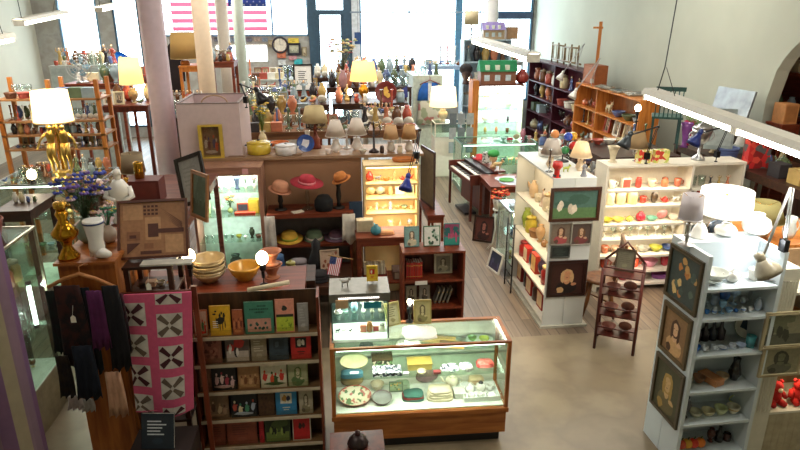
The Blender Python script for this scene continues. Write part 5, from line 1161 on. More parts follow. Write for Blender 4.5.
# ================================================================ glass side cabinet, table, flower stand, framed pictures by the aisle
GX0, GX1, GY0 = 2.62, 3.3, 7.72
fr = Frame(GX0, GY0, 0); gw, gd, gh = .62, .55, .95
def glass_case(name, lab, fr, w, d, h, deck, shelves, m, base=None, light=0, cat='display case', front=True):
    root = link(name, None); root.location = (fr.x, fr.y, 0); root.rotation_euler = (0, 0, fr.rz); root['label'] = lab; root['category'] = cat
    if deck > .06: link('base', MB().box(.01, w-.01, .01, d-.01, 0, deck-.012).mesh('s', base or m), root)
    link('deck', MB().box(0, w, 0, d, deck-.012, deck).mesh('s', mat('#C8CCC0', .5)), root)
    for x in (0, w-.02):
        for y in (0, d-.02): link('corner_post', MB().box(x, x+.02, y, y+.02, 0 if deck < .06 else deck, h).mesh('s', m), root)
    link('top_frame', MB().box(0, w, 0, .02, h-.02, h).box(0, w, d-.02, d, h-.02, h).box(0, .02, .02, d-.02, h-.02, h).box(w-.02, w, .02, d-.02, h-.02, h).mesh('s', m), root)
    link('top_glass', MB().box(.02, w-.02, .02, d-.02, h-.012, h-.004).mesh('s', SHELFGLASS), root)
    for i, (a, b, c, e) in enumerate(((.02, w-.02, .006, .01), (.02, w-.02, d-.01, d-.006), (.006, .01, .02, d-.02), (w-.01, w-.006, .02, d-.02))):
        link('glass_pane', MB().box(a, b, c, e, deck, h-.02).mesh('s', PANE), root)
    for z in shelves: link('glass_shelf', MB().box(.022, w-.022, .022, d-.022, z-.006, z).mesh('s', SHELFGLASS), root)
    if light:
        link('light_tube', MB().tube([(.05, .035, h-.035), (w-.05, .035, h-.035)], .012, 8).mesh('s', glow('#F4FFF0', 6)), root)
        area('case_light', fr.w(w/2, d*.3, h-.05), w-.1, .1, light, (.93, 1, .93), (0, 0, fr.rz))
    return root
GA = gz(510, 212, .95); 
glass_case('glass_cabinet', 'small glass cabinet with a glowing bulb beside the aisle', Frame(GA[0], GA[1], 0), .66, .6, .95, .2, [.55], STEEL)
fg = Frame(GA[0], GA[1], 0)
def trinket(i, z=None):
    c = ['#D8C8A0', '#8A9AA0', '#C87A5A', '#E0DCD0', '#5A6A4A', '#B89A5A', '#A84A3A', '#5A6A98', '#2E2A2E', '#6A4228'][i % 10]
    w_ = ['cream', 'grey', 'coral', 'white', 'moss', 'gold', 'brick', 'blue', 'black', 'brown'][i % 10]
    q = (i*5 + i//10*3) % 19
    return [(vessel('urn', c, .15), w_+' urn'), (bowl(c, .14, .06), w_+' bowl'), (cup(c), w_+' mug'), (F(c, h=.16), w_+' lady figurine'), (critter(c, .12), w_+' animal ornament'), (vessel('round', c, .13), w_+' round vase'),
            (jar(c, .15, .1, '#8A7A60'), w_+' lidded jar'), (teapot(c, .85), w_+' teapot'), (plate(c, .17, '#D8D4C8'), w_+' leaning plate', {'rx': -1.2}), (pitcher(c, .15), w_+' pitcher'), (goblet(.14, .08), 'clear goblet'), (bird(c, .11), w_+' bird ornament'), (vessel('tall', c, .2), w_+' tall vase'), (carton(.12, .09, .1, c, name='box'), w_+' box'),
            (picture(.13, .17, c, .016, ('portrait', '#A89A80', '#5A4A3A', '#C8A888', '#4A382A'), 70+i % 3), w_+' framed portrait', {'rx': -.15}), (F(c, h=.2, pose=2), w_+' tall figurine'), (basket(.16, .08, c), w_+' basket'), (vessel('candle', c, .2, .08, name='candlestick', cat='candlestick'), w_+' candlestick'), (tumbler(.11, .08), 'clear tumbler')][q]
TC = [0]
def trinkets(n):
    r = []
    for _ in range(n): TC[0] += 1; r.append(trinket(TC[0]*7 % 190))
    return r
row(fg, 'the glass shelf of the bulb lit cabinet', .5505, trinkets(4), .05, .6, .2, hmax=.3, dmax=.3)
row(fg, 'the bottom of the bulb lit cabinet', .2005, trinkets(4), .05, .6, .2, hmax=.3, dmax=.3)
p = gy(517, 211, GA[1]+.3); spot_lamp('glowing bulb inside the small glass cabinet beside the aisle', (p[0], GA[1]+.3, .80), 9, foot=-.245)
row(fg, 'top of the bulb lit cabinet', .9505, [(carton(.22, .16, .03, '#A8B8C8', '#C8D0D8', name='magazine', cat='magazine'), 'pale blue magazine'), (carton(.2, .14, .03, '#8A9AA8', name='magazine', cat='magazine'), 'grey magazine')], .04, .62, .25)
# table with green dish and doilies
TA = gz(487, 183, .85)
table('side_table', 'table', 'reddish table with blue cloth behind the potted red flowers', TA[0], TA[0]+.95, TA[1]-.25, TA[1]+.55, .85, REDW, leg=.045)
Ft = Frame(TA[0], TA[1]-.25, 0)
put(cloth(.62, .6, .008, mottle(['#A8B8C8', '#C8D0D8', '#B8A8C0'], 14, .7), 51, 1), 'pale blue patterned cloth lying on the reddish table', Ft.w(.5, .36, .8505))
put(oval_tray(.26, .2, .03, '#4E9A4A', '#7AB86A'), 'green glass oval dish on the pale blue cloth', Ft.w(.34, .3, .8655))
put(carton(.24, .16, .04, '#C8A8B0', '#D8C0C8', name='gift_box', cat='box'), 'pink flat gift box on the pale blue cloth', Ft.w(.66, .42, .8655), .3)
put(carton(.16, .12, .05, '#8A9AB8', name='gift_box', cat='box'), 'blue flat gift box at the right of the cloth', Ft.w(.72, .16, .8655), -.2)
# white wrought stand with flowers
SA = gz(497, 252, 0); sh = gy(497, 200, SA[1])[1]-.14
@cached
def plant_stand(h):
    b = [P('top_ring', MB().lathe([(.10, h-.015), (.10, h), (1e-6, h)], 18), WHITE)]
    for i in range(3):
        t = i*2.09+.4; c, s_ = math.cos(t), math.sin(t); b.append(P('leg', MB().tube([(.07*c, .07*s_, h-.01), (.05*c, .05*s_, h*.55), (.08*c, .08*s_, h*.2), (.17*c, .17*s_, .012)], .012, 7), WHITE))
    return Kind('plant_stand', 'stand', b)
put(plant_stand(sh), 'white three legged plant stand beside the aisle', (SA[0], SA[1], 0))
put(Kind('potted_plant', 'plant', [P('flower_pot', MB().shell([(.08, 0), (.11, .16)], 20, t=.008), WHITE), P('soil', MB().lathe([(1e-6, .14), (.1, .14)], 16), mt('#3A2A1E'))] + flowers(('#D8381E', '#E04A24', '#C82E1A'), .3, .34, 26, seed=9).parts), 'white pot of red orange flowers on the white stand', (SA[0], SA[1], sh+.0005))
for px, py, Y, k, l, rz in [(485, 240, 0, picture(.34, .42, '#2A1A16', .03, ('portrait', '#5A2A22', '#3A1A1A', '#A86A5A', '#2A1612'), 16), 'dark red framed portrait leaning on the floor behind the stand', -.5),
      (512, 266, 0, picture(.34, .30, '#E0DCD0', .025, ('scene', '#2A3448', '#2E2A4A', '#22304A', '#4A4A6A'), 17), 'white framed dark blue picture leaning by the glass cabinet', -.35)]:
    a = gz(px, py, 0); put(k, l, (a[0]-.06, a[1]-.08, 0) if px < 500 else (GA[0]-.13, GA[1]+.22, 0), rz if px < 500 else -PI/2+.25, rx=-.25)
# black iron plate rack at the far corner of the end unit
RA = gz(516, 292, 0)
mb = [P('upright', MB().tube([(0, 0, 0), (0, 0, .95)], .011, 8), BLACK), P('upright', MB().tube([(.0, .3, 0), (.0, .3, .95)], .011, 8), BLACK)]
for i in range(7): mb.append(P('rung', MB().tube([(0, 0, .1+.13*i), (0, .3, .1+.13*i)], .007, 6), BLACK))
put(Kind('iron_rack', 'rack', mb), 'narrow black iron rack at the aisle end of the white unit', (RA[0]-.08, RA[1]-.02, 0))

# ================================================================ keyboard, glass counter, far lit cabinet
KA = gz(470, 222, 0); KL = gz(454, 200, 0)
kx, ky = KA[0], KA[1]; 
root = link('electric_organ', None); root.location = (kx, ky, 0); root.rotation_euler = (0, 0, .12); root['label'] = 'dark red electric organ with its keys facing the aisle'; root['category'] = 'organ'
# local: x into the shop, y away from viewer; keys on the -x side
ow, ol = .62, 1.25
link('body', MB().box(.25, ow, 0, ol, .12, .80).mesh('b', MAHZ), root); link('key_shelf', MB().box(-.02, .25, 0, ol, .66, .72).mesh('b', MAHZ), root)
link('cheek', MB().box(-.02, .30, 0, .04, .72, .84).mesh('b', MAHZ), root); link('cheek', MB().box(-.02, .30, ol-.04, ol, .72, .84).mesh('b', MAHZ), root)
for y in (.01, ol-.05): link('leg', MB().box(-.01, .03, y, y+.04, 0, .66).mesh('b', MAHZ), root); 
for q in range(2):
    kz, kx0 = .725+.07*q, .0+.13*q
    link('white_keys', MB().box(kx0, kx0+.125, .05, ol-.05, kz, kz+.012).mesh('b', mt('#EDE9DC', rough=.3)), root)
    mb = MB()
    for i in range(28):
        if i % 7 not in (2, 6): mb.box(kx0+.05, kx0+.125, .05+(ol-.1)*(i+.72)/28, .05+(ol-.1)*(i+1.2)/28, kz+.012, kz+.024)
    link('black_keys', mb.mesh('b', BLACK), root)['kind'] = 'stuff'
link('control_panel', MB().prism([(.26, .80), (.62, .80), (.62, .98), (.40, .98)], 0, 0).mesh('b', BLACK) if 0 else MB().box(.28, .5, .04, ol-.04, .80, .86).mesh('b', BLACK), root)
link('top_board', MB().box(.42, ow, 0, ol, .86, .89).mesh('b', MAHZ), root)
link('pedal_board', MB().box(.02, .24, .35, .9, .02, .06).mesh('b', BLACK), root)
on = Frame(kx, ky, .12)
put(Kind('lady_head_vase', 'vase', [P('head', MB().lathe([(.06, 0), (.05, .03), (.03, .06), (.035, .09), (.07, .14), (.07, .2), (.04, .25)], 16), mt('#D8B088')), P('curls', MB().ball(0, 0, .25, .11, .11, .07, 14), mt('#2E8A3E', rough=.7, bump=.4))]), 'bust with green curly hair on the organ', on.w(.5, .3, .8905))
put(carton(.12, .1, .2, mottle(['#D8D8D4', '#2A2A2A', '#C8C8C0'], 40, .5), name='gift_box', cat='box'), 'black and white speckled box on the organ', on.w(.5, .65, .8905))
put(Kind('wide_hat', 'hat', [P('hat', MB().lathe([(.12, 0), (.06, .01), (.06, .08), (1e-6, .1)], 18), mt('#C83038', rough=.7))]), 'red hat at the far end of the organ', on.w(.5, 1.0, .8905))
put(critter('#B89A6A', .18), 'tan dog ornament at the near end of the organ', on.w(.5, .1, .8905), -.4)
# glass counter behind
CA = gz(453, 136, 1.0); CB = gz(445, 137, 1.0)
glass_case('glass_counter', 'long glass counter with lit top rail behind the organ', Frame(CA[0], CA[1]-.9, 0), 1.58, .8, 1.0, .12, [.55], mat('#7FA894', .3, .6), light=30)
fc = Frame(CA[0], CA[1]-.9, 0)
row(fc, 'the glass shelf of the long glass counter', .5505, trinkets(9), .08, 1.5, .3, hmax=.3, dmax=.3)
row(fc, 'the deck of the long glass counter', .1205, trinkets(8), .08, 1.5, .3, hmax=.35, dmax=.3)
row(fc, 'top of the long glass counter', 1.0005, [(carton(.2, .14, .04, '#A8C8C0', name='tray'), 'pale green tray'), (bowl('#7AA898', .2, .08), 'sea green bowl'), (cloth(.3, .2, .1, '#A8243A', 61, 3), 'crimson velvet cloth'), (plate('#E0D8C4', .24, '#B8A888'), 'cream leaning plate', {'rx': -1.2}), (vessel('urn', '#A86A7A', .22), 'mauve urn'), (cup('#C88A8A'), 'rose mug')], .75, 1.56, .35, hmax=.3)
# tall lit cabinet with the green roofed dollhouse
LA0, LA1 = gy(477, 140, 13.6)[0], gy(521, 140, 13.6)[0]; LT = gy(500, 86, 13.6)[1]
fl = Frame(LA0, 13.6, 0); lw = LA1-LA0
root = link('lit_cabinet', None); root.location = (fl.x, fl.y, 0); root['label'] = 'tall lit glass cabinet under the green roofed dollhouse'; root['category'] = 'cabinet'
link('side_panel', MB().box(-.14, 0, 0, .4, 0, LT+.12).mesh('s', ORW), root); link('side_panel', MB().box(lw-.02, lw, 0, .4, 0, LT).mesh('s', WIN), root)
link('back_panel', MB().box(0, lw-.02, .38, .4, 0, LT).mesh('s', mat('#C9DED6', .6)), root); link('top_board', MB().box(0, lw, 0, .4, LT, LT+.03).mesh('s', REDW), root); link('base', MB().box(0, lw-.02, 0, .38, 0, .3).mesh('s', WIN), root)
FZ = [gy(500, y, 13.7)[1] for y in (96, 109, 122, 133)]
for z in FZ: link('glass_shelf', MB().box(0, lw-.02, .01, .38, z-.008, z).mesh('s', SHELFGLASS), root)
link('light_tube', MB().tube([(.05, .06, LT-.03), (lw-.06, .06, LT-.03)], .02, 8).mesh('s', glow('#F0FFFA', 10)), root); area('cabinet_light', fl.w(lw/2, .1, LT-.06), lw-.2, .15, 40, (.9, 1, .97)); area('cabinet_light', fl.w(lw/2, .08, FZ[1]-.03), lw-.2, .1, 14, (.9, 1, .97))
for z, nm in zip(FZ, ('top', 'second', 'third', 'fourth')): row(fl, 'the %s shelf of the far lit cabinet' % nm, z+.0005, trinkets(3), .1, lw-.15, .2, hmax=.22, dmax=.3)
@cached
def dollhouse(w, d, h, roof, wall, porch=True):
    b = MB().box(0, w, 0, d, 0, h*.55); wn = MB()
    for i in range(3): wn.box(w*(.1+.3*i), w*(.25+.3*i), -.004, 0, h*.15, h*.4)
    rf = MB().add([(-.02, -.04, h*.55), (w+.02, -.04, h*.55), (w+.02, d+.04, h*.55), (-.02, d+.04, h*.55), (-.02, d*.35, h), (w+.02, d*.35, h), (w+.02, d*.65, h), (-.02, d*.65, h)], [(0, 1, 5, 4), (1, 2, 6, 5), (2, 3, 7, 6), (3, 0, 4, 7), (4, 5, 6, 7), (0, 3, 2, 1)])
    ps = [P('walls', b, mt(wall)), P('windows', wn, mt('#C8D8E0')), P('roof', rf, mt(roof, rough=.6))]
    for i in range(3): ps.append(P('dormer', MB().box(w*(.12+.28*i), w*(.24+.28*i), -.02, d*.25, h*.6, h*.82), mt('#D8E0D0')))
    return Kind('dollhouse', 'dollhouse', ps)
put(dollhouse(lw*.78, .3, gy(500, 61, 13.6)[1]-LT-.03, '#1E8A56', '#8A5A44'), 'green roofed dollhouse on top of the far lit cabinet', fl.w(.04, .05, LT+.0305))
put(vessel('round', '#9A3A34', .3, .3), 'round dark red vase right of the green roofed dollhouse', fl.w(lw*1.0, .2, LT+.0305))
put(Kind('mannequin_head', 'bust', [P('head', MB().lathe([(.08, 0), (.06, .06), (.05, .1), (.1, .2), (.11, .28), (.06, .36), (1e-6, .38)], 16), mt('#3A2A2A')), P('hair', MB().ball(0, .02, .32, .15, .14, .12, 14), mt('#1E1A1E', rough=.8))]), 'dark haired display bust left of the green roofed dollhouse', fl.w(-.28, .1, 2.0+.0))
glass_case('pedestal_case', 'pale cabinet with the bust and drum shade lamp at the far aisle', Frame(LA0-1.0, 13.4, 0), .82, .5, gy(460, 125, 13.4)[1]*0+1.2, .9, [], WIN)

# ================================================================ right foreground white shelf unit (double sided)
A = gz(673, 468, 0); ang = math.radians(1.5)
fr = Frame(A[0], A[1], ang); h = gy(705, 257, A[1])[1]; w, d = gz(783, 249, h)[0]-A[0], .28; WB = mat('#C4CED2', .45, var=.06, scale=3)
root = link('shelf_unit', None); root.location = (A[0], A[1], 0); root.rotation_euler = (0, 0, ang); root['label'] = 'tall white shelf unit in the right foreground with paintings on its side'; root['category'] = 'shelf'
D2 = .48
for x in (0, w-.03):
    link('side_panel', MB().box(x, x+.03, 0, D2/2-.003, 0, h).mesh('s', WB), root); link('side_panel', MB().box(x, x+.03, D2/2+.003, D2, 0, h).mesh('s', WB), root)
link('back_board', MB().box(.03, w-.03, d, d+.012, 0, h-.0).mesh('s', WB), root); link('top_board', MB().box(.03, w-.03, d+.012, D2, h-.03, h-.005).mesh('s', WB), root)
UZ = [1.45, 1.19, .885, .545, .225, .0]
UZ = [gy(700, y, A[1])[1] for y in (291, 321, 357, 393, 425, 455)]
for z in UZ: link('shelf', MB().box(.03, w-.03, .004, d, z-.022, z).mesh('s', WB), root)
for z in (1.1, .7, .3): link('rear_shelf', MB().box(.03, w-.03, d+.012, D2-.004, z-.02, z).mesh('s', WB), root)
bulb(fr.w(.60, .06, h+.06), 15, (.92, .96, 1), .05, 'clamp_lamp_light')
C = '#F0EEE8'
row(fr, 'the top shelf of the right foreground unit', UZ[0]+.0005, [(bowl('#D2D3C8', .23, .06), 'pale grey mixing bowl'), (teapot(C, 1.0), 'small white teapot'), (cup(C, .09, .09), 'white cup')], .04, .58, .13, dmax=.26)
put(bowl('#D8D9D0', .21, .06), 'pale bowl nested on top of the pale grey mixing bowl', fr.w(.155, .13, UZ[0]+.0015+.03), group='pale bowls')
put(plate('#8F887A', .27, '#7A7468'), 'grey brown platter at the right of the top shelf', fr.w(.67, .15, UZ[0]+.0008), 0)
BP = '#7FA2D0'
row(fr, 'the second shelf of the right foreground unit', UZ[1]+.0005, [(vessel('urn', '#6A5AA0', .13), 'purple urn'), (cup('#4A90D8', .08), 'blue mug'), (pitcher('#D8E4EE', .13, band='#3A6AB8'), 'white and blue pitcher'), (goblet(.12, .07, '#8AB8E0'), 'pale blue goblet'),
   (bowl('#88B8E8', .1, .06), 'sky blue bowl'), (teapot('#3E78C0', .7), 'blue teapot'), (cup('#EDF0F4', .08, band='#5A88C8'), 'white and blue mug'), (cup('#E8ECF2', .07, .07), 'pale white teacup'), (vessel('round', '#9AA8B8', .11), 'grey round vase')], .04, w-.05, .10, hmax=.22, dmax=.18, grow=1.4)
row(fr, 'the third shelf of the right foreground unit', UZ[2]+.0005, [(bowl('#1E78D8', .14, .09), 'bright blue bowl'), (cup('#E4E8EE', .05, .06, saucer=True), 'white cup with saucer'), (cup('#D8E0EA', .05, .06, saucer=True), 'pale saucered cup'), (plate('#E0E4EC', .12, BP), 'small blue rimmed plate'), (cup('#D4DCE8', .05, .06, saucer=True), 'grey saucered cup'),
   (bowl('#B8C8E0', .1, .04), 'pale blue dish'), (tumbler(.09, .07, '#4A9AA0'), 'teal tumbler')], .04, w-.05, .09, dmax=.16, grow=1.4)
put(plate('#D8D2C0', .27, '#7A8A7A', '#2A3A4A'), 'large standing plate with dark centre on the third shelf', fr.w(.60, .235, UZ[2]+.0005), 0, rx=1.42, s=.92)
for i in range(5): put(vessel('bottle', ('#1E1A20', '#3A2A2E', '#2A2022', '#242830', '#3A3034')[i], .15, .07, name='bottle', cat='bottle'), 'dark bottle, %s in the back row of the third shelf' % ORD[i], fr.w(.11+.068*i, .235, UZ[2]+.0005), group='dark bottles')
row(fr, 'the fourth shelf of the right foreground unit', UZ[3]+.0005, [(bowl('#C8BC98', .17, .1, band='#5A5A4A'), 'cream crock with dark band'), (bowl('#9A6A48', .14, .08), 'brown stoneware bowl'), (carton(.09, .16, .05, '#B87A4A', name='wooden_box'), 'tan wooden box', {'rz': .3}), (bowl('#C0A884', .13, .07), 'sand coloured bowl'), (vessel('hurricane', '#17161A', .26, .13), 'tall black hourglass vase')], .04, w-.08, .14, hmax=.3, dmax=.24, grow=1.3)
row(fr, 'the fifth shelf of the right foreground unit', UZ[4]+.0005, [(vessel('urn', '#4A4A54', .16), 'dark grey urn'), (bowl('#D0CEB0', .15, .07), 'cream green bowl'), (bowl('#D8D0A8', .22, .1, band='#B8B080'), 'large yellow bowl'), (bowl('#C8D0A0', .1, .06), 'green cream small bowl'), (bowl('#D8D4BC', .13, .08, band='#B89A5A'), 'cream banded bowl')], .03, w-.05, .11, hmax=.27, dmax=.22, grow=1.25)
put(teapot('#C8CC8A', 1.3), 'tall pale yellow green teapot behind the small bowls', fr.w(.66, .22, UZ[4]+.0005), PI, s=.6)
for i, (u, c, k) in enumerate([(.1, '#D84A1E', 'orange'), (.155, '#E0A02A', 'yellow'), (.21, '#D83A1E', 'red'), (.27, '#E07A1E', 'light orange')]): put(Kind('gourd', 'gourd', [P('skin', MB().ball(0, 0, .04, .042, seg=12), mt(c, rough=.4)), P('stalk', MB().tube([(0, 0, .08), (.01, 0, .1)], .006, 6), mt('#4A5A2A'))]), k + ' gourd on the bottom shelf of the right unit', fr.w(u, .09, UZ[5]+.0005), group='gourds')
row(fr, 'the bottom shelf of the right foreground unit', UZ[5]+.0005, [(vessel('urn', '#4A2018', .17), 'maroon urn', {'z': 0}), (vessel('bottle', '#1A1618', .16, .08, name='bottle', cat='bottle'), 'black bottle'), (vessel('jar', '#3E1A14', .18, .17, name='jar', cat='jar'), 'dark brown jug')], .36, w-.05, .14, hmax=.19)
# paintings on its left side
fs = Frame(fr.w(0, D2, 0)[0], fr.w(0, D2, 0)[1], ang-PI/2)
def sp(v0, z0, w_, h_, k, lab): on_panel(k, lab, fs, v0, z0, 0)
OILF = '#4E4432'
sp(.235, h-.50, 0, 0, picture(.43, .44, OILF, .03, ('flowers', '#3E4A48', '#C89A5A', '#5A6A5E', '#B8783E', '#D8B87A', '#4A5A54'), 21), 'top flower painting on the side of the right white unit')
sp(.24, h-.97, 0, 0, picture(.38, .43, '#5A4A30', .035, ('portrait', '#8A6A48', '#C8A070', '#D8B088', '#4A3022'), 22), 'middle painting of an embracing figure on the right white unit')
sp(.25, h-1.50, 0, 0, picture(.40, .49, OILF, .03, ('portrait', '#4A4A36', '#6A6040', '#C8A878', '#A88A4A'), 23), 'lowest painting of a seated figure on the right white unit')
# lamps on top of it
zt = h-.0045
p = gz(685, 247, h); put(table_lamp('candle', '#B8B4B0', .20, .13, '#E4DEE0', .075, .085, .19, metal=1), 'small lamp with grey drum shade at the corner of the right unit', (p[0]+.05, p[1]+.07, zt))
BL = fr.w(.36, .44, zt); 
put(table_lamp('round', mat('#1E3040', .15, coat=.5), .22, .22, '#F4F0E8', .20, .215, .20, .9, seg=36), 'large lamp with a glowing white drum shade and dark blue base', (gy(724, 213, 4.62)[0], 4.62, gy(724, 213, 4.62)[1]-.22)); bulb((gy(724, 213, 4.62)[0], 4.62, gy(724, 213, 4.62)[1]+.09), 12, (1, .93, .84), .05)
for i, (u, hh, ww, l) in enumerate([(.18, .15, .15, 'left white milk glass shade'), (.40, .10, .17, 'low white milk glass shade'), (.66, .17, .22, 'right round white milk glass shade')]):
    put(vessel('bell' if i == 0 else 'round', MILK, hh, ww, name='milk_glass_globe', cat='lamp shade'), l + ' on top of the right white unit', fr.w(u, .415, zt))
p = fr.w(.63, .12, UZ[0]+.0)
@cached
def desk_lamp_white():
    am = mat('#B8BAB8', .35, .5)
    e = (-.20, -.05, -.10)
    b = [P('clamp', MB().box(-.02, .02, -.03, .03, -.06, .03), DARKMETAL), P('lower_arm', MB().tube([(0, .012, .03), (-.03, .012, .42)], .006, 6).tube([(0, -.012, .03), (-.03, -.012, .42)], .006, 6), am),
         P('upper_arm', MB().tube([(-.03, .015, .42), e], .010, 8), am)]
    hd = MB().at(T(*e, ry=-.5, rx=-.35)); hd.shell([(.095, -.12), (.09, -.08), (.05, -.02), (.035, .0)], 22, t=.003); hd.lathe([(.036, 0), (.034, .05), (.012, .06)], 12)
    b.append(P('lamp_head', hd, mat('#A89E88', .35, coat=.3), [P('light_bulb', MB().at(T(*e, ry=-.5, rx=-.35)).ball(0, 0, -.06, .03), glow('#FFF4DC', 8))]))
    return Kind('clamp_lamp', 'lamp', b)
q = fr.w(w-.03, .03, h+.07); row(fr, 'the blue back line, right unit', UZ[1]+.0005, [(vessel('round', '#5A8AC8', .13), 'blue vase'), (goblet(.16, .09), 'clear goblet'), (pitcher('#C8D8EC', .15), 'pale blue jug'), (vessel('urn', '#3A6AB0', .15), 'deep blue urn'), (goblet(.15, .09, '#A8C8E8'), 'ice blue goblet'), (cup('#E8EEF4', .1), 'white mug')], .06, w-.06, .235, hmax=.22, dmax=.08)
put(desk_lamp_white(), 'beige clamp lamp leaning over the bowls of the right unit', (q[0], q[1], h+.06), ang)

# fluted pilaster unit to the right with red bears
f2_ = Frame(fr.w(w+.01, .02, 0)[0], fr.w(w+.01, .02, 0)[1], ang*.4)
root = link('display_unit', None); root.location = (f2_.x, f2_.y, 0); root.rotation_euler = (0, 0, f2_.rz); root['label'] = 'cream unit with fluted pilaster at the right picture edge'; root['category'] = 'shelf'
CU = mat('#C9C4B2', .5, var=.06)
mb = MB().box(.004, .14, 0, .4, 0, 1.7)
for i in range(5): mb.box(.022+.022*i, .032+.022*i, -.006, 0, .45, 1.6)
link('pilaster', mb.mesh('s', CU), root)
b = MB().box(.14, 1.0, 0, .02, 0, .42)
for i in range(14): b.box(.15+.06*i, .154+.06*i, -.003, 0, .03, .4)
link('beadboard_base', b.mesh('s', mat('#A89C80', .6)), root)
for z in (.44, .80, 1.15, 1.5): link('shelf', MB().box(.14, 1.0, 0, .4, z-.02, z).mesh('s', CU), root)
link('back_panel', MB().box(.14, 1.0, .38, .4, .42, 1.7).mesh('s', mat('#8A6A48', .6)), root)
bulb(f2_.w(.35, .1, 1.1), 1.5); bulb(f2_.w(.35, .1, .74), 1.5)
@cached
def bear(c):
    b = MB().ball(0, 0, .07, .06, .05, .07, 12, 0); b.ball(0, -.01, .165, .05, .045, .045, 12, 0); b.ball(0, -.055, .155, .02, m=1, seg=8)
    for s_ in (-1, 1): b.ball(s_*.04, 0, .205, .018, m=0, seg=8); b.tube([(s_*.05, 0, .11), (s_*.085, -.03, .06)], [.024, .018], 8, 0); b.tube([(s_*.035, -.02, .032), (s_*.05, -.08, .026)], [.03, .022], 8, 0)
    return Kind('teddy_bear', 'toy', [P('body', b, [mt(c, rough=.9), mt('#E8D8B8')])])
put(bear('#B81E1A'), 'left red teddy bear at the right picture edge', f2_.w(.255, .12, .4405)); put(bear('#C8241C'), 'right red teddy bear at the right picture edge', f2_.w(.46, .12, .4405))
put(book(.14, .22, .03, '#8A8A2A', ('text', '#A89A3A', '#5A4A1A')), 'olive yellow book beside the red teddy bears', f2_.w(.66, .2, .4405), rx=-.1)
put(picture(.26, .18, '#C8C4B4', .02, ('scene', '#B8B49A', '#5A7A3A', '#8A6A4A'), 24), 'small white framed garden picture above the red bears', f2_.w(.32, .22, .8005), rx=-.15)
put(basket(.18, .12, '#8A5A2A'), 'brown basket on the cream unit shelf', f2_.w(.55, .2, .8005))
put(bowl('#C87A3A', .2, .1), 'orange bowl on the third shelf of the cream unit', f2_.w(.3, .2, 1.1505)); put(vessel('urn', '#B86A2A', .2), 'amber urn on the third shelf of the cream unit', f2_.w(.52, .2, 1.1505))
for (xa, ya, xb, yb, s_, l) in ((767, 313, 799, 345, 25, 'upper small gilt framed landscape hanging at the right edge'), (764, 346, 795, 372, 26, 'lower small gilt framed portrait hanging at the right edge')):
    pa_ = gy(xa, ya, f2_.y-.0)[0:2]; 
    x0, z1 = gy(xa, ya, f2_.y-.02); x1, z0 = gy(xb, yb, f2_.y+.02)
    u = (x0+x1)/2-f2_.x; put(picture(x1-x0, z1-z0, '#A89A7A', .022, ('scene' if s_ == 25 else 'portrait', '#8A8468', '#5A5A4A', '#6A6A50', '#3A3A2E'), s_), l, f2_.w(u, -.0075, z0), f2_.rz)

# ================================================================ wide lit shelves with glassware (behind)
QX0, QX1, QY = gy(604, 200, 7.15)[0], gy(700, 200, 7.15)[0]+.55, 7.15
QZ = [gy(650, y, QY)[1] for y in (167, 174, 190, 206, 224, 239, 255, 270)]
fq = Frame(QX0, QY, 0); qw = QX1-QX0; QH = QZ[0]
SW = mat('#E6DDCB', .5, var=.05)
shelf_unit('shelf_unit', 'shelf', 'wide cream shelf unit with glassware behind the brown folding stand', fq, qw, .34, QH, [z for z in QZ[2:]] + [.1], SW, .03, mid=[qw*.62])
for z in QZ[1:6]: area('shelf_light', fq.w(qw*.3, .04, z-.04), qw*.5, .05, 3.0, (1, .86, .62))
NM = ['', '', 'top', 'second', 'third', 'fourth', 'fifth', 'sixth']
V = lambda a, b, c: (a, b, c)
RQ = {2: [(cup('#E8E4D8'), 'white mug'), (carton(.12, .1, .14, '#C8C0B0', '#A84A3A', name='tin'), 'grey and red tin'), (vessel('jar', '#B83A30', .13, name='jar', cat='jar'), 'red jar'), (cup('#D8B8A0'), 'peach mug'), (jar('#C0704A', .14, .1, '#A05030'), 'terracotta jar'), (cup('#B8664A'), 'rust mug')],
 3: [(vessel('cyl', '#E8DCB8', .14, .11, name='canister', cat='canister'), 'cream canister'), (vessel('cyl', '#E0D0A0', .15, .11, name='canister', cat='canister'), 'pale yellow canister'), (vessel('cyl', '#DCC890', .14, .11, name='canister', cat='canister'), 'tan canister'), (cup('#C83A2A', .11, .1), 'red mug'), (vessel('round', '#4A3A2A', .12), 'brown round vase'), (teapot('#C8342A', .9), 'red teapot'), (critter('#E4E4E0', .13, c2='#3A3A4A'), 'white animal ornament')],
 4: [(bowl('#D8C840', .2, .07), 'yellow green bowl'), (bowl('#E0D060', .18, .06), 'pale yellow bowl'), (teapot('#C8C050', .8), 'olive yellow teapot'), (vessel('round', '#B83040', .09, .09), 'dark red round vase'), (bowl('#7AB8A0', .18, .06), 'mint bowl'), (plate('#E8B8B8', .16, '#D88A8A'), 'pink leaning plate', {'rx': -1.25}), (bowl('#E8E0D0', .16, .07), 'ivory bowl')],
 5: [(goblet(.15, .08), 'clear goblet') if i % 2 else (goblet(.14, .07, '#C8C4BC'), 'silvery goblet') for i in range(9)],
 6: [(cup('#B86A4A'), 'rust mug'), (bowl('#C8A080', .16, .07), 'tan bowl'), (teapot('#B89A80', .8), 'beige teapot'), (bowl('#B8B4A8', .17, .07), 'grey bowl'), (bowl('#B8B83A', .2, .08), 'lime yellow bowl'), (bowl('#1E3A78', .22, .09, '#1E3A78', '#4A6AA8'), 'navy blue bowl')],
 7: [(cup('#A83A1E', .11, .1), 'dark orange mug'), (jar('#8A5A3A', .13, .09, '#6A3A22'), 'brown lidded jar'), (cup('#B8401E', .11, .1), 'bright rust mug'), (bowl('#C88A9A', .15, .07), 'rose bowl'), (cup('#A82A3A'), 'crimson mug')]}
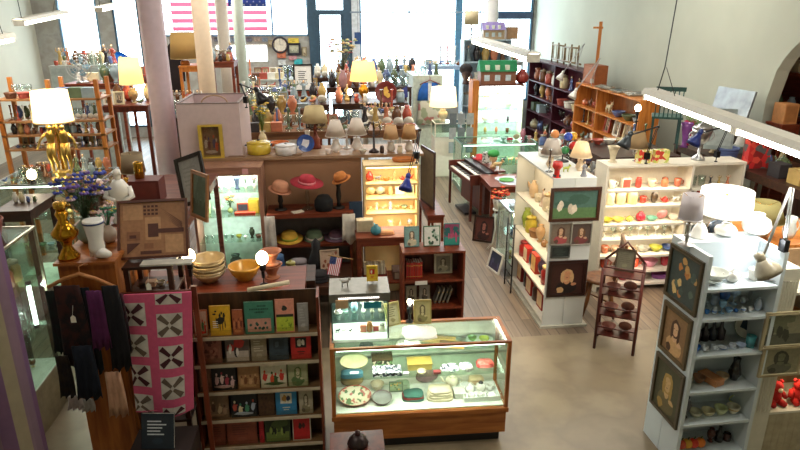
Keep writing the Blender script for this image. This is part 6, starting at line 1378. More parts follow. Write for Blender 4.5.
for i in range(2, 8): row(fq, 'the %s shelf of the wide cream unit' % NM[i], QZ[i]+.0005, RQ[i], .06, qw*.61, .14, hmax=(QZ[i-1]-QZ[i]-.036) if i > 2 else .13, dmax=.26, grow=1.4)
zb = [QZ[7]-.17-.0, ]
row(fq, 'the lowest shelf of the wide cream unit', .1005, [(teapot('#E0D8D0', 1.0), 'white teapot'), (bowl('#C03A4A', .22, .1), 'rose red bowl'), (teapot('#E8E0D4', 1.1), 'ivory teapot'), (oval_tray(.3, .2, .09, '#A85A9A', '#8A4A8A'), 'purple oval dish')], .06, qw*.61, .16, hmax=.11, dmax=.24)
bulb(fq.w(qw*.3, -.05, .34), 2.5, (1, .7, .6))
row(fq, 'the right bay of the wide cream unit', QZ[4]+.0005, trinkets(4), qw*.64, qw-.06, .14, hmax=.2, dmax=.26)
for i in (2, 3, 5, 6): row(fq, 'the %s shelf, right bay' % NM[i], QZ[i]+.0005, trinkets(5), qw*.64, qw-.06, .14, hmax=(QZ[i-1]-QZ[i]-.036) if i > 2 else .13, dmax=.26, grow=1.3)
# on top
T3 = QH+.0305-.03+.001
def qt(px, py, v=.17): return (gy(px, py, QY+v)[0], QY+v, QH+.0305)
for px, v, k, l in [(642, .12, carton(.16, .1, .17, mottle(['#D8C86A', '#E8E0C0', '#C83A2A', '#D8C86A'], 22, .5), name='cookie_tin', cat='tin'), 'left yellow tin with red flowers on the wide cream unit'), (659, .12, carton(.19, .1, .16, mottle(['#E0D070', '#E8E0C0', '#C8402A', '#B8C060'], 22, .5), name='cookie_tin', cat='tin'), 'right yellow tin with red flowers on the wide cream unit'),
      (612, .2, vessel('flare', '#D8C8A8', .2, .16), 'cream flared vase at the left top of the wide cream unit')]: put(k, l, qt(px, 165, v))
put(table_lamp('goblet', '#8A8078', .17, .1, '#C8AE88', .075, .14, .2, 0, metal=.5, flute=0, seg=10), 'tan panelled shade lamp left of the yellow tins', (gy(646, 152, 7.45)[0]-.17, 7.37, QH+.0305))
for px, py, rz_, l, cc in ((628, 165, .2, 'left black clamp lamp reaching over the wide cream unit', '#2E3438'), (697, 172, .1, 'right clamp lamp with blue head over the wide cream unit', '#1A2A6A')):
    x, z = gy(px+22, py+20, 6.9); put(clip_lamp(.42, cc, False, '#1A1A1E', .2), l, (gy(px+22, py, 7.1)[0], 7.2, QH+.0305+.101), rz_)
put(Kind('trophy_cup', 'trophy', [P('cup', MB().shell([(.1*.2, .2), (.09, .26), (.12, .36), (.13, .42)], 18), STEEL), P('foot', MB().lathe([(.09, 0), (.08, .03), (.02, .08), (.02, .2)], 16), STEEL), P('handle', MB().tube(ringpts(.11, .32, .07, .07, -PI/2, PI/2), .008, 6), STEEL), P('handle', MB().tube(ringpts(-.11, .32, .07, .07, PI/2, 3*PI/2), .008, 6), STEEL), P('lid', MB().lathe([(.135, .42), (.1, .46), (.02, .5), (.02, .54), (1e-6, .56)], 18), STEEL)]), 'silver two handled trophy urn under the hanging tube', qt(697, 165, .2), s=.95)
put(carton(.36, .02, .55, '#9AA6A4', '#B0BCBA', name='mirror', cat='mirror'), 'grey green mirror tilted behind the silver trophy', (gy(715, 150, 7.9)[0], 7.85, 1.72), -.4, rx=-.1, rest=True)
# dark long cabinet along the right wall behind
table('long_table', 'table', 'long dark table along the right wall below the arch', 5.22, 6.15, 5.5, 8.9, 1.60, DKW, leg=.08, low=[.9])
table('wall_bench', 'table', 'dark bench behind the wide cream unit carrying the tilted mirror', 3.5, 4.6, 7.62, 8.6, 1.7, DKW, leg=.06)
def rt(px, py, z=1.6): x, y = gz(px, py, z); return (max(x, 5.42), y, z+.0005)
@cached
def chair(c, s=1.0):
    b = [P('seat', MB().box(-.21, .21, -.2, .2, .42, .45), mt(c))]
    for x in (-.19, .17):
        for y in (-.19, .17): b.append(P('leg', MB().box(x, x+.025, y, y+.025, 0, .42), mt(c)))
    bk = MB().box(-.2, .2, .17, .2, .82, .88)
    for i in range(7): bk.box(-.18+.058*i, -.165+.058*i, .175, .195, .45, .82)
    b.append(P('backrest', bk, mt(c))); return Kind('child_chair', 'chair', b)
put(chair('#1E4A44'), 'small dark teal spindle chair on the shelf below the hanging tube', (gy(650, 140, 8.9)[0]-.12, 8.3, 1.7005), PI*.85, s=.95)
for px, py, c, n in ((672, 136, '#8A4A9A', 'purple'), (677, 134, '#C83058', 'crimson')):
    x = gy(px, py, 8.2)[0]+.17; put(vessel('flare', c, .34, .17), n + ' tall flared vase beside the teal chair', (x+.06*(n == 'crimson'), 8.15+.15*(n == 'crimson'), 1.7005))
put(Kind('grass_plant', 'plant', [P('pot', MB().shell([(.07, 0), (.1, .14)], 16), WHITE), P('blades', (lambda m: [m.tube([(0, 0, .12), (math.cos(i)*.05, math.sin(i)*.05, .3), (math.cos(i)*.16, math.sin(i)*.16, .38+.02*(i % 4))], .004, 4) for i in range(30)] and m)(MB()), mt('#6A8A3A'))]), 'small spiky green plant right of the crimson vase', (gy(692, 126, 8.1)[0]+.16, 8.25, 1.7005))
put(Kind('gift_bag', 'bag', [P('bag', MB().box(-.15, .15, -.06, .06, 0, .36, 0), mottle(['#C82A2A', '#8A1E1E', '#D84A3A', '#5A5A5A'], 14, .5)), P('handle', MB().tube(ringpts(0, .36, .08, .1, 0, PI), .008, 6), mt('#C8242A'))]), 'red patterned gift bag below the hanging tube', rt(735, 168))
put(carton(.75, .03, .42, mat('#9AA0A2', .35, .8, .3, 6), name='metal_tray', cat='tray'), 'dented silver tray leaning against the right wall', (5.8, gx(735, 112, 5.9)[1], gx(735, 118, 5.9)[2]), -PI/2+.1, rx=-.2)
put(carton(.5, .2, gx(735, 118, 5.9)[2]-1.602, '#5A5248', name='crate', cat='box'), 'grey brown box supporting the silver tray', (5.85, gx(735, 112, 5.9)[1], 1.6005), -PI/2)
for i, (px, py, k, l) in enumerate([(760, 150, flowers(('#4A5A4A', '#8A9A86'), .3, .4, 30, ('round', .14, .14, '#D8D4C8'), '#3A4A3A', 11), 'dried grey green bouquet on the long dark table'), (782, 150, vessel('hurricane', MILK, .3, .16, name='lamp_globe', cat='lamp shade'), 'tall white glass globe at the back of the dark table'),
      (748, 152, carton(.26, .2, .1, '#8A9490', name='box'), 'grey green box right of the red gift bag'), (790, 165, F('#C8B890', h=.35, hair='#8A7A4A'), 'large cream figurine at the right edge')]):
    put(k, l, (min(rt(px, py)[0], 5.85 if 'bouquet' not in l else 5.9), min(rt(px, py)[1], 6.8 if 'bouquet' in l else 8.7), 1.6005+(.12 if 'bouquet' in l else 0)))
# lit counter with china at the right edge
cxx_, cyy_ = gz(752, 195, 1.5); 
table('china_counter', 'table', 'orange topped counter with china at the right picture edge', 3.75, 5.15, 4.85, 5.55, 1.5, ORW, leg=.06, low=[1.1])
fc = Frame(4.05, 4.85, 0); bulb(fc.w(.5, .3, 1.95), 10, (1, .97, .9))
row(fc, 'the orange topped counter', 1.5005, [(pitcher('#DDE6E2', .2), 'pale blue white pitcher'), (plate('#E8ECEA', .24, '#8AA0B0'), 'pale leaning plate', {'rx': -1.3}), (bowl('#E0E4E0', .2, .09), 'white bowl'), (teapot('#DDE2E0', 1), 'white teapot')], .05, 1.1, .2)
put(table_lamp('round', '#8A7A5A', .16, .15, '#B8AE7A', .12, .19, .18, 0, metal=0), 'olive cream empire shade lamp behind the glowing drum lamp', (3.98, 5.1, 1.5005))
# arch alcove shelf
ax = 7.2
o = link('alcove_shelf', MB().box(6.75, 7.6, 7.2, 9.38, 2.0, 2.04).box(6.75, 7.6, 7.2, 9.38, 2.62, 2.66).box(6.75, 7.6, 7.2, 7.24, 0, 3.2).box(6.75, 7.6, 9.34, 9.38, 0, 3.2).mesh('alcove_shelf', REDW)); o['label'] = 'reddish shelf rack seen through the arch'; o['category'] = 'shelf'
fx = Frame(6.8, 9.3, -PI/2)
for z, n in ((2.0405, 'lower'), (2.6605, 'upper')): row(fx, 'the %s shelf beyond the arch' % n, z, trinkets(7), .05, 2.0, .18, hmax=.36, dmax=.3, grow=1.6)
put(carton(.14, .2, .5, '#B87A44', name='wooden_box', cat='box'), 'tall light wood box standing in the arch', (6.3, 8.15, 2.0)) if 0 else None
table('alcove_stand', 'stand', 'narrow stand in the arch opening under the light wood box', 6.22, 6.5, 7.95, 8.3, gx(772, 121, 6.3)[2], REDW, leg=.03)
put(carton(.2, .24, gx(772, 101, 6.3)[2]-gx(772, 121, 6.3)[2], '#B87E4A', '#A06A3A', name='wooden_box', cat='box'), 'upright light wood box standing in the arch', (6.36, 8.12, gx(772, 121, 6.3)[2]+.0005))
bulb((6.9, 6.6, 3.0), 25, (1, .8, .6), .1)

# ================================================================ right wall shelf units (orange and dark plum)
def wall_unit(lab, xf, y0, y1, h, zs, mids, m, mb_, bayname, nm, grow=1.3, nper=3):
    L = y1-y0; f = Frame(xf, y1, -PI/2)   # u runs from far to near
    root = link('wall_shelves', None); root.location = (xf, y1, 0); root.rotation_euler = (0, 0, -PI/2); root['label'] = lab.replace('unit', 'shelf unit full of china along the right'); root['category'] = 'shelf'
    t = .035
    for a in (0, L-t): link('side_panel', MB().box(a, a+t, 0, .36, 0, h).mesh('s', m), root)
    for u in mids: link('divider', MB().box(u*L-t/2, u*L+t/2, .004, .34, 0, h).mesh('s', m), root)
    link('top_board', MB().box(0, L, -.005, .36, h, h+.03).mesh('s', m), root); link('back_panel', MB().box(t, L-t, .34, .355, 0, h).mesh('s', mb_), root)
    for z in zs: link('shelf', MB().box(t, L-t, .006, .34, z-.025, z).mesh('s', m), root)
    ed = [0]+list(mids)+[1]
    for j, z in enumerate(zs):
        up = (zs[j-1] if j else h)-z-.04
        for b_ in range(len(ed)-1):
            row(f, 'the %s %s shelf of the %s' % (bayname[b_], nm[j], lab), z+.0005, trinkets(nper), ed[b_]*L+.06, ed[b_+1]*L-.06, .16, hmax=min(up, .34), dmax=.3, grow=grow*1.3)
    return f
OY0, OY1 = 9.95, gx(576, 84, 5.15)[1]
OH = 2.08; PH = 2.28
wall_unit('orange wall unit', 5.15, OY0, OY1, OH, [1.66, 1.3, .95, .55, .15], [.38], ORW, wood('#7A4420', '#9A5E30', 'z'), ['far', 'near'], ['top', 'second', 'third', 'fourth', 'bottom'], 1.4, 4)
PLUM = wood('#3A1420', '#541E2C', 'z')
wall_unit('plum wall unit', 5.4, OY1+.06, OY1+4.0, PH, [1.78, 1.38, .98, .5], [.5], PLUM, wood('#4A1A28', '#5E2432', 'z'), ['far', 'near'], ['top', 'second', 'third', 'bottom'], 1.6, 4)
# reddish row of shelves between the end unit and orange shelves
table('low_table', 'table', 'dark reddish table crowded with china behind the glass balls', 3.55, 4.9, 8.75, 9.75, 1.0, MAHZ, low=[.5])
fz = Frame(3.6, 8.8, 0)
row(fz, 'the front of the crowded china table', 1.0005, trinkets(7), 0, 1.25, .15, hmax=.3, grow=1.4); row(fz, 'the middle of the crowded china table', 1.0005, trinkets(7), 0, 1.25, .45, hmax=.3, grow=1.4); row(fz, 'the back of the crowded china table', 1.0005, trinkets(7), 0, 1.25, .75, hmax=.35, grow=1.5)
table('low_table', 'table', 'dark table with stacked plates below the plum shelves', 4.2, 5.1, 10.6, 13.0, .9, DKW)
fz = Frame(4.25, 10.65, 0)
for j in range(5): row(fz, 'row %s of the plate table' % ('one', 'two', 'three', 'four', 'five')[j], .9005, trinkets(4), 0, .8, .2+.48*j, hmax=.35, grow=1.5)
# wooden frame bench and crib frame on the plum shelves
@cached
def cot():
    m = wood('#6A5638', '#8A7450', 'x'); L = 1.9; b = [P('rail', MB().tube([(0, 0, .08), (L, 0, .08)], .02, 8), m), P('rail', MB().tube([(0, 0, .42), (L*.45, 0, .42)], .018, 8), m), P('rail', MB().tube([(L*.45, 0, .40), (L*.9, 0, .42)], .018, 8), m)]
    for i in range(5): b.append(P('post', MB().tube([(L*.225*i, 0, 0), (L*.225*i, 0, .48)], .02, 8), m))
    for i in range(8): b.append(P('spindle', MB().tube([(L*.05+i*L*.11, 0, .08), (L*.05+i*L*.11, 0, .42)], .010, 6), m))
    return Kind('bench_frame', 'bench', b)
put(cot(), 'pale wooden spindle bench frame on top of the plum shelves', (5.62, OY1+2.9, PH+.0305), -PI/2)
o = Kind('wooden_easel', 'easel', [P('post', MB().box(-.03, .03, -.02, .02, 0, 1.0), ORW), P('crossbar', MB().box(-.14, .06, -.045, -.02, .86, .9), ORW), P('foot', MB().box(-.2, .2, -.03, .03, -.001, .04), ORW)])
put(o, 'orange wooden easel post on the near end of the plum shelves', (5.66, OY1+.22, PH+.0315), -.6)
put(carton(.6, .26, .38, '#8A4A1E', '#9A5A2A', name='drawer_box', cat='box'), 'orange brown box between the plum and orange shelves', (5.4, OY1-.34, OH+.0305), -PI/2)
for i, (Y_, c) in enumerate(((10.4, '#D8D4CC'), (10.9, '#3A4A54'), (11.5, '#B8B4AC'))): put(picture(.34, .28, '#8A8478', .02, ('scene', c, '#8A8A84', '#6A6A64'), 30+i), '%s flat framed print lying on the orange shelves' % ('nearest', 'middle', 'farthest')[i], (5.34, Y_, OH+.0405), .4*i, rx=-1.45)
for px, py, Y_, l in ((541, 88, OY1+.75, 'white clamp lamp in front of the plum shelves'), (578, 98, OY1-.75, 'white clamp lamp in front of the orange shelves')):
    x, z = gy(px, py, Y_); put(clip_lamp(.5, '#E4E0DA', False, '#A8A4A0', 1.2), l, (5.44 if Y_ > OY1 else 5.17, Y_, (PH if Y_ > OY1 else OH)+.0305+.101), .2)
p = gy(638, 108, 9.6); spot_lamp('bare glowing bulb at the near end of the orange shelves', (p[0], 9.6, p[1]), 22, (1, .85, .6), .05, foot=-.22)
o = link('bulb_post', MB().tube([(p[0], 9.6, 0), (p[0], 9.6, p[1]-.221)], .015, 8).mesh('bulb_post', DARKMETAL)); o['label'] = 'thin dark pole carrying the bulb by the orange shelves'; o['category'] = 'pole'

# ================================================================ whatnot stand and windsor chair
SA, SB = gz(597, 352, 0), gz(634, 372, 0)
@cached
def whatnot():
    m = wood('#3E1812', '#5A241A', 'z'); W_, D_, H_ = .40, .30, .95; b = []
    for x in (0, W_):
        for y in (0, D_): b.append(P('post', MB().tube([(x, y, 0), (x, y, H_)], .016, 8), m))
    for z in (.18, .42, .66, .88):
        b.append(P('shelf', MB().box(.0, W_, 0, D_, z-.012, z), m))
        b.append(P('cross_bar', MB().tube([(0, 0, z+.09), (W_, 0, z+.09)], .008, 6), m))
    b.append(P('crest', MB().tube([(0, D_, H_), (W_*.5, D_, H_+.22), (W_, D_, H_)], .014, 8), m)); return Kind('whatnot_stand', 'stand', b)
wr = math.radians(-30); wx, wy = gz(594, 348, 0)
wf = Frame(wx, wy, wr)
put(whatnot(), 'dark reddish four tier folding stand near the right unit', (wx, wy, .001), wr)
for z, n in ((.18, 'lowest'), (.42, 'second'), (.66, 'third')): row(wf, 'the %s tier of the dark stand' % n, z+.0015, [(bowl('#B87A6A', .16, .06), 'rose brown bowl'), (plate('#C8A890', .14, '#8A5A4A'), 'peach leaning plate', {'rx': -1.2})], .03, .37, .15, hmax=.13, dmax=.2)
put(picture(.2, .24, '#4A3A2A', .02, ('text', '#6A6450', '#5A5440', '#7A7458'), 35), 'grey brown framed text on top of the dark stand', wf.w(.2, .18, .8815), wr, rx=-.3)
@cached
def windsor():
    m = wood('#5A3418', '#7C4C26', 'z'); b = [P('seat', MB().lathe([(.18, .42), (.21, .43), (.21, .455), (.17, .46)], 20, sy=.95), m)]
    for x, y in ((-1, -1), (1, -1), (-1, 1), (1, 1)): b.append(P('leg', MB().tube([(x*.11, y*.11, .43), (x*.14, y*.14, .2), (x*.18, y*.18, 0)], [.02, .024, .014], 8), m))
    b.append(P('stretcher', MB().tube([(-.145, -.145, .18), (.145, .145, .18)], .01, 6), m))
    for i in range(6): b.append(P('spindle', MB().tube([(-.15+.06*i, .14, .45), (-.18+.072*i, .22, .9)], .009, 6), m))
    b.append(P('crest_rail', MB().box(-.22, .22, .205, .235, .88, .96), m)); return Kind('windsor_chair', 'chair', b)
p = gz(606, 318, 0); put(windsor(), 'brown spindle back chair between the end unit and the cream shelves', (EX1+.33, 6.62, 0), -1.9)

fz = Frame(5.25, 8.8, -PI/2)
for j in range(2): row(fz, 'row %s of the long dark table' % ('one', 'two', 'three')[j], 1.6005, trinkets(9), .1, 3.2, .15+.3*j, hmax=.45, grow=1.7)
fz = Frame(3.55, 7.68, 0)
row(fz, 'the back of the mirror bench', 1.7005, trinkets(6), .0, 1.05, .8, hmax=.4, grow=1.4)

for x_, y_, r_ in ((5.85, gx(735, 112, 5.9)[1], .38), (5.95, 8.7, .3), (5.9, 6.8, .3), (rt(735, 168)[0], rt(735, 168)[1], .25), (rt(748, 152)[0], min(rt(748, 152)[1], 8.7), .25), (rt(782, 150)[0], min(rt(782, 150)[1], 8.7), .18), (5.85, min(rt(790, 165)[1], 8.7), .16)): clear(x_, y_, r_, 1.6)

# ================================================================ left side: oak cabinet with clothes, etagere with quilt
def px_table(name, label, xa, xb, py, Y, depth, m, h=None, **k):
    """table whose front top edge runs along image row py between two columns, at distance Y"""
    x0, z = gy(xa, py, Y); x1 = gy(xb, py, Y)[0]
    table(name, 'table', label, x0, x1, Y, Y+depth, z, m, **k); return Frame(x0, Y, 0), x1-x0, z
OX0, OZ = gy(56, 266, 4.25); OX1 = gy(113, 263, 4.25)[0]; ow_ = OX1-OX0
root = link('oak_cabinet', None); root.location = (OX0, 4.25, 0); root['label'] = 'tall orange oak cabinet with dark clothes hanging in front'; root['category'] = 'cabinet'
link('body', MB().box(0, ow_, .02, .75, 0, OZ).mesh('b', OAKZ), root); link('door', MB().box(.02, ow_-.02, 0, .02, .05, OZ-.25).mesh('d', OAKZ), root)
link('top_board', MB().box(-.015, ow_+.015, -.01, .76, OZ, OZ+.02).mesh('t', OAK), root)
oz = OZ+.0205; fo = Frame(OX0, 4.25, 0)
hx_, hz_ = gy(80, 273, 4.18)
mbh = MB().tube([(-.22, 0, -.09), (-.1, 0, -.03), (0, 0, 0), (.1, 0, -.04), (.22, 0, -.11)], .014, 8).tube([(0, 0, 0), (0, .01, .05), (.03, .03, .06), (.035, .07, .04)], .004, 6)
put(Kind('clothes_hanger', 'hanger', [P('clothes_hanger', mbh, wood('#A86A3A', '#C88A54', 'x'))]), 'light wooden hanger on the front of the oak cabinet', (hx_, 4.165, hz_))
VEL = lambda c: mottle([c, '#1A1418', c], 9, .95, 'noise')
def hang(px, y0, y1, wpx, c, lab, Y=4.14, m=None):
    x, z0 = gy(px, y0, Y); z1 = gy(px, y1, Y)[1]; W_ = wpx*.0092
    n = 9; vs = []
    for s_ in (0, 1):
        for i in range(n+1):
            u = -W_/2+W_*i/n
            for k in range(5): t = k/4; vs.append((u*(.9+.25*t), (.012*math.sin(i*2.1+k))*(.4+t) + s_*.012 - .02, -(z0-z1)*t*(1-.03*math.sin(i*1.7))))
    fs = []; q = (n+1)*5
    for i in range(n):
        for k in range(4): a = i*5+k; fs += [(a, a+1, a+6, a+5), (q+a, q+a+5, q+a+6, q+a+1)]
        fs += [(i*5+4, q+i*5+4, q+i*5+9, i*5+9), (i*5, i*5+5, q+i*5+5, q+i*5)]
    for k in range(4): fs += [(k, q+k, q+k+1, k+1), (n*5+k, n*5+k+1, q+n*5+k+1, q+n*5+k)]
    put(Kind('garment', 'clothes', [P('garment', MB().add(vs, fs, True), m or VEL(c))]), lab, (x, Y, z0))
hang(53, 290, 352, 11, '#16201E', 'black green velvet sleeve at the far left of the hanging clothes', 4.16)
hang(67, 285, 366, 20, '#3A1A16', 'dark brown floral blouse hanging on the oak cabinet', 4.13)
hang(83, 287, 372, 10, '#0E1820', 'dark navy skirt panel between the blouse and purple panel', 4.16)
hang(94, 290, 348, 12, '#5A1A50', 'plum purple velvet panel hanging on the oak cabinet', 4.11, mat('#54184A', .85))
hang(110, 285, 369, 13, '#0C0C12', 'black velvet coat hanging right of the plum panel', 4.12, mat('#0E0C12', .95))
hang(118, 293, 352, 8, '#4A1A2A', 'dark wine garment beside the pink quilt', 4.17)
hang(82, 345, 398, 16, '#0E1A2C', 'dark blue lower skirt below the plum panel', 4.09, mat('#0C1626', .9))
hang(62, 355, 396, 10, '#2A2016', 'dark brown tall pouch at the lower left of the clothes', 4.10)
hang(75, 395, 408, 11, '#A89AA0', 'pale lace hem under the dark skirt', 4.14, mat('#B0A2A0', .8)); hang(113, 371, 415, 13, '#C89A78', 'peach satin slip hanging below the black coat', 4.15, mat('#C8987A', .5))
hang(88, 398, 410, 9, '#A89AA0', 'second pale lace hem under the dark skirt, on the right', 4.15, mat('#A8A09A', .8))
for px, py, n in ((74, 316, 'lower'), (149, 284, 'upper')):
    x, z = gy(px, py, 4.08 if n == 'lower' else 4.26); put(Kind('price_tag', 'tag', [P('tag', MB().box(-.017, .017, -.001, .001, -.04, 0).prism([(-.017, 0), (.017, 0), (0, .018)], -.001, .001), PAPER), P('string', MB().tube([(0, 0, .015), (.005, .02, .08)], .001, 4), PAPER)]), '%s white price tag on the left' % n, (x, 4.06 if n == 'lower' else 4.245, z))
# things on the oak cabinet
gl = MB().lathe([(.07, 0), (.075, .02), (.05, .05), (.03, .09), (.04, .13), (.085, .17), (.09, .2), (.05, .25), (.03, .29), (.045, .33), (.03, .36)], 20)
put(Kind('oil_lamp', 'lamp', [P('body', gl, mat('#C8922A', .15, 1)), P('burner', MB().lathe([(.03, .36), (.045, .38), (.045, .41), (.03, .42)], 14), BRASS), P('knob', MB().tube([(.04, 0, .39), (.07, 0, .39)], .006, 6), BRASS)]), 'shiny gold oil lamp base on the oak cabinet', fo.w(.06, .09, oz))
put(Kind('boot_vase', 'vase', [P('vase', MB().tube([(0, 0, .0), (0, 0, .0)], .01) if 0 else MB().lathe([(.05, .03), (.055, .07), (.05, .12), (.062, .2), (.07, .25), (.068, .27), (.06, .27)], 18).tube([(0, 0, .03), (.05, -.03, .03), (.10, -.05, .025)], [.045, .038, .02], 10).tube([(-.03, 0, .05), (-.05, 0, 0)], [.02, .012], 6), PORC),
    P('band', MB().lathe([(.0695, .245), (.073, .245), (.073, .256), (.0695, .256)], 18), mt('#2A3A6A'))]), 'white porcelain boot vase at the right front of the oak cabinet', fo.w(ow_-.12, .08, oz))
put(flowers(('#3A48A8', '#6A50A0', '#2E3A88', '#B8A0B0'), .36, .38, 34, ('round', .2, .16, '#7A8A7A'), '#3E5A3A', 12), 'blue and violet flower bouquet on the oak cabinet', fo.w(.08, .42, oz+.17))
put(flowers(('#C8A090', '#4A8A6A'), .2, .2, 14, ('round', .14, .12, '#C8B8A8'), '#3A7A5A', 13), 'small pink and green bouquet behind the boot vase', fo.w(.24, .40, oz+.12))
# black etagere
ex0, ez0 = gy(114, 268, 4.33); ex0 = max(ex0, OX1+.03); ex1 = gy(181, 265, 4.33)[0]-.07; ew = ex1-ex0
root = link('etagere', None); root.location = (ex0, 4.33, 0); root['label'] = 'dark wooden open shelf stand behind the pink quilt'; root['category'] = 'shelf'
for x in (0, ew-.035):
    for y in (0, .30): link('post', MB().box(x, x+.035, y, y+.035, 0, ez0-.02).mesh('p', DKWZ), root)
for z in (ez0, ez0-.22, 1.0, .45): link('shelf', MB().box(-.005, ew+.005, -.01, .34, z-.02, z).mesh('s', DKW), root)
fe = Frame(ex0, 4.33, 0)
put(carton(.36, .10, .012, '#B8B4A8', name='paper_sheets', cat='paper'), 'flat white papers on top of the dark stand', fe.w(.3, .05, ez0+.0005))
x_, z_ = gy(160, 256, 4.6)
INL = ('inlay', '#A0704A', '#B88A60', '#54291A', '#8A5A3A')
put(picture(.50, .44, '#5A2E1C', .018, INL, 40), 'large inlaid wood picture of rooftops leaning on the dark stand', (x_+.0, 4.45, ez0+.014), .06, rx=-.45)
put(carton(.05, .10, .32, '#6A2A2A', '#7A3A34', name='book_box', cat='box'), 'dull red upright box left of the inlaid picture', fe.w(.03, .36, ez0+.0005))
row(fe, 'the upper level of the dark stand', ez0-.2195, [(hat('#5A4A38', .08, .05, .06, '#3A2A20'), 'small brown hat'), (carton(.1, .1, .06, '#C8A080', name='box'), 'peach box'), (bowl('#B8A080', .12, .06), 'straw bowl'), (flowers(('#C8B070', '#D8C890', '#A83A3A'), .09, .2, 22, None, '#8A7A4A', 14), 'bunch of dried cream flowers')], .03, ew-.03, .16, hmax=.17)
row(fe, 'the middle level of the dark stand', 1.0005, trinkets(4), .05, ew-.05, .25, hmax=.3)
# pink quilt hanging in front
qx0, qz1 = gy(122, 297, 4.22); qx1 = gy(190, 292, 4.22)[0]; qz0 = gy(150, 412, 4.22)[1]
def quilt(w, h):
    mb = MB(); nx, nz = 12, 20
    Y = lambda u, t: .018*math.sin(u*7)*t - .02*t
    g = lambda u, t, e=0: (u*w*(1-.10*t) - .035*t, Y(u, t)-e, -t*h*(1+.06*math.sin(u*3)))
    for s_ in (0, .015):
        for i in range(nx):
            for j in range(nz): a = [g(i/nx, j/nz, -s_), g((i+1)/nx, j/nz, -s_), g((i+1)/nx, (j+1)/nz, -s_), g(i/nx, (j+1)/nz, -s_)]; mb.add(a if s_ else a[::-1], [(0, 1, 2, 3)], True, 0)
    mb.add([g(0, 0), g(1, 0), g(1, 0, -.015), g(0, 0, -.015)], [(0, 1, 2, 3)], m=0); mb.add([g(0, 1), g(0, 1, -.015), g(1, 1, -.015), g(1, 1)], [(0, 1, 2, 3)], m=0)
    for i in range(nz):
        for u in (0, 1): mb.add([g(u, i/nz), g(u, (i+1)/nz), g(u, (i+1)/nz, -.015), g(u, i/nz, -.015)], [(0, 1, 2, 3)], m=0)
    def patch(u0, u1, t0, t1, m, e):
        N = 4
        for i in range(N):
            for j in range(N): f = lambda a, b: g(u0+(u1-u0)*a/N, t0+(t1-t0)*b/N, e); mb.add([f(i, j+1), f(i+1, j+1), f(i+1, j), f(i, j)], [(0, 1, 2, 3)], m=m)
    bl = []
    for r in range(5):
        for (u0, u1) in ((-.14, .30), (.46, .86)):
            t0 = -.19+.255*r+(.09 if u0 > 0 else .0); t1 = t0+.185
            a0, a1, b0, b1 = max(0.005, u0), u1, max(.004, t0), min(.985, t1)
            if b1-b0 < .03: continue
            patch(a0, a1, b0, b1, 1, .003)
            cx, ct = (u0+u1)/2, (t0+t1)/2
            for du, dt in ((-1, -1), (1, 1), (-1, 1), (1, -1)):
                q = [(cx+du*.035, ct+dt*.002), (cx+du*.195, ct+dt*.055), (cx+du*.13, ct+dt*.09), (cx+du*.002, ct+dt*.022)]
                q = [(min(max(a, a0), a1), min(max(b, b0), b1)) for a, b in q]
                mb.add([g(a, b, .006) for a, b in q], [(0, 1, 2, 3), ], m=2+(r+int(u0 > 0)) % 2)
                mb.add([g(a, b, .006) for a, b in q[::-1]], [(0, 1, 2, 3)], m=2+(r+int(u0 > 0)) % 2)
    return mb
PINK = mat('#D2587C', .85, var=.08, scale=25, bump=.2)
put(Kind('quilt', 'quilt', [P('quilt', quilt(qx1-qx0, qz1-qz0), [PINK, mat('#CFC6BC', .85), mt('#6A5A4E', rough=.9), mt('#4A2028', rough=.9)])]), 'pink patchwork quilt with white star blocks hanging at the left', (qx0, 4.25, qz1))
# quilt rack
mbq = [P('side_post', MB().box(qx1-qx0-.005, qx1-qx0+.03, .01, .035, -qz1+.0, .03), REDWZ), P('side_post', MB().box(-.03, 0, .01, .035, -qz1, .0), REDWZ), P('top_rail', MB().tube([(-.02, .022, -.008), (qx1-qx0-.006, .022, -.008)], .012, 8), REDW)]
put(Kind('quilt_rack', 'rack', mbq), 'brown wooden rack holding the pink quilt', (qx0, 4.27, qz1))
# dark things under the quilt
x_, z_ = gy(158, 443, 4.1)
put(carton(.34, .3, max(z_, .12)-.0, '#2A1A14', name='wooden_chest', cat='box'), 'low dark chest under the pink quilt', (x_, 4.06+.15-.12, 0)) if 0 else None
xk, zk = gy(160, 444, 4.0)
put(carton(.44, .34, max(.05, zk-.001), '#22140F', name='wooden_chest', cat='box'), 'low dark chest on the floor under the pink quilt', (xk+.02, 4.03, 0))
put(book(.24, .26, .02, '#14222E', ('text', '#14202C', '#C8CCD0', '#1C2C3A'), 41), 'navy book with white writing leaning under the pink quilt', (xk, 3.94, max(.05, zk-.001)+.0005), -.12, rx=-.3)
put(basket(.26, .16, '#2E1A12'), 'dark basket beside the navy book under the quilt', (xk+.05, 4.08, max(.05, zk-.001)+.0005)) if 0 else None
# finial of a newel or lamp at the bottom edge
fx_, fz_ = gy(358, 448, 3.6)
table('plant_table', 'table', 'brown table top corner at the bottom picture edge', gy(330, 448, 3.62)[0], gy(384, 448, 3.62)[0], 3.45, 3.75, gy(384, 441, 3.62)[1], MAHZ, leg=.03)
put(Kind('fluted_finial', 'ornament', [P('dome', MB().lathe([(.07, 0), (.075, .015), (.068, .04), (.045, .07), (.02, .085)], 24, flute=-.12), mat('#3A2E2E', .3, .5)), P('knob', MB().lathe([(.02, .085), (.012, .095), (.02, .108), (1e-6, .12)], 12), mat('#4A2A2A', .3))]), 'dark fluted dome with knob at the bottom picture edge', (fx_, 3.60, gy(384, 441, 3.62)[1]+.0005))
x_, z_ = gy(106, 447, 3.6)

